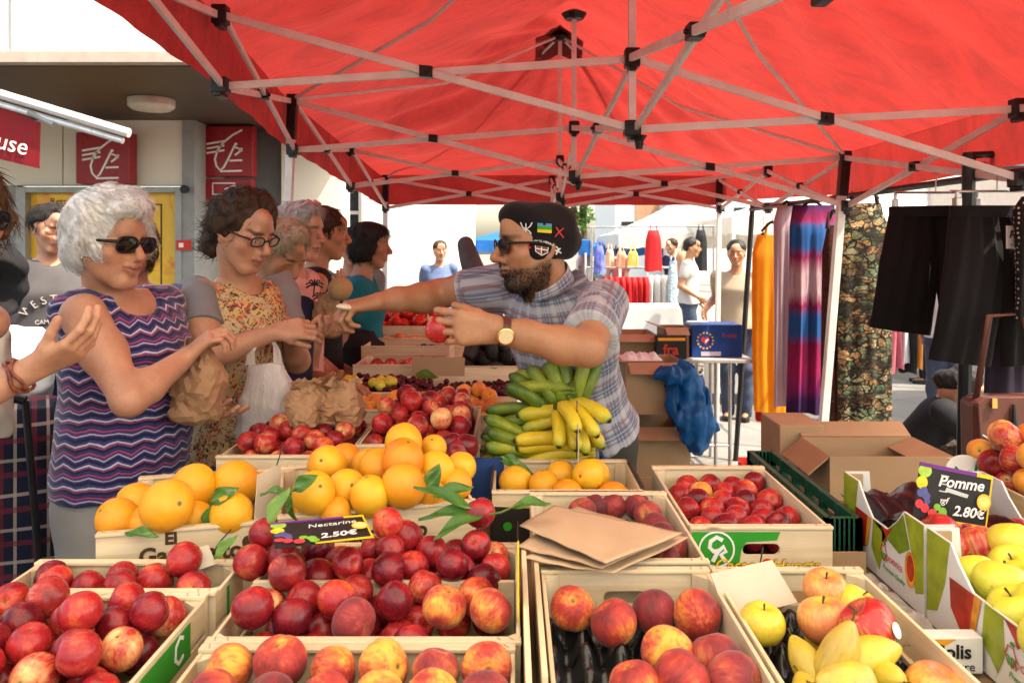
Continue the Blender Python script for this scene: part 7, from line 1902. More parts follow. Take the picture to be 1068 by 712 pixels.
CM = {'zig': zigzag_mat(), 'flo': floral_mat(), 'pla': plaid_mat(), 'jeans': cloth_m('blue jeans', (.045, .06, .10), .3), 'greytrs': cloth_m('light grey trousers', (.30, .29, .28)), 'greysl': cloth_m('grey jersey sleeve', (.23, .22, .23)), 'navy': cloth_m('navy cloth', (.015, .022, .06), .25),
  'pink': cloth_m('pale pink cotton', (.66, .40, .36)), 'teal': cloth_m('teal cotton', (.015, .16, .20), .2), 'black': cloth_m('black cotton', (.012, .012, .014), .3), 'khaki': cloth_m('dark khaki trousers', (.045, .045, .035), .2), 'tee': cloth_m('charcoal t-shirt', (.075, .07, .072), .2), 'tan': cloth_m('tan shirt', (.36, .30, .22)), 'blue': cloth_m('grey blue cotton', (.10, .14, .26)), 'coral': cloth_m('coral top', (.62, .14, .13)), 'olive': cloth_m('olive grey jacket', (.20, .21, .20)), 'shirtgrey': cloth_m('light grey shirt', (.45, .44, .43))}
def legs(P, O, f, zhip, mat, shoe='black', sep=.085, r=(.085, .06, .045), bare=False, hem=None, name='trousers', stride=0.0):
 f = nrm((f[0],f[1],0)); s = np.array([-f[1],f[0],0]); O = np.array([O[0],O[1],0.0])
 T = SDF(.007)
 for k in (1,-1):
  hp = O + s * sep * k + np.array([0,0,zhip - .06]); kn = O + s * sep * k * 1.05 + f * (.03 + stride * k * .5) + np.array([0,0,zhip * .52]); an = O + s * sep * k + f * stride * k + np.array([0,0,.085])
  P.S.chain([hp,kn,an],[r[0] * .88,r[1] * .85,.036],.03); P.S.cap(an + np.array([0,0,-.045]),an + f * .14 + np.array([0,0,-.052]),.034,.026,.03)
  if hem:
   tt = (zhip - .06 - hem) / (zhip - .06 - zhip * .52); e = hp + (kn - hp) * min(tt,1.0); T.chain([hp,e],[r[0] + .012,r[1] + .03],.03)
  else: T.chain([hp,kn,an + np.array([0,0,-.02])],[r[0] + .006,r[1] + .012,r[2] + .012],.03)
  q = MB(); Mx = frame(an + np.array([0,0,-.084]) - f * .06,f,s)
  q.prism([(0, -.035), (.10, -.04), (.19, -.045), (.235, -.02), (.235, .02), (.19, .045), (.10, .04), (0, .035)], .05 if shoe != 'sandal' else .022, Mx); P.part(q, 'shoe' if shoe != 'sandal' else 'sandal', M['black'] if shoe == 'black' else m_lea if shoe in ('brown', 'sandal') else M['white'], bevel=.015 if shoe != 'sandal' else .006)
  if shoe == 'sandal':
   q = MB(); q.tube([Mx @ Vector((.15, -.042, .015)), Mx @ Vector((.15, 0, .068)), Mx @ Vector((.15, .042, .015))], .008, 6); q.tube([Mx @ Vector((.03, -.035, .015)), Mx @ Vector((.05, 0, .10)), Mx @ Vector((.03, .035, .015))], .007, 6); P.part(q, 'sandal_strap', m_lea)
 T.ell(O + np.array([0,0,zhip - .05]),(.165,.13,.11),np.stack([s,f,[0,0,1]]),.03); P.S.ell(O + np.array([0,0,zhip - .05]),(.145,.115,.10),np.stack([s,f,[0,0,1]]),.03)
 T.disp = sines(int(abs(O[0]) * 100) + 3,6,20,60,.004)
 P.cloth(name,T,mat)
V_ = Person('bearded man in plaid shirt and black cap leaning over the bananas, arms out', (.25, 2.42, 0), 'tan', .0033)
hd = Head((.066,2.298,1.605),(-.95,-.30,-.04),(-.05,0,1),1.08); hd.build(V_.S,fat=1.1,nose=1.03); V_.head = hd; V_.mk = dict(beard=.95,stubble=.62,brow=1.0,lips=.5)
pel,nb = np.array([.245,2.51,.99]),np.array([.105,2.345,1.495])
Rs,Ls = np.array([-.035,2.47,1.475]),np.array([.245,2.20,1.435]); Uv = nrm(Ls - Rs); Av = nrm(nb - pel); TL = np.linalg.norm(nb - pel)
V_.S.cap(hd.w(-.025,0,-.07),nb + np.array([.0,.0,-.03]),.060,.072,.03)
tors = [(0,0,0,.148,.12),(.12,0,-.01,.148,.128),(.25,0,-.012,.158,.132),(.38,0,0,.182,.122),(.47,0,.01,.18,.10),(.53,0,.01,.10,.075)]
V_.S.loft(pel,Av,Uv,[(t,a,b_,c - .014,d - .014) for t,a,b_,c,d in tors],.02)
Re,Rw = np.array([-.235,2.545,1.452]),np.array([-.402,2.385,1.437])
Le,Lw = np.array([.185,1.945,1.352]),np.array([-.036,1.895,1.405])
def mid(a,b_,t): return a + (b_ - a) * t
V_.limb([Rs,mid(Rs,Re,.5) + np.array([0,0,.006]),Re],[.060,.054,.045],.03); V_.limb([Re,mid(Re,Rw,.28) + np.array([0,0,-.006]),mid(Re,Rw,.7),Rw],[.043,.046,.036,.028],.02)
V_.limb([Ls,mid(Ls,Le,.5),Le],[.062,.055,.043],.03); V_.limb([Le,mid(Le,Lw,.28) + np.array([0,0,-.004]),mid(Le,Lw,.7),Lw],[.041,.045,.036,.029],.02)
hand(V_.S,Rw,(-.80,-.30,-.12),(.0,.15,-1),-1,1.08,((.75,.95,.7),(.85,1.0,.7),(.9,1.05,.7),(.95,1.1,.7)),(.75,.35,.5),.04,.3)
hand(V_.S,Lw,(-1,-.04,.06),(.0,1,-.08),-1,1.08,((.45,.50,.35),(.40,.52,.35),(.42,.55,.35),(.48,.6,.4)),(.85,.35,.5),.06,.25)
legs(V_, pel, (-.8, -.4), 1.05, CM['khaki'], 'black', .085, (.095, .065, .05))
V_.done()
sh = SDF(.0042)
sh.loft(pel + Av * .045,Av,Uv,[(0,0,0,.180,.152)] + [(t - .045,a,b_,c + .010,d + .010) for t,a,b_,c,d in tors[1:-1]] + [(TL - .045 - .012,0,.012,.118,.088)],.02)
sl = SDF(.0042)
for a,e,tt in ((Rs,Re,.62),(Ls,Le,.74)):
 d_ = nrm(e - a); en = a + (e - a) * tt
 sh.cap(a - d_ * .015,a + (e - a) * .38,.077,.074,.03)
 sl.loft(a,d_,np.cross(d_,(0,0,1)),[(-.03,0,0,.066,.066),(.06,0,0,.074,.075),(np.linalg.norm(e - a) * tt * .7,0,0,.068,.070),(np.linalg.norm(e - a) * tt,0,0,.068,.071)],.02)
nkc = nb + np.array([-.055, -.055, .035]); sh.ell(nkc, (.050, .052, .10), np.stack([nrm(Uv), nrm(np.cross(Uv, Av)), nrm(Av)]), .012, 's')
w1,w2 = sines(31,9,14,34,.009),creases(33,5,14,30,.012,(1,1,.8))
sh.disp = lambda P: w1(P) + w2(P); sl.disp = lambda P: w1(P) * .8 + w2(P) * .7
V_.cloth('shirt', sh, CM['pla'], (pel, Av, Uv), .17);
for nm, a, e in (('sleeve', Rs, Re), ('sleeve', Ls, Le)):
 pass
so, Vs, Qs = V_.cloth('sleeves', sl, CM['pla'], (Ls, nrm(Le - Ls), (0, 0, 1)), .075)
me = so.data; bpy.data.objects.remove(so)
lab = (np.linalg.norm(Vs - (Rs + Re) / 2,axis=1) < np.linalg.norm(Vs - (Ls + Le) / 2,axis=1))
for which,a,e in ((True,Rs,Re),(False,Ls,Le)):
 qm = lab[Qs[:, 0]] == which; ids = np.unique(Qs[qm]); mp = -np.ones(len(Vs),int); mp[ids] = np.arange(len(ids))
 m2 = np_mesh(Vs[ids], mp[Qs[qm]], 'sleeve'); A_ = nrm(e - a); U_ = nrm(np.cross(A_, (0, 0, 1))); W_ = np.cross(A_, U_); L_ = Vs[ids] - a
 vattr(m2, 'pc', np.stack([np.arctan2(L_ @ U_, L_ @ -W_) * .075, L_ @ A_, np.zeros(len(ids))], 1)); link_mesh(m2, 'sleeve', CM['pla'], V_.o, smooth=True)
def collar(P,c,A,f,rx,ry,hgt,mat,gap=.5,flare=.012):
 A = nrm(A); f = nrm(np.array(f) - A * A.dot(f)); s = np.cross(A,f); q = MB()
 def fn(u,v):
  a = gap + (2 * PI - 2 * gap) * u; k = 1 + (flare / rx) * (1 - v)
  return Vector(np.array(c) + f * rx * k * math.cos(a) + s * ry * k * math.sin(a) + A * (hgt * v * (.75 + .25 * math.cos(a + PI)) - .02 * math.cos(a)))
 q.grid(fn, 40, 5); o = P.part(q, 'collar', mat, smooth=True, solid=.004); vattr(o.data, 'pc', np.array([[(i // 6) / 40 * .42, (i % 6) * .01, 0] for i in range(41 * 6)])); return o
co_ = collar(V_, nb + np.array([-.012, -.016, -.012]), nrm(Av * .6 + np.array([0, 0, .4])), (-.75, -.6, 0), .078, .078, .042, CM['pla'], .55)
V0,Q0,F0 = V_.VQ; L0 = hd.loc(V0); pk_ = np.where((F0[:, 1] > .45) & (L0[:, 2] < -.0405) & (np.abs(L0) < .2).all(1))[0]
V_.strands(V0, Q0, HM['black'], 4200, .008, .0005, lambda p: nrm(np.array([0, 0, -1.]) + hd.f * .3), 15, .004, None, pick=pk_, name='beard')
V_.eyes(); V_.glasses(.046,.034,True,.0028)
cp = SDF(.004); tl = nrm((.34,0,.94))
cR = np.stack([nrm(np.cross(tl,np.cross((-1,0,0),tl)))*-1,nrm(np.cross(tl,(-1,0,0))),tl])
cp.ell(hd.w(-.020,0,.050),(.106,.095,.062),np.stack([hd.f * .93 + hd.u * .37,hd.s,hd.u * .93 - hd.f * .37]),.03); cp.ell(hd.w(-.058,0,.010),(.076,.094,.066),hd.R,.03); cp.ell(hd.w(.048,-.01,.080),(.046,.060,.038),hd.R,.035); cp.ell(hd.w(-.05,0,.072),(.066,.07,.042),hd.R,.04)
tq = .66; cF = hd.f * math.cos(tq) + hd.u * math.sin(tq); cU = hd.u * math.cos(tq) - hd.f * math.sin(tq)
cp.ell(hd.w(-.015,0,-.016),(.074,.094,.052),hd.R,.03)
cp.loft(hd.w(.045, 0, -.022), -cU, hd.s, [(0, 0, 0, .3, .3), (.3, 0, 0, .3, .3)], .006, 's'); cp.loft(hd.w(-.02, 0, -.040), -hd.u, hd.s, [(0, 0, 0, .3, .3), (.3, 0, 0, .3, .3)], .006, 's')
cp.disp = lambda P: creases(5,5,20,45,.006)(P)
cap_o, Vc, Qc = V_.cloth('cap', cp, simple('black felt', (.010, .009, .010), .95, var=.4, bump=.4, bscale=180, spec=.15, sheen=.1))
from mathutils.bvhtree import BVHTree
bvh = BVHTree.FromPolygons([tuple(v) for v in Vc],[tuple(q) for q in Qc])
def decal(polys,mat,name,parent,off=.0026):
 """pixel outlines on the photo plane laid on the cap cloth, along the cap's side"""
 q = MB()
 for pl in polys:
  P3 = []
  for (px,py) in pl:
   b0 = at(px,py,2.05); d_ = (at(px,py,2.4) - b0).normalized(); h = bvh.ray_cast(b0,d_)
   if h[0] is None: return
   P3.append(h[0] - d_ * off)
  tris = tessellate_polygon([[Vector((p[0],p[1],0)) for p in pl]])
  q.add(P3,tris)
 o = q.build(name,mat,parent,solid=.0008)
S2 = lambda pts,w: stroke(pts,w)
wt_m, gd = M['white'], M['yellow_print']
decal([S2([(543, 232), (545, 237), (549, 239), (553, 236), (555, 232)], 1.1), S2([(542, 243), (544, 240), (548, 239), (552, 241), (554, 244)], 1.1), S2([(548.5, 233), (548.5, 239), (548, 245)], 1.1)], wt_m, 'white_patch', cap_o)
decal([[(560.5, 235.5), (575.5, 236.5), (575.5, 240), (560.5, 239)]], M['green_print'], 'flag_patch', cap_o, .0036); decal([[(560.5, 239), (575.5, 240), (575.3, 243.2), (560.5, 242.2)]], gd, 'flag_patch', cap_o, .0036); decal([[(560.5, 232.5), (575.5, 233.5), (575.5, 236.5), (560.5, 235.5)]], simple('sky print', (.08, .25, .45), .6), 'flag_patch', cap_o, .0036)
decal([S2([(580, 237), (584, 243), (588, 248)], 1.2), S2([(588, 238), (583, 242), (579, 247)], 1.2)], M['red_print'], 'red_patch', cap_o)
decal([[(558, 256), (572, 258), (571.5, 264), (565, 267), (558.5, 262)]], simple('crest brown', (.20, .08, .06), .7), 'crest_patch', cap_o, .0024); decal([S2([(559, 259), (571, 261)], .9), S2([(565, 257), (564.5, 265)], .9), S2([(558.3, 256), (558.6, 262), (565, 266.3), (571.3, 263.5), (571.8, 258)], .7)], wt_m, 'crest_lines', cap_o, .0034)
decal([S2([(580, 257), (582.5, 260), (581, 263)], 1.5), S2([(584.5, 259), (581.5, 261.5), (580, 265.5)], 1.5), S2([(579, 261), (582, 262), (585.5, 264)], 1.5)], wt_m, 'white_emblem', cap_o)
me = text_mesh('EUSKAL HERRIA', 4.0, Matrix.Identity(4), depth=0, off=.06, space=1.05)
tv = [v.co.copy() for v in me.vertices]; wv = max(v.x for v in tv)
bmv = MB(); ok = True; PP = []
for v in tv:
 px = 566 + v.x * (12.5 / wv); py = 251.5 + 3.5 * ((px - 562) / 13) ** 2 * (1 if px > 562 else .4) - v.y * .8
 b0 = at(px,py,2.05); d_ = (at(px,py,2.4) - b0).normalized(); h = bvh.ray_cast(b0,d_)
 if h[0] is None: ok = False; break
 PP.append(h[0] - d_ * .0016)
if ok: bmv.add(PP, [tuple(p.vertices) for p in me.polygons]); bmv.build('lettering', wt_m, cap_o)
decal([S2([(547, 253), (550, 255), (553, 259)], 2.2)], M['red_print'], 'red_patch', cap_o)
wp = mid(Le,Lw,.93); wd = nrm(Lw - Le)
q = MB(); Mw_ = frame(wp, np.cross((0, 0, 1), wd), np.cross(wd, np.cross((0, 0, 1), wd))); q.lathe([(.0345, -.009), (.0365, 0), (.0345, .009)], Matrix.Translation(Vector(wp)) @ Vector(wd).to_track_quat('Z', 'Y').to_matrix().to_4x4(), 24); st = V_.part(q, 'watch_strap', m_lea)
fcd = nrm((.10,-1,-.25)); fcd = nrm(fcd - wd * wd.dot(fcd))
q = MB(); Mf = Matrix.Translation(Vector(wp + fcd * .034)) @ Vector(fcd).to_track_quat('Z', 'Y').to_matrix().to_4x4(); q.lathe([(.019, -.003), (.021, .001), (.021, .006), (.018, .0075)], Mf, 24); wc_ = q.build('watch_case', simple('gold', (.75, .50, .18), .25, .9), st, smooth=False)
q = MB(); q.lathe([(.001, .0076), (.017, .0076), (.017, .0082)], Mf, 24); q.tube([Mf @ Vector((0, 0, .009)), Mf @ Vector((.011, .003, .009))], .0008, 5); q.build('watch_dial', simple('champagne dial', (.72, .58, .34), .3), st)
fruit('nectarine', 'nectarine', (-.178, 1.925, 1.402), .033, 'red nectarine held in the left hand of the seller with the watch', None, R1)
M['slice'] = simple('pale fruit flesh', (.74, .62, .42), .5)
o = fruit('apricot', 'slice', (-.486, 2.335, 1.425), .028, 'pale fruit slice pinched in the outstretched hand of the seller', None, R1, name='fruit_slice', rot=(0, .1, 0)); o.scale = (.03, .024, .011)
L_ = Person('white-haired woman in dark sunglasses and wavy purple sleeveless top holding a brown paper bag', (-1.085, 2.2, 0), 'rosy', .0033)
hl = Head((-1.070,2.125,1.612),(.92,-.385,-.09),(.06,0,1),.99); hl.build(L_.S,fat=1.10,jaw=1.0,smile=True); L_.head = hl; L_.mk = dict(brow=.15,lips=.9,sm=8.0)
f2 = nrm((.89,-.45,0)); U2 = np.array([.45,.89,0.]); OL = np.array([-1.075,2.2,0.])
L_.S.cap(hl.w(-.025,0,-.075),OL + np.array([-.03,-.02,1.455]),.052,.062,.03)
tl_ = [(.98,0,0,.185,.150),(1.10,0,-.008,.178,.152),(1.20,0,-.012,.172,.146),(1.32,0,-.026,.178,.146),(1.40,0,-.008,.172,.115),(1.455,0,.008,.148,.085),(1.485,0,.012,.08,.06)]
L_.S.loft(OL,(0,0,1),U2,[(t,a,b_,c - .013,d - .013) for t,a,b_,c,d in tl_],.02)
RS,RE,RW = np.array([-1.085,2.015,1.428]),np.array([-.912,1.895,1.238]),np.array([-.852,2.075,1.312])
LS,LE,LW = np.array([-1.04,2.385,1.43]),np.array([-.965,2.43,1.17]),np.array([-.905,2.235,1.128])
L_.limb([RS,mid(RS,RE,.45),RE],[.056,.051,.038],.03); L_.limb([RE,mid(RE,RW,.3),RW],[.040,.041,.026],.02)
L_.limb([LS,mid(LS,LE,.45),LE],[.060,.057,.045],.03); L_.limb([LE,mid(LE,LW,.3),LW],[.045,.043,.027],.02)
hand(L_.S,RW,(.55,.25,.55),(.45,.35,-.75),1,.95,((.5,.9,.6),(.55,1.0,.6),(.6,1.0,.6),(.65,1.05,.6)),(.8,.3,.5),.03,.35)
hand(L_.S,LW,(.98,-.22,.02),(.05,.1,1),-1,.95,((.15,.2,.15),(.15,.25,.15),(.18,.25,.2),(.2,.3,.2)),(.6,.7,.4),.10,.3)
legs(L_, OL, f2, .98, CM['greytrs'], 'white', .085, (.10, .07, .055))
L_.done()
T = SDF(.0042); T.loft(OL,(0,0,1),U2,[(.945,0,0,.196,.160)] + [(t,a,b_,c + .006,d + .007) for t,a,b_,c,d in tl_[:-1]] + [(1.478,0,.012,.128,.072)],.02)
for k in (1,-1): T.cap(OL + U2 * .10 * k + np.array([-.01,0,1.44]),OL + U2 * .155 * k + np.array([-.01,0,1.435]),.052,.045,.03)
T.ell(OL + f2 * .07 + np.array([0, 0, 1.50]), (.065, .085, .085), np.stack([f2, U2, [0, 0, 1]]), .012, 's'); T.ell(OL - f2 * .005 + np.array([0, 0, 1.525]), (.075, .085, .06), np.stack([f2, U2, [0, 0, 1]]), .012, 's')
wA,wB = sines(41,8,12,30,.007),creases(43,5,12,28,.010); T.disp = lambda P: wA(P) + wB(P) * np.clip((1.42 - P[:, 2]) * 6,0,1)
L_.cloth('sleeveless_top', T, CM['zig'], (OL, (0, 0, 1), U2), .165)
hS = SDF(.004)
hS.ell(hl.w(-.026,0,.050),(.110,.092,.088),hl.R,.02); hS.ell(hl.w(-.060,0,-.010),(.080,.088,.085),hl.R,.03); hS.ell(hl.w(.040,0,.092),(.062,.074,.040),hl.R,.03); hS.ell(hl.w(-.02,.0,.105),(.09,.08,.045),hl.R,.03)
for y in (1,-1): hS.ell(hl.w(.018,y * .070,.020),(.042,.020,.052),hl.R,.02)
hS.ell(hl.w(.105, 0, -.032), (.075, .068, .088), hl.R, .015, 's'); hS.ell(hl.w(.012, -.098, -.040), (.026, .03, .045), hl.R, .012, 's'); hS.ell(hl.w(.012, .098, -.040), (.026, .03, .045), hl.R, .012, 's')
hS.ell(hl.w(-.02, 0, -.125), (.15, .15, .055), hl.R, .012, 's')
hc1,hc2 = creases(51,7,45,120,.008),sines(52,8,25,60,.005); hS.disp = lambda P: hc1(P) + hc2(P)
ho, Vh, Qh = L_.cloth('hair', hS, HM['white'])
crown = hl.w(-.05,-.01,.13)
def flow_l(p):
 d = p - crown; d[2] *= .6; return nrm(d + hl.f * .25 + np.array([0,0,-.3]) * np.linalg.norm(d) * 4)
L_.strands(Vh, Qh, HM['white'], 3400, .042, .0006, flow_l, 3, .0035, ho, wav=.0010)
q = MB(); q.tube([Vector(hl.w(.0835 - 9 * y * y, y, -.0612 + 6 * y * y)) for y in (-.017, -.009, 0, .009, .017)], [.001, .0022, .0026, .0022, .001], 8); L_.part(q, 'teeth', simple('teeth', (.75, .70, .62), .25), smooth=True)
L_.glasses(.056, .042, True, .0032, 'sunglasses')
q = MB(); q.ball(hl.w(-.006, -.082, -.042), .0055); L_.part(q, 'earring', M['steel'], smooth=True)
def paper_bag(label, c, r, seed, mat, name='paper_bag', neck=None, top=None, amp=.012, vox=.004, cat=None, group=None, fl=1.0):
 c = np.array(c,float); g = np.random.default_rng(seed); nu,nv = 26,16
 T_,K_ = [0,.06,.12,.45,.72,.88,1],[.55,.9,1,1,.8,neck or .4,(top or .5)]
 big = creases(seed,7,12,40,amp * 2.2); V = []
 for i in range(nu):
  for j in range(nv + 1):
   v = j / nv; a = 2 * PI * (i + .5 * (j % 2)) / nu; kk = float(np.interp(v,T_,K_)); ca,sa = math.cos(a),math.sin(a); n_ = (abs(ca) ** 3.2 + abs(sa) ** 3.2) ** (-1 / 3.2)
   rr = n_ * (1 + g.normal(0,.035 + .05 * v)); p = c + np.array([r[0] * kk * ca * rr,r[1] * kk * sa * rr,r[2] * (v + (.05 * math.sin(3 * a + seed) + g.normal(0,.02)) * (v > .9)) + g.normal(0,.0025)])
   d = float(big(p[None, :])[0]); V.append(tuple(p + np.array([ca,sa,0]) * d))
 fs = []
 for i in range(nu):
  for j in range(nv):
   a0,a1,b0,b1 = i * (nv + 1) + j,((i + 1) % nu) * (nv + 1) + j,i * (nv + 1) + j + 1,((i + 1) % nu) * (nv + 1) + j + 1
   fs += [(a0,a1,b0),(a1,b1,b0)] if j % 2 == 0 else [(a0,a1,b1),(a0,b1,b0)]
 fs.append(tuple(i * (nv + 1) for i in range(nu))[::-1])
 me = bpy.data.meshes.new(name); me.from_pydata(V,[],fs); me.update()
 o = link_mesh(me, name, mat, None, solid=.0012); tag(o, label, cat or name.replace('_', ' '), group); return o
m_kr = simple('crumpled kraft', (.36, .20, .105), .62, var=.14, vscale=8, bump=.35, bscale=40)
paper_bag('full brown paper bag gripped by the white-haired woman', at(207, 440, 2.14), (.066, .062, .215), 61, m_kr, neck=.45, top=.35)
W2 = Person('woman with curly dark hair, black glasses and a floral blouse peeling a fruit', (-.885, 2.58, 0), 'rosy', .0035)
h2 = Head((-.838,2.490,1.650),(.80,-.42,-.36),(.34,-.2,1),1.0); h2.build(W2.S,fat=.95,nose=1.02); W2.head = h2; W2.mk = dict(brow=.9,lips=.9)
fw = nrm((.80,-.60,0)); UW = np.array([.60,.80,0.]); OW = np.array([-.885,2.585,0.])
W2.S.cap(h2.w(-.03,0,-.075),OW + np.array([.0,-.01,1.475]),.046,.055,.03)
tw = [(.94,0,0,.165,.125),(1.08,0,0,.150,.115),(1.20,0,0,.150,.112),(1.33,0,-.015,.160,.122),(1.42,0,0,.155,.10),(1.475,0,.005,.13,.075),(1.505,0,.01,.07,.055)]
W2.S.loft(OW,(0,0,1),UW,[(t,a,b_,c - .013,d - .013) for t,a,b_,c,d in tw],.02)
rs,re,rw = np.array([-.975,2.475,1.455]),np.array([-.905,2.345,1.275]),np.array([-.715,2.41,1.345])
ls,le,lw = np.array([-.795,2.72,1.45]),np.array([-.72,2.67,1.22]),np.array([-.70,2.52,1.315])
W2.limb([rs,mid(rs,re,.5),re],[.052,.048,.040],.03); W2.limb([re,mid(re,rw,.3),rw],[.040,.038,.025],.02)
W2.limb([ls,mid(ls,le,.5),le],[.052,.048,.040],.03); W2.limb([le,mid(le,lw,.3),lw],[.040,.038,.025],.02)
hand(W2.S,rw,(.95,.05,.12),(.1,.8,-.5),-1,.93,((.5,.6,.4),(.55,.65,.4),(.6,.7,.45),(.65,.75,.5)),(.8,.3,.55),.03,.3)
hand(W2.S,lw,(.95,-.25,.05),(-.1,-.3,1),-1,.93,((.4,.6,.4),(.45,.65,.45),(.5,.7,.5),(.55,.7,.5)),(.6,.6,.5),.05,.3)
legs(W2, OW, fw, .95, CM['jeans'], 'black', .08, (.085, .06, .048))
W2.done()
T = SDF(.0045); T.loft(OW,(0,0,1),UW,[(.93,0,0,.185,.145)] + [(t,a,b_,c + .010,d + .012) for t,a,b_,c,d in tw[1:-1]] + [(1.492,0,.01,.115,.068)],.02)
T.ell(OW + fw * .06 + np.array([0, 0, 1.51]), (.06, .075, .07), np.stack([fw, UW, [0, 0, 1]]), .012, 's'); T.ell(OW + np.array([0, 0, 1.54]), (.07, .075, .06), np.stack([fw, UW, [0, 0, 1]]), .012, 's')
wC,wD = sines(71,8,14,34,.007),creases(73,5,14,30,.011); T.disp = lambda P: wC(P) + wD(P)
W2.cloth('floral_blouse', T, CM['flo'], (OW, (0, 0, 1), UW), .15)
for a,e in ((rs,re),(ls,le)):
 T = SDF(.005); d_ = nrm(e - a); T.loft(a,d_,np.cross(d_,(0,1,0.2)),[(-.05,0,0,.04,.045),(.0,0,0,.060,.060),(.07,0,0,.058,.060),(.12,0,0,.061,.063)],.02); T.disp = lambda P: wC(P) * 1.0 + wD(P) * 1.0
 W2.cloth('sleeve', T, CM['greysl'])
hS = SDF(.004)
hS.ell(h2.w(-.024,0,.045),(.104,.086,.088),h2.R,.02); hS.ell(h2.w(-.085,0,-.005),(.055,.07,.065),h2.R,.03); hS.ell(h2.w(-.115,.0,-.045),(.040,.05,.055),h2.R,.025); hS.ell(h2.w(-.10,-.02,-.09),(.028,.03,.035),h2.R,.02)
for y in (1,-1): hS.ell(h2.w(-.02,y * .066,.015),(.05,.022,.05),h2.R,.02)
hS.ell(h2.w(.104, 0, -.028), (.085, .066, .100), h2.R, .015, 's'); hS.ell(h2.w(.0, -.10, -.05), (.035, .035, .055), h2.R, .012, 's'); hS.ell(h2.w(.0, .10, -.05), (.035, .035, .055), h2.R, .012, 's')
hd1,hd2 = creases(81,8,45,120,.012),sines(82,8,40,90,.006); hS.disp = lambda P: hd1(P) + hd2(P)
ho, Vh, Qh = W2.cloth('hair', hS, HM['brown'])
W2.strands(Vh, Qh, HM['brown'], 1500, .055, .0007, lambda p: nrm(-h2.f * 1.0 - h2.u * .5 + (p - h2.C) * .5), 5, .006, ho, wav=.004)
W2.eyes(); W2.glasses(.044,.032,False,.0024)
o = thing('avocado', 'dark half-peeled avocado between the fingers of the woman with glasses', 'avocado', (-.645, 2.44, 1.335))
bpy.data.objects.remove(o); o = fruit('pear', 'avocado', (-.625, 2.452, 1.335), .027, 'dark green fruit held between the fingers of the woman with glasses', None, R1, rot=(1.2, .4, 0), name='avocado')
def film_mat():
 t = NT('white plastic film'); v = t.co(); n = t.noise(v, 9, 4)
 t.pr(col=(.88,.86,.84,1),rough=.25,spec=.6); t.bump(t.noise(t.scale(v,(42,42,12)),1.0,5,.65,1.2),.9,.014); t.translucent(.45,(.92,.88,.84,1)); return t.m
m_film = film_mat()
BC = np.array(at(276,462,2.36))
S = SDF(.004); S.loft(BC,(0,0,1),(.96,-.28,0),[(0,0,0,.065,.05),(.02,0,0,.088,.068),(.10,0,0,.092,.07),(.18,0,0,.080,.055),(.235,0,0,.058,.035)],.012)
a_,b__ = creases(91,8,20,60,.012,(1,1,.4)),sines(92,6,16,40,.008); S.disp = lambda P: a_(P) + b__(P)
cb_ = thing('plastic_bag', 'filled white plastic carrier bag hanging from the forearm of the woman with glasses', 'plastic bag', tuple(BC))
V, Q = S.mesh(); link_mesh(np_mesh(V, Q), 'body', m_film, cb_, smooth=True)
top = np.array(mid(re,rw,.82)) + np.array([0,0,.03])
for sx,sy in ((-1,-.02),(1,.02)):
 q = MB(); e = BC + np.array([.045 * sx,-.012 * sx,.225]); m1 = e * .4 + top * .6 + np.array([.016 * sx,sy,-.02])
 P4 = [Vector(e),Vector(e * .75 + m1 * .25),Vector(m1),Vector(top + np.array([0,sy * .3,0])),Vector(top + np.array([0,.05,-.03]))]
 def fn(u,v,P4=P4,sx=sx):
  t = u * (len(P4) - 1); i = min(int(t),len(P4) - 2); p = P4[i].lerp(P4[i + 1],t - i); wd_ = .030 * (1 - u) + .010
  return p + Vector((.96 * wd_ * (v - .5),-.28 * wd_ * (v - .5),.006 * math.sin(9 * v + 3 * u)))
 q.grid(fn, 20, 6); q.build('handle', m_film, cb_, smooth=True)
for i, (px, py, Y, r, lb) in enumerate(((322, 446, 2.20, (.042, .05, .13), 'crumpled brown paper bag on the nectarines, left of a pair'), (356, 443, 2.24, (.058, .06, .125), 'crumpled brown paper bag on the nectarines, right of a pair'))):
 paper_bag(lb,at(px,py,Y),r,100 + i,m_kr,neck=.6,top=.75,amp=.02)
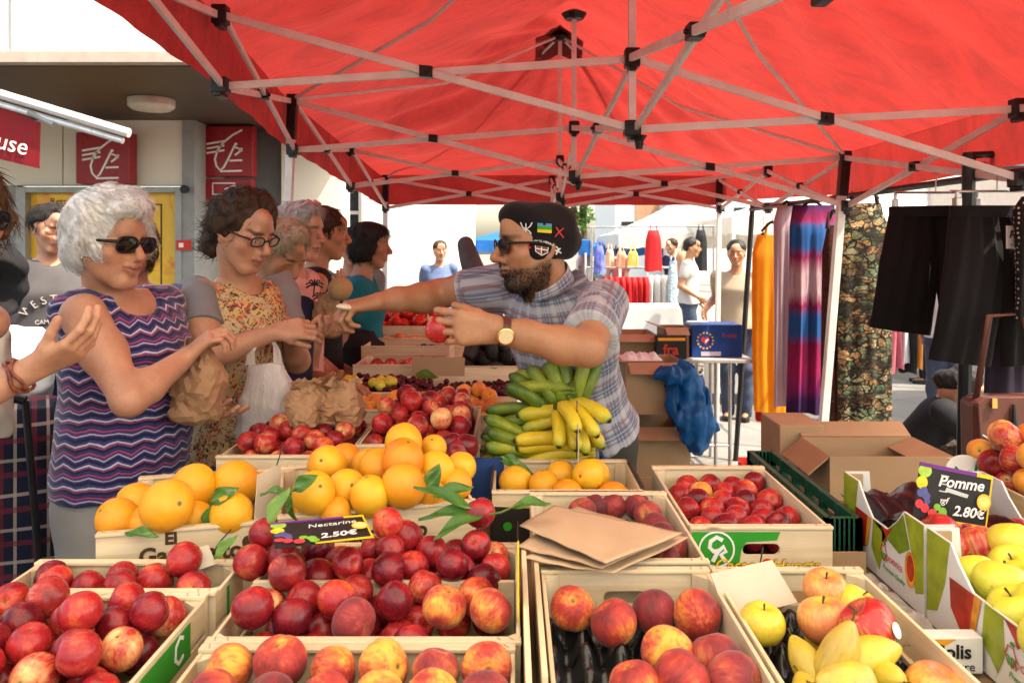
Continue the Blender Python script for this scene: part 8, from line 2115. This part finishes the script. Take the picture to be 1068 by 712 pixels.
def bg_person(label, px, Yp, zeye, f, skin, top, bottom, hair, style, zhem=None, vox=.006, sl=.5, arms=((.12, -.25, 0), (.12, -.25, 0)), slim=1.0, shoe='black', look=None, hem=None, topname='top', elbows=None, sleeve=True, pants='trousers', tilt=(0, 0, 1)):
 """arms: forward, vertical and side reach of each wrist from the shoulder (left, right)"""
 f = nrm((f[0],f[1],0)); s = np.array([-f[1],f[0],0.]); X = (px - CX) * Yp / F
 P = Person(label,(X,Yp,0),skin,vox); sc = 1.0
 hC = np.array([X,Yp,zeye]); lk = look or (f[0],f[1],-.08)
 hh = Head(hC,lk,tilt,sc); hh.build(P.S); P.head = hh; P.mk = dict(brow=.7,lips=.6)
 O = np.array([X,Yp,0.]) - f * .045; zs = zeye - .215; zh = zeye * .585
 P.S.cap(hh.w(-.025,0,-.07),O + np.array([0,0,zs + .03]),.048,.056,.03)
 w = slim
 tt = [(zh - .02,0,0,.165 * w,.125 * w),(zh + .14,0,0,.148 * w,.115 * w),(zs - .22,0,0,.155 * w,.115 * w),(zs - .12,0,-.01,.165 * w,.122 * w),(zs - .02,0,0,.155 * w,.095),(zs + .035,0,.005,.12 * w,.07),(zs + .06,0,.01,.07,.055)]
 P.S.loft(O,(0,0,1),s,[(t,a,b_,c - .014,d - .014) for t,a,b_,c,d in tt],.02)
 T = SDF(.006); T.loft(O,(0,0,1),s,[(zh - .05,0,0,.178 * w,.14 * w)] + [(t,a,b_,c + .006,d + .006) for t,a,b_,c,d in tt[1:-1]] + [(zs + .045,0,.01,.105 * w,.065)],.02)
 for k,(af,az,asd) in zip((1,-1),arms):
  S0 = O + s * .165 * w * k + np.array([0,0,zs - .01]); Wd_ = S0 + f * af + s * asd * k + np.array([0,0,az])
  dv = Wd_ - S0; L = np.linalg.norm(dv); h_ = math.sqrt(max(.0004,.27 ** 2 - (L / 2) ** 2)) if L < .53 else .01
  bend = nrm(np.array([0,0,-1.]) * .8 - f * .6 + s * k * .15); bend = nrm(bend - dv * dv.dot(bend) / (L * L)); E = S0 + dv * .52 + bend * h_
  P.limb([S0,mid(S0,E,.5),E],[.050,.046,.038],.03); P.limb([E,mid(E,Wd_,.3),Wd_],[.039,.037,.025],.02)
  hand(P.S,Wd_,nrm(Wd_ - E),np.cross(nrm(Wd_ - E),s * k) * -1 if abs(az) < .3 else -s * k,k if abs(az) >= .3 else k,.95,((.3,.4,.3),) * 4)
  if sl > 0:
   d_ = nrm(E - S0); T.cap(S0 - d_ * .01,S0 + (E - S0) * sl,.066,.060,.02)
  else: T.cap(O + s * .10 * k + np.array([0,0,zs + .0]),O + s * .14 * k + np.array([0,0,zs]),.055,.05,.03)
 T.ell(O + f * .055 + np.array([0, 0, zs + .075]), (.06, .075, .06), np.stack([f, s, [0, 0, 1]]), .012, 's'); T.ell(O + np.array([0, 0, zs + .105]), (.07, .075, .06), np.stack([f, s, [0, 0, 1]]), .012, 's')
 legs(P,O,f,zh,CM[bottom],shoe,.08,(.085 * w,.06,.047),hem=hem,name=pants)
 P.done()
 w1_ = sines(int(px) + 7,8,14,34,.008); T.disp = w1_
 to,_,_ = P.cloth(topname,T,CM[top] if top in CM else top,(O,(0,0,1),s),.15)
 P.top = to
 hS = SDF(.0055); e = lambda c, r, k=.02, op='u': hS.ell(hh.w(*c), r, hh.R, k, op)
 if style == 'bald': return P, hh, O, f, s
 e((-.022,0,.045),(.102,.083,.085))
 if style == 'short': e((-.06, 0, .0), (.06, .078, .06)); e((-.01, 0, -.10), (.2, .2, .05), .012, 's')
 if style == 'bob':
  e((-.030,0,-.012),(.090,.089,.108),.03); e((.03,0,.07),(.06,.07,.04),.03)
  e((-.02, 0, -.15), (.2, .2, .055), .012, 's')
 if style == 'bun': e((-.040, 0, .012), (.084, .087, .078), .03); e((-.122, 0, .035), (.034, .034, .034), .01); e((-.02, 0, -.12), (.2, .2, .05), .012, 's')
 if style == 'fluffy': e((-.05, 0, .02), (.085, .092, .08), .03); e((.03, 0, .085), (.06, .07, .04), .03); e((-.02, 0, -.13), (.2, .2, .055), .012, 's')
 if style == 'long': e((-.06, 0, -.05), (.06, .09, .13), .03); [e((.0, y * .072, -.05), (.045, .025, .12), .02) for y in (1, -1)]
 if style == 'beanie': e((-.02, 0, .05), (.108, .09, .088), .02)
 e((.104, 0, -.034), (.080, .064, .092), .015, 's')
 if style in ('short', 'bun', 'fluffy'):
  for y in (1, -1): e((.0, y * .10, -.045), (.03, .035, .045), .012, 's')
 h1_ = creases(int(px) + 3, 7, 35, 90, .008 if style != 'beanie' else .003); hS.disp = h1_
 ho, Vh, Qh = P.cloth('hair' if style != 'beanie' else 'beanie', hS, HM[hair] if hair in HM else CM[hair])
 if Yp < 4.6 and hair in HM: P.strands(Vh,Qh,HM[hair],900,.05,.0009,lambda p: nrm((p - hh.w(-.03,0,.13)) + np.array([0,0,-.04])),7,.006,ho,wav=.002)
 return P,hh,O,f,s
bg_person('woman with short ash blond hair and navy top looking down behind the woman with glasses', 292, 2.98, 1.575, (.75, -.55), 'tan', 'navy', 'black', 'blond', 'fluffy', sl=0, look=(.72, -.42, -.52), arms=((.26, -.26, -.05), (.28, -.24, -.08)), tilt=(.4, -.2, 1), topname='sleeveless_top', vox=.005)
P4_, h4, O4, f4, s4 = bg_person('grey-haired woman in a pale pink palm print top with sunglasses on her head', 313, 3.35, 1.665, (.85, -.25), 'rosy', 'pink', 'black', 'grey', 'fluffy', sl=0, arms=((.1, -.4, -.02), (.24, -.07, .0)), topname='palm_print_top', vox=.005)
q = MB()
for y in (1,-1): q.prism(ell_pts(y * .028,0,.024,.018,14),.003,frame(h4.w(.055,0,.128),h4.s,nrm(-h4.f * .8 + h4.u * .5)))
q.tube([Vector(h4.w(.055, .05, .128)), Vector(h4.w(-.03, .085, .06))], .003, 5); q.tube([Vector(h4.w(.055, -.05, .128)), Vector(h4.w(-.03, -.085, .06))], .003, 5); P4_.part(q, 'sunglasses', simple('pink glasses', (.62, .30, .32), .2))
def palm(P,c,nx,sz):
 q = MB(); Mx = frame(c,np.cross((0,0,1),nx),(0,0,1))
 q.prism(stroke([(0,-sz),(.1 * sz,0)],sz * .14),.0015,Mx)
 for i in range(7):
  a = -.4 + i * .65; q.prism(stroke([(.1 * sz,0),(.1 * sz + .5 * sz * math.cos(a),.45 * sz * math.sin(a) + .1 * sz),(.1 * sz + .85 * sz * math.cos(a),.55 * sz * math.sin(a) - .1 * sz)],sz * .17),.0015,Mx)
 q.build('printed_palm', M['black_print'], P.top)
for (px,py,sz) in ((327,297,.042),(333,310,.040),(322,318,.034)):
 c = np.array(at(px,py,3.24)); palm(P4_,c,(.3,-1,0),sz)
bg_person('woman with brown hair tied in a bun seen in profile in the queue', 340, 3.72, 1.665, (.95, .25), 'tan', 'black', 'black', 'brown', 'bun', sl=0, arms=((.1, -.42, .02), (.1, -.42, .02)), topname='dark_top')
bg_person('woman with dark bob and teal top at the far end of the queue', 386, 4.25, 1.61, (.93, .1), 'brown', 'teal', 'black', 'black', 'bob', sl=.45, arms=((.05, -.46, .0), (.12, -.42, .03)), topname='teal_top')
bg_person('person in a dark blue beanie and grey jacket far behind the queue', 367, 5.4, 1.60, (.4, -.9), 'rosy', 'olive', 'jeans', 'navy', 'beanie', sl=.9, topname='jacket', arms=((.05, -.48, 0), (.05, -.48, 0)))
Pm, hm, Om, fm_, sm = bg_person('dark-haired man in a charcoal college t-shirt and navy shorts behind the white-haired woman', 53, 4.15, 1.70, (.60, -.80), 'rosy', 'tee', 'navy', 'black', 'short', sl=.45, look=(.75, -.55, -.25), hem=.44, shoe='sandal', slim=1.12, arms=((.12, -.44, .04), (.16, -.40, .03)), topname='t_shirt', pants='shorts')
cdir = np.array(Om) + fm_ * .135 + np.array([0,0,1.335]); Mt = frame(cdir,np.cross((0,0,1),fm_),(0,0,1))
for i, chx in enumerate('WESTERN'):
 a = (i - 3) * .30
 text(chx, .058, Mt @ Matrix.Translation((.145 * math.sin(a), .145 * math.cos(a) - .145, .004 - .10 * (1 - math.cos(a)) )) @ Matrix.Rotation(-a, 4, 'Z') , simple('faded print', (.36, .33, .32), .8) if 'faded print' not in bpy.data.materials else bpy.data.materials['faded print'], Pm.top, depth=.006)
text('CAMBRIDGE', .030, Mt @ Matrix.Translation((0, -.115, .006)), bpy.data.materials['faded print'], Pm.top, depth=.006)
q = MB(); q.prism([(-.022, -.03), (.022, -.03), (.022, .015), (-.022, .015)], .010, Mt @ Matrix.Translation((0, -.055, 0))); q.build('printed_shield', simple('faded red print', (.25, .08, .08), .8), Pm.top)
bg_person('person in a grey blue top mostly hidden behind the white-haired woman', 138, 3.3, 1.60, (.2, -.97), 'rosy', 'blue', 'jeans', 'chestnut', 'bob', sl=.5, arms=((.05, -.46, 0), (.05, -.46, 0)))
bg_person('man in a tan polo shirt standing hand on hip under the far awning', 768, 7.4, 1.545, (-.35, -.93), 'tan', 'tan', 'jeans', 'black', 'short', sl=.5, slim=1.08, arms=((.05, -.44, .02), (.06, -.30, .10)), topname='polo_shirt')
bg_person('person in a light grey shirt and jeans seen between the hanging shorts', 990, 6.2, 1.62, (.6, .8), 'tan', 'shirtgrey', 'jeans', 'brown', 'short', sl=.5, arms=((.03, -.46, .03), (.03, -.46, .03)), topname='shirt')
bg_person('person in a pale blue shirt at the corner of the white wall block', 459, 9.5, 1.56, (.3, -.95), 'rosy', 'blue', 'jeans', 'brown', 'short', sl=.5, arms=((.03, -.46, .03), (.03, -.46, .03)), topname='shirt')
for a in (('shopper in a white shirt strolling far behind the trestle table', 722, 10.2, 1.60, (.9, -.3), 'tan', 'shirtgrey', 'jeans', 'black', 'short'), ('shopper in a coral top browsing under the far awning', 648, 14.5, 1.56, (.6, .6), 'rosy', 'coral', 'navy', 'brown', 'bob'), ('shopper in navy looking at the pale goods table', 700, 12.9, 1.62, (-.7, -.5), 'rosy', 'navy', 'jeans', 'brown', 'short'), ('shopper in teal at the far right of the far rail', 962, 9.4, 1.58, (-.8, .2), 'brown', 'teal', 'black', 'black', 'bob'), ('shopper in pink walking past the blue tent', 612, 17.5, 1.6, (.8, -.5), 'rosy', 'pink', 'jeans', 'blond', 'bob')):
 bg_person(*a, vox=.011, arms=((.08, -.44, .03), (.14, -.40, .03)), topname='shirt')
E = Person('woman cropped by the left edge, dark sunglasses, open hand reaching into the picture', (-1.19, 1.72, 0), 'rosy', .0038)
he = Head((-1.205,1.72,1.66),(.90,-.40,-.05),(0,0,1),1.0); he.build(E.S); E.head = he; E.mk = dict(brow=.7,lips=.7)
fe = nrm((.9,-.44,0)); Ue = np.array([.44,.9,0.]); OE = np.array([-1.385,1.78,0.])
E.S.cap(he.w(-.03,0,-.07),OE + np.array([.03,0,1.48]),.050,.058,.03)
te = [(.96,0,0,.165,.13),(1.1,0,0,.155,.12),(1.22,0,0,.155,.12),(1.35,0,-.015,.165,.125),(1.43,0,0,.155,.10),(1.48,0,.005,.13,.075),(1.51,0,.01,.07,.055)]
E.S.loft(OE,(0,0,1),Ue,[(t,a,b_,c - .013,d - .013) for t,a,b_,c,d in te],.02)
es,ee,ew = np.array([-1.40,1.62,1.45]),np.array([-1.165,1.50,1.235]),np.array([-.935,1.56,1.365])
fs,fe_,fw_ = np.array([-1.36,1.93,1.45]),np.array([-1.25,1.90,1.42]),np.array([-1.36,1.72,1.40])
E.limb([es,mid(es,ee,.5),ee],[.052,.050,.042],.03); E.limb([ee,mid(ee,ew,.3),ew],[.043,.042,.026],.02)
E.limb([fs,mid(fs,fe_,.5),fe_],[.052,.048,.040],.03); E.limb([fe_,mid(fe_,fw_,.3),fw_],[.040,.038,.025],.02)
hand(E.S,ew,(.90,.05,.42),(-.30,.45,.85),1,.98,((.35,.45,.3),(.4,.5,.3),(.45,.55,.35),(.5,.6,.4)),(.75,.45,.45),.06,.2)
hand(E.S,fw_,(-.2,-.9,.3),(.2,.2,.9),1,.95,((.3,.4,.3),) * 4)
legs(E, OE, fe, .96, CM['jeans'], 'white', .08, (.09, .06, .048)); E.done()
T = SDF(.005); T.loft(OE,(0,0,1),Ue,[(.90,0,0,.185,.15)] + [(t,a,b_,c + .008,d + .008) for t,a,b_,c,d in te[1:-1]] + [(1.492,0,.01,.115,.068)],.02); T.disp = sines(111,8,14,34,.008)
T.ell(OE + fe * .05 + np.array([0, 0, 1.53]), (.07, .08, .07), np.stack([fe, Ue, [0, 0, 1]]), .012, 's')
E.cloth('top', T, CM['coral'])
hS = SDF(.0045); hS.ell(he.w(-.024,0,.048),(.106,.090,.088),he.R,.02); hS.ell(he.w(-.06,0,-.01),(.07,.084,.09),he.R,.03); hS.ell(he.w(.045,0,.085),(.05,.07,.035),he.R,.03)
for y in (1,-1): hS.ell(he.w(.015,y * .070,.01),(.045,.022,.06),he.R,.02)
hS.ell(he.w(.106, 0, -.034), (.076, .064, .085), he.R, .015, 's'); hS.ell(he.w(-.02, 0, -.14), (.2, .2, .055), he.R, .012, 's'); hx = creases(121, 7, 35, 100, .010); hS.disp = hx
ho, Vh, Qh = E.cloth('hair', hS, HM['chestnut']); E.strands(Vh, Qh, HM['chestnut'], 900, .06, .0008, lambda p: nrm((p - he.w(-.03, 0, .13)) + np.array([0, 0, -.05])), 9, .006, ho, wav=.002)
E.glasses(.054, .042, True, .003, 'sunglasses')
wdE = nrm(ew - ee); pE = mid(ee,ew,.86)
q = MB(); Mb_ = Matrix.Translation(Vector(pE)) @ Vector(wdE).to_track_quat('Z', 'Y').to_matrix().to_4x4()
q.tube([Mb_ @ Vector((.034 * math.cos(a), .034 * math.sin(a), .004 * math.sin(3 * a))) for a in np.linspace(0, 2 * PI, 28)], .0042, 6, cap=False); q.tube([Mb_ @ Vector((.034 * math.cos(a), .034 * math.sin(a), .012 + .003 * math.sin(4 * a))) for a in np.linspace(0, 2 * PI, 28)], .0036, 6, cap=False); E.part(q, 'bracelet', simple('beads', (.20, .05, .03), .4, var=.8, vscale=80))
Kp = Person('person in black crouching on a low stool below the hanging shorts', (2.43, 4.6, 0), 'tan', .006)
hk = Head((2.545,4.50,.80),(.55,-.35,-.75),(.6,-.2,.75),1.0); hk.build(Kp.S); Kp.head = hk; Kp.mk = dict(brow=.8)
a0_,a1_ = np.array([2.36,4.66,.40]),np.array([2.50,4.54,.72]); Ak = nrm(a1_ - a0_); Uk = nrm((.5,.85,0))
Kp.S.cap(hk.w(-.03,0,-.07),a1_,.05,.06,.03); Kp.S.loft(a0_,Ak,Uk,[(-.06,0,0,.15,.12),(.15,0,0,.14,.11),(.3,0,0,.15,.10),(.37,0,0,.10,.07)],.02)
for k in (1,-1):
 hp = a0_ + Uk * .09 * k; kn = hp + np.array([.34,-.18,.06]); an = np.array([kn[0] - .06,kn[1] + .02,.07]); Kp.S.chain([hp,kn,an],[.08,.06,.04],.03); Kp.S.cap(an - np.array([0,0,.03]),an + np.array([.13,-.06,-.035]),.035,.028,.03)
 sh_ = a0_ + Ak * .33 + Uk * .165 * k; el = sh_ + np.array([.16,-.10,-.22]); wr = el + np.array([.20,-.10,.02]); Kp.S.chain([sh_,el,wr],[.048,.04,.026],.03); hand(Kp.S,wr,(.9,-.4,-.1),(0,0,-1),k,.95)
Kp.done()
T = SDF(.006); T.loft(a0_,Ak,Uk,[(-.05,0,0,.175,.15),(.12,0,.0,.165,.14),(.26,0,0,.17,.125),(.34,0,0,.15,.10),(.375,0,0,.09,.06)],.02)
for k in (1,-1):
 sh_ = a0_ + Ak * .33 + Uk * .165 * k; el = sh_ + np.array([.16,-.10,-.22]); T.cap(sh_,mid(sh_,el,.9),.068,.06,.03)
T.disp = sines(131, 8, 12, 30, .010); Kp.cloth('black_top', T, CM['black'])
T = SDF(.007); T.ell(a0_ + np.array([.02,0,-.07]),(.20,.19,.14),None,.04)
for k in (1,-1): T.cap(a0_ + Uk * .09 * k,a0_ + Uk * .10 * k + np.array([.33,-.18,.05]),.10,.085,.05)
T.ell(a0_ + np.array([.1,-.05,-.2]),(.22,.19,.14),None,.04)
T.disp = creases(133, 8, 20, 50, .014); Kp.cloth('skirt', T, print_mat('dark curly print', lambda t: t.ramp(t.noise(t.co(), 38, 4, .7, 2.0), [(.42, (.012, .010, .010)), (.55, (.11, .085, .07)), (.62, (.02, .016, .015))]), .85, 0))
hS = SDF(.006); hS.ell(hk.w(-.03, 0, .045), (.105, .09, .09), hk.R, .02); hS.ell(hk.w(-.07, 0, -.03), (.06, .085, .09), hk.R, .03); hS.ell(hk.w(.105, 0, -.034), (.08, .064, .092), hk.R, .015, 's'); hS.disp = creases(135, 7, 35, 90, .008); Kp.cloth('hair', hS, HM['black'])
st_o = thing('stool', 'low grey stool under the crouching person in black', 'stool', (2.33, 4.68, 0))
q = MB(); q.box2((2.18, 4.54, .20), (2.46, 4.82, .225)); q.build('seat', M['grey_metal'], st_o, bevel=.006)
for x in (2.2,2.44):
 for y in (4.56,4.8):
  q = MB(); q.tube([(x, y, .004), (x, y, .2)], .012, 6); q.build('leg', M['grey_metal'], st_o)
def tartan(t):
 x,y,z = t.sep(t.co()); c = (.012,.014,.03,1)
 for v in (t.math('ADD', x, t.math('MULTIPLY', y, .6)), z):
  f = t.math('FRACT', t.math('MULTIPLY', v, 9.0)); c = t.mix(t.math('MULTIPLY', t.math('LESS_THAN', f, .10), .7), c, (.40, .33, .27, 1)); f2_ = t.math('FRACT', t.math('MULTIPLY_ADD', v, 9.0, .45)); c = t.mix(t.math('MULTIPLY', t.math('LESS_THAN', f2_, .16), .6), c, (.16, .02, .03, 1))
 return c
tr = thing('shopping_trolley', 'dark tartan shopping trolley with black frame at the left edge', 'trolley', (-1.72, 2.75, 0))
S = SDF(.007); S.loft((-1.72,2.75,.18),(0,0,1),(.9,.4,0),[(0,0,0,.15,.12),(.10,0,0,.19,.15),(.55,0,0,.19,.15),(.80,0,0,.17,.13),(.88,0,0,.12,.09)],.02,pw=4.0); S.disp = sines(141,8,10,26,.014)
V, Q = S.mesh(); link_mesh(np_mesh(V, Q), 'bag', print_mat('tartan cloth', tartan, .8, 0), tr, smooth=True)
for k in (-1,1):
 q = MB(); q.tube([(-1.72 + .16 * k, 2.64, .10), (-1.72 + .16 * k, 2.62, .6), (-1.72 + .13 * k, 2.60, 1.1)], .012, 8); q.build('frame_tube', M['black_metal'], tr)
 q = MB(); q.lathe([(.03, -.012), (.085, -.014), (.09, 0), (.085, .014), (.03, .012)], frame((-1.72 + .21 * k, 2.68, .094), (0, 1, 0), (0, 0, 1)), 20); wh = q.build('wheel', M['black'], tr)
 q = MB(); q.lathe([(.012, -.016), (.04, -.015), (.04, .015), (.012, .016)], frame((-1.72 + .21 * k, 2.68, .094), (0, 1, 0), (0, 0, 1)), 16); q.build('hub', M['steel'], wh)
q = MB(); q.tube([(-1.85, 2.60, 1.1), (-1.72, 2.57, 1.14), (-1.59, 2.60, 1.1)], .016, 8); q.build('handle', M['black'], tr)
q = MB(); q.tube([(-1.93, 2.68, .094), (-1.51, 2.68, .094)], .009, 6); q.build('axle', M['steel'], tr)
pc = thing('pushchair', 'black hooded pushchair with pale blanket behind the woman at the left edge', 'pushchair', (-2.0, 3.3, 0))
S = SDF(.008); S.ell((-2.16, 3.3, 1.47), (.13, .15, .18), None, .02); S.ell((-2.06, 3.2, 1.40), (.12, .13, .15), None, .02, 's'); S.disp = lambda P: .006 * np.sin(P[:, 2] * 60 + P[:, 0] * 30)
V, Q = S.mesh(); link_mesh(np_mesh(V, Q), 'hood', CM['black'], pc, smooth=True)
S = SDF(.008); S.loft((-2.08, 3.25, .85), (.1, 0, 1), (1, 0, 0), [(0, 0, 0, .16, .14), (.2, 0, 0, .18, .13), (.42, 0, 0, .13, .09)], .02); S.disp = creases(151, 6, 12, 40, .02); V, Q = S.mesh(); link_mesh(np_mesh(V, Q), 'blanket', simple('pale blue cloth', (.52, .60, .63), .8), pc, smooth=True)
for k in (-1,1):
 q = MB(); q.tube([(-2.0 + .2 * k, 3.35, 1.4), (-1.98 + .2 * k, 3.25, .7), (-1.85 + .22 * k, 3.05, .12)], .014, 8); q.tube([(-1.98 + .2 * k, 3.25, .7), (-2.05 + .22 * k, 3.6, .12)], .014, 8); q.build('frame_tube', M['black_metal'], pc)
 for y in (3.05,3.6):
  q = MB(); q.lathe([(.03, -.015), (.11, -.018), (.12, 0), (.11, .018), (.03, .015)], frame((-1.96 + .26 * k, y, .122), (0, 1, 0), (0, 0, 1)), 20); q.build('wheel', M['black'], pc)
to = thing('tote_bag', 'cream cloth tote bag printed with red cherries at the left edge', 'tote bag', (-1.50, 2.3, .9))
S = SDF(.006); S.loft((-1.60, 2.35, 1.04), (0, 0, 1), (.95, -.3, 0), [(0, 0, 0, .13, .045), (.1, 0, 0, .15, .06), (.26, 0, 0, .145, .05), (.36, 0, 0, .13, .03)], .015, pw=2.6); S.disp = creases(161, 6, 10, 30, .014); V, Q = S.mesh(); link_mesh(np_mesh(V, Q), 'body', simple('cream canvas', (.66, .60, .50), .85), to, smooth=True)
tf = lambda x,z: frame((-1.60 + .95 * x,2.35 - .3 * x - .066,1.04 + z),(.95,-.3,0),(0,0,1))
q = MB()
for x,z in ((.11,.22),(.085,.18),(.12,.14)): q.prism(ell_pts(0,0,.013,.013,16),.002,tf(x,z))
q.build('printed_cherry', M['red_print'], to)
q = MB()
for k in (-1,1): q.tube([(-1.60 + .07 * k,2.33,1.39),(-1.59 + .05 * k,2.3,1.5),(-1.58,2.29,1.54)],.008,6)
q.build('strap', bpy.data.materials['cream canvas'], to)
S = SDF(.006); S.loft((-.765, 4.06, .80), (0, 0, 1), (.9, .3, 0), [(0, 0, 0, .12, .06), (.1, 0, 0, .15, .08), (.30, 0, 0, .12, .06), (.38, 0, 0, .07, .03)], .015); S.disp = creases(171, 6, 12, 36, .014); V, Q = S.mesh(); o = link_mesh(np_mesh(V, Q), 'shoulder_bag', m_blk, None, smooth=True); tag(o, 'soft black shoulder bag held by the woman in teal', 'bag')
paper_bag('brown paper bag held low by the grey-haired woman in pink', at(341, 352, 3.12), (.055, .05, .17), 181, m_kr, neck=.5, top=.4)
FM['melon'] = FM['orange']; M['melon'] = simple('netted melon rind', (.46, .29, .13), .7, var=.25, vscale=12, bump=.6, bscale=40)
fruit('melon', 'melon', at(355, 301, 3.08), .046, 'round tan melon held up behind the outstretched hand of the seller', None, R1)
S = SDF(.008); S.chain([(-.30, 5.2, 1.62), (-.24, 5.2, 1.42), (-.17, 5.2, 1.15), (-.13, 5.2, .8)], [.055, .07, .11, .14], .03); S.chain([(-.13, 5.2, .8), (-.12, 5.2, .16)], [.13, .10], .03); S.disp = sines(191, 6, 8, 20, .01); V, Q = S.mesh(); o = link_mesh(np_mesh(V, Q), 'folded_parasol', simple('grey cover cloth', (.10, .10, .11), .85, var=.2), None, smooth=True); tag(o, 'dark grey covered parasol leaning upright behind the seller', 'parasol')
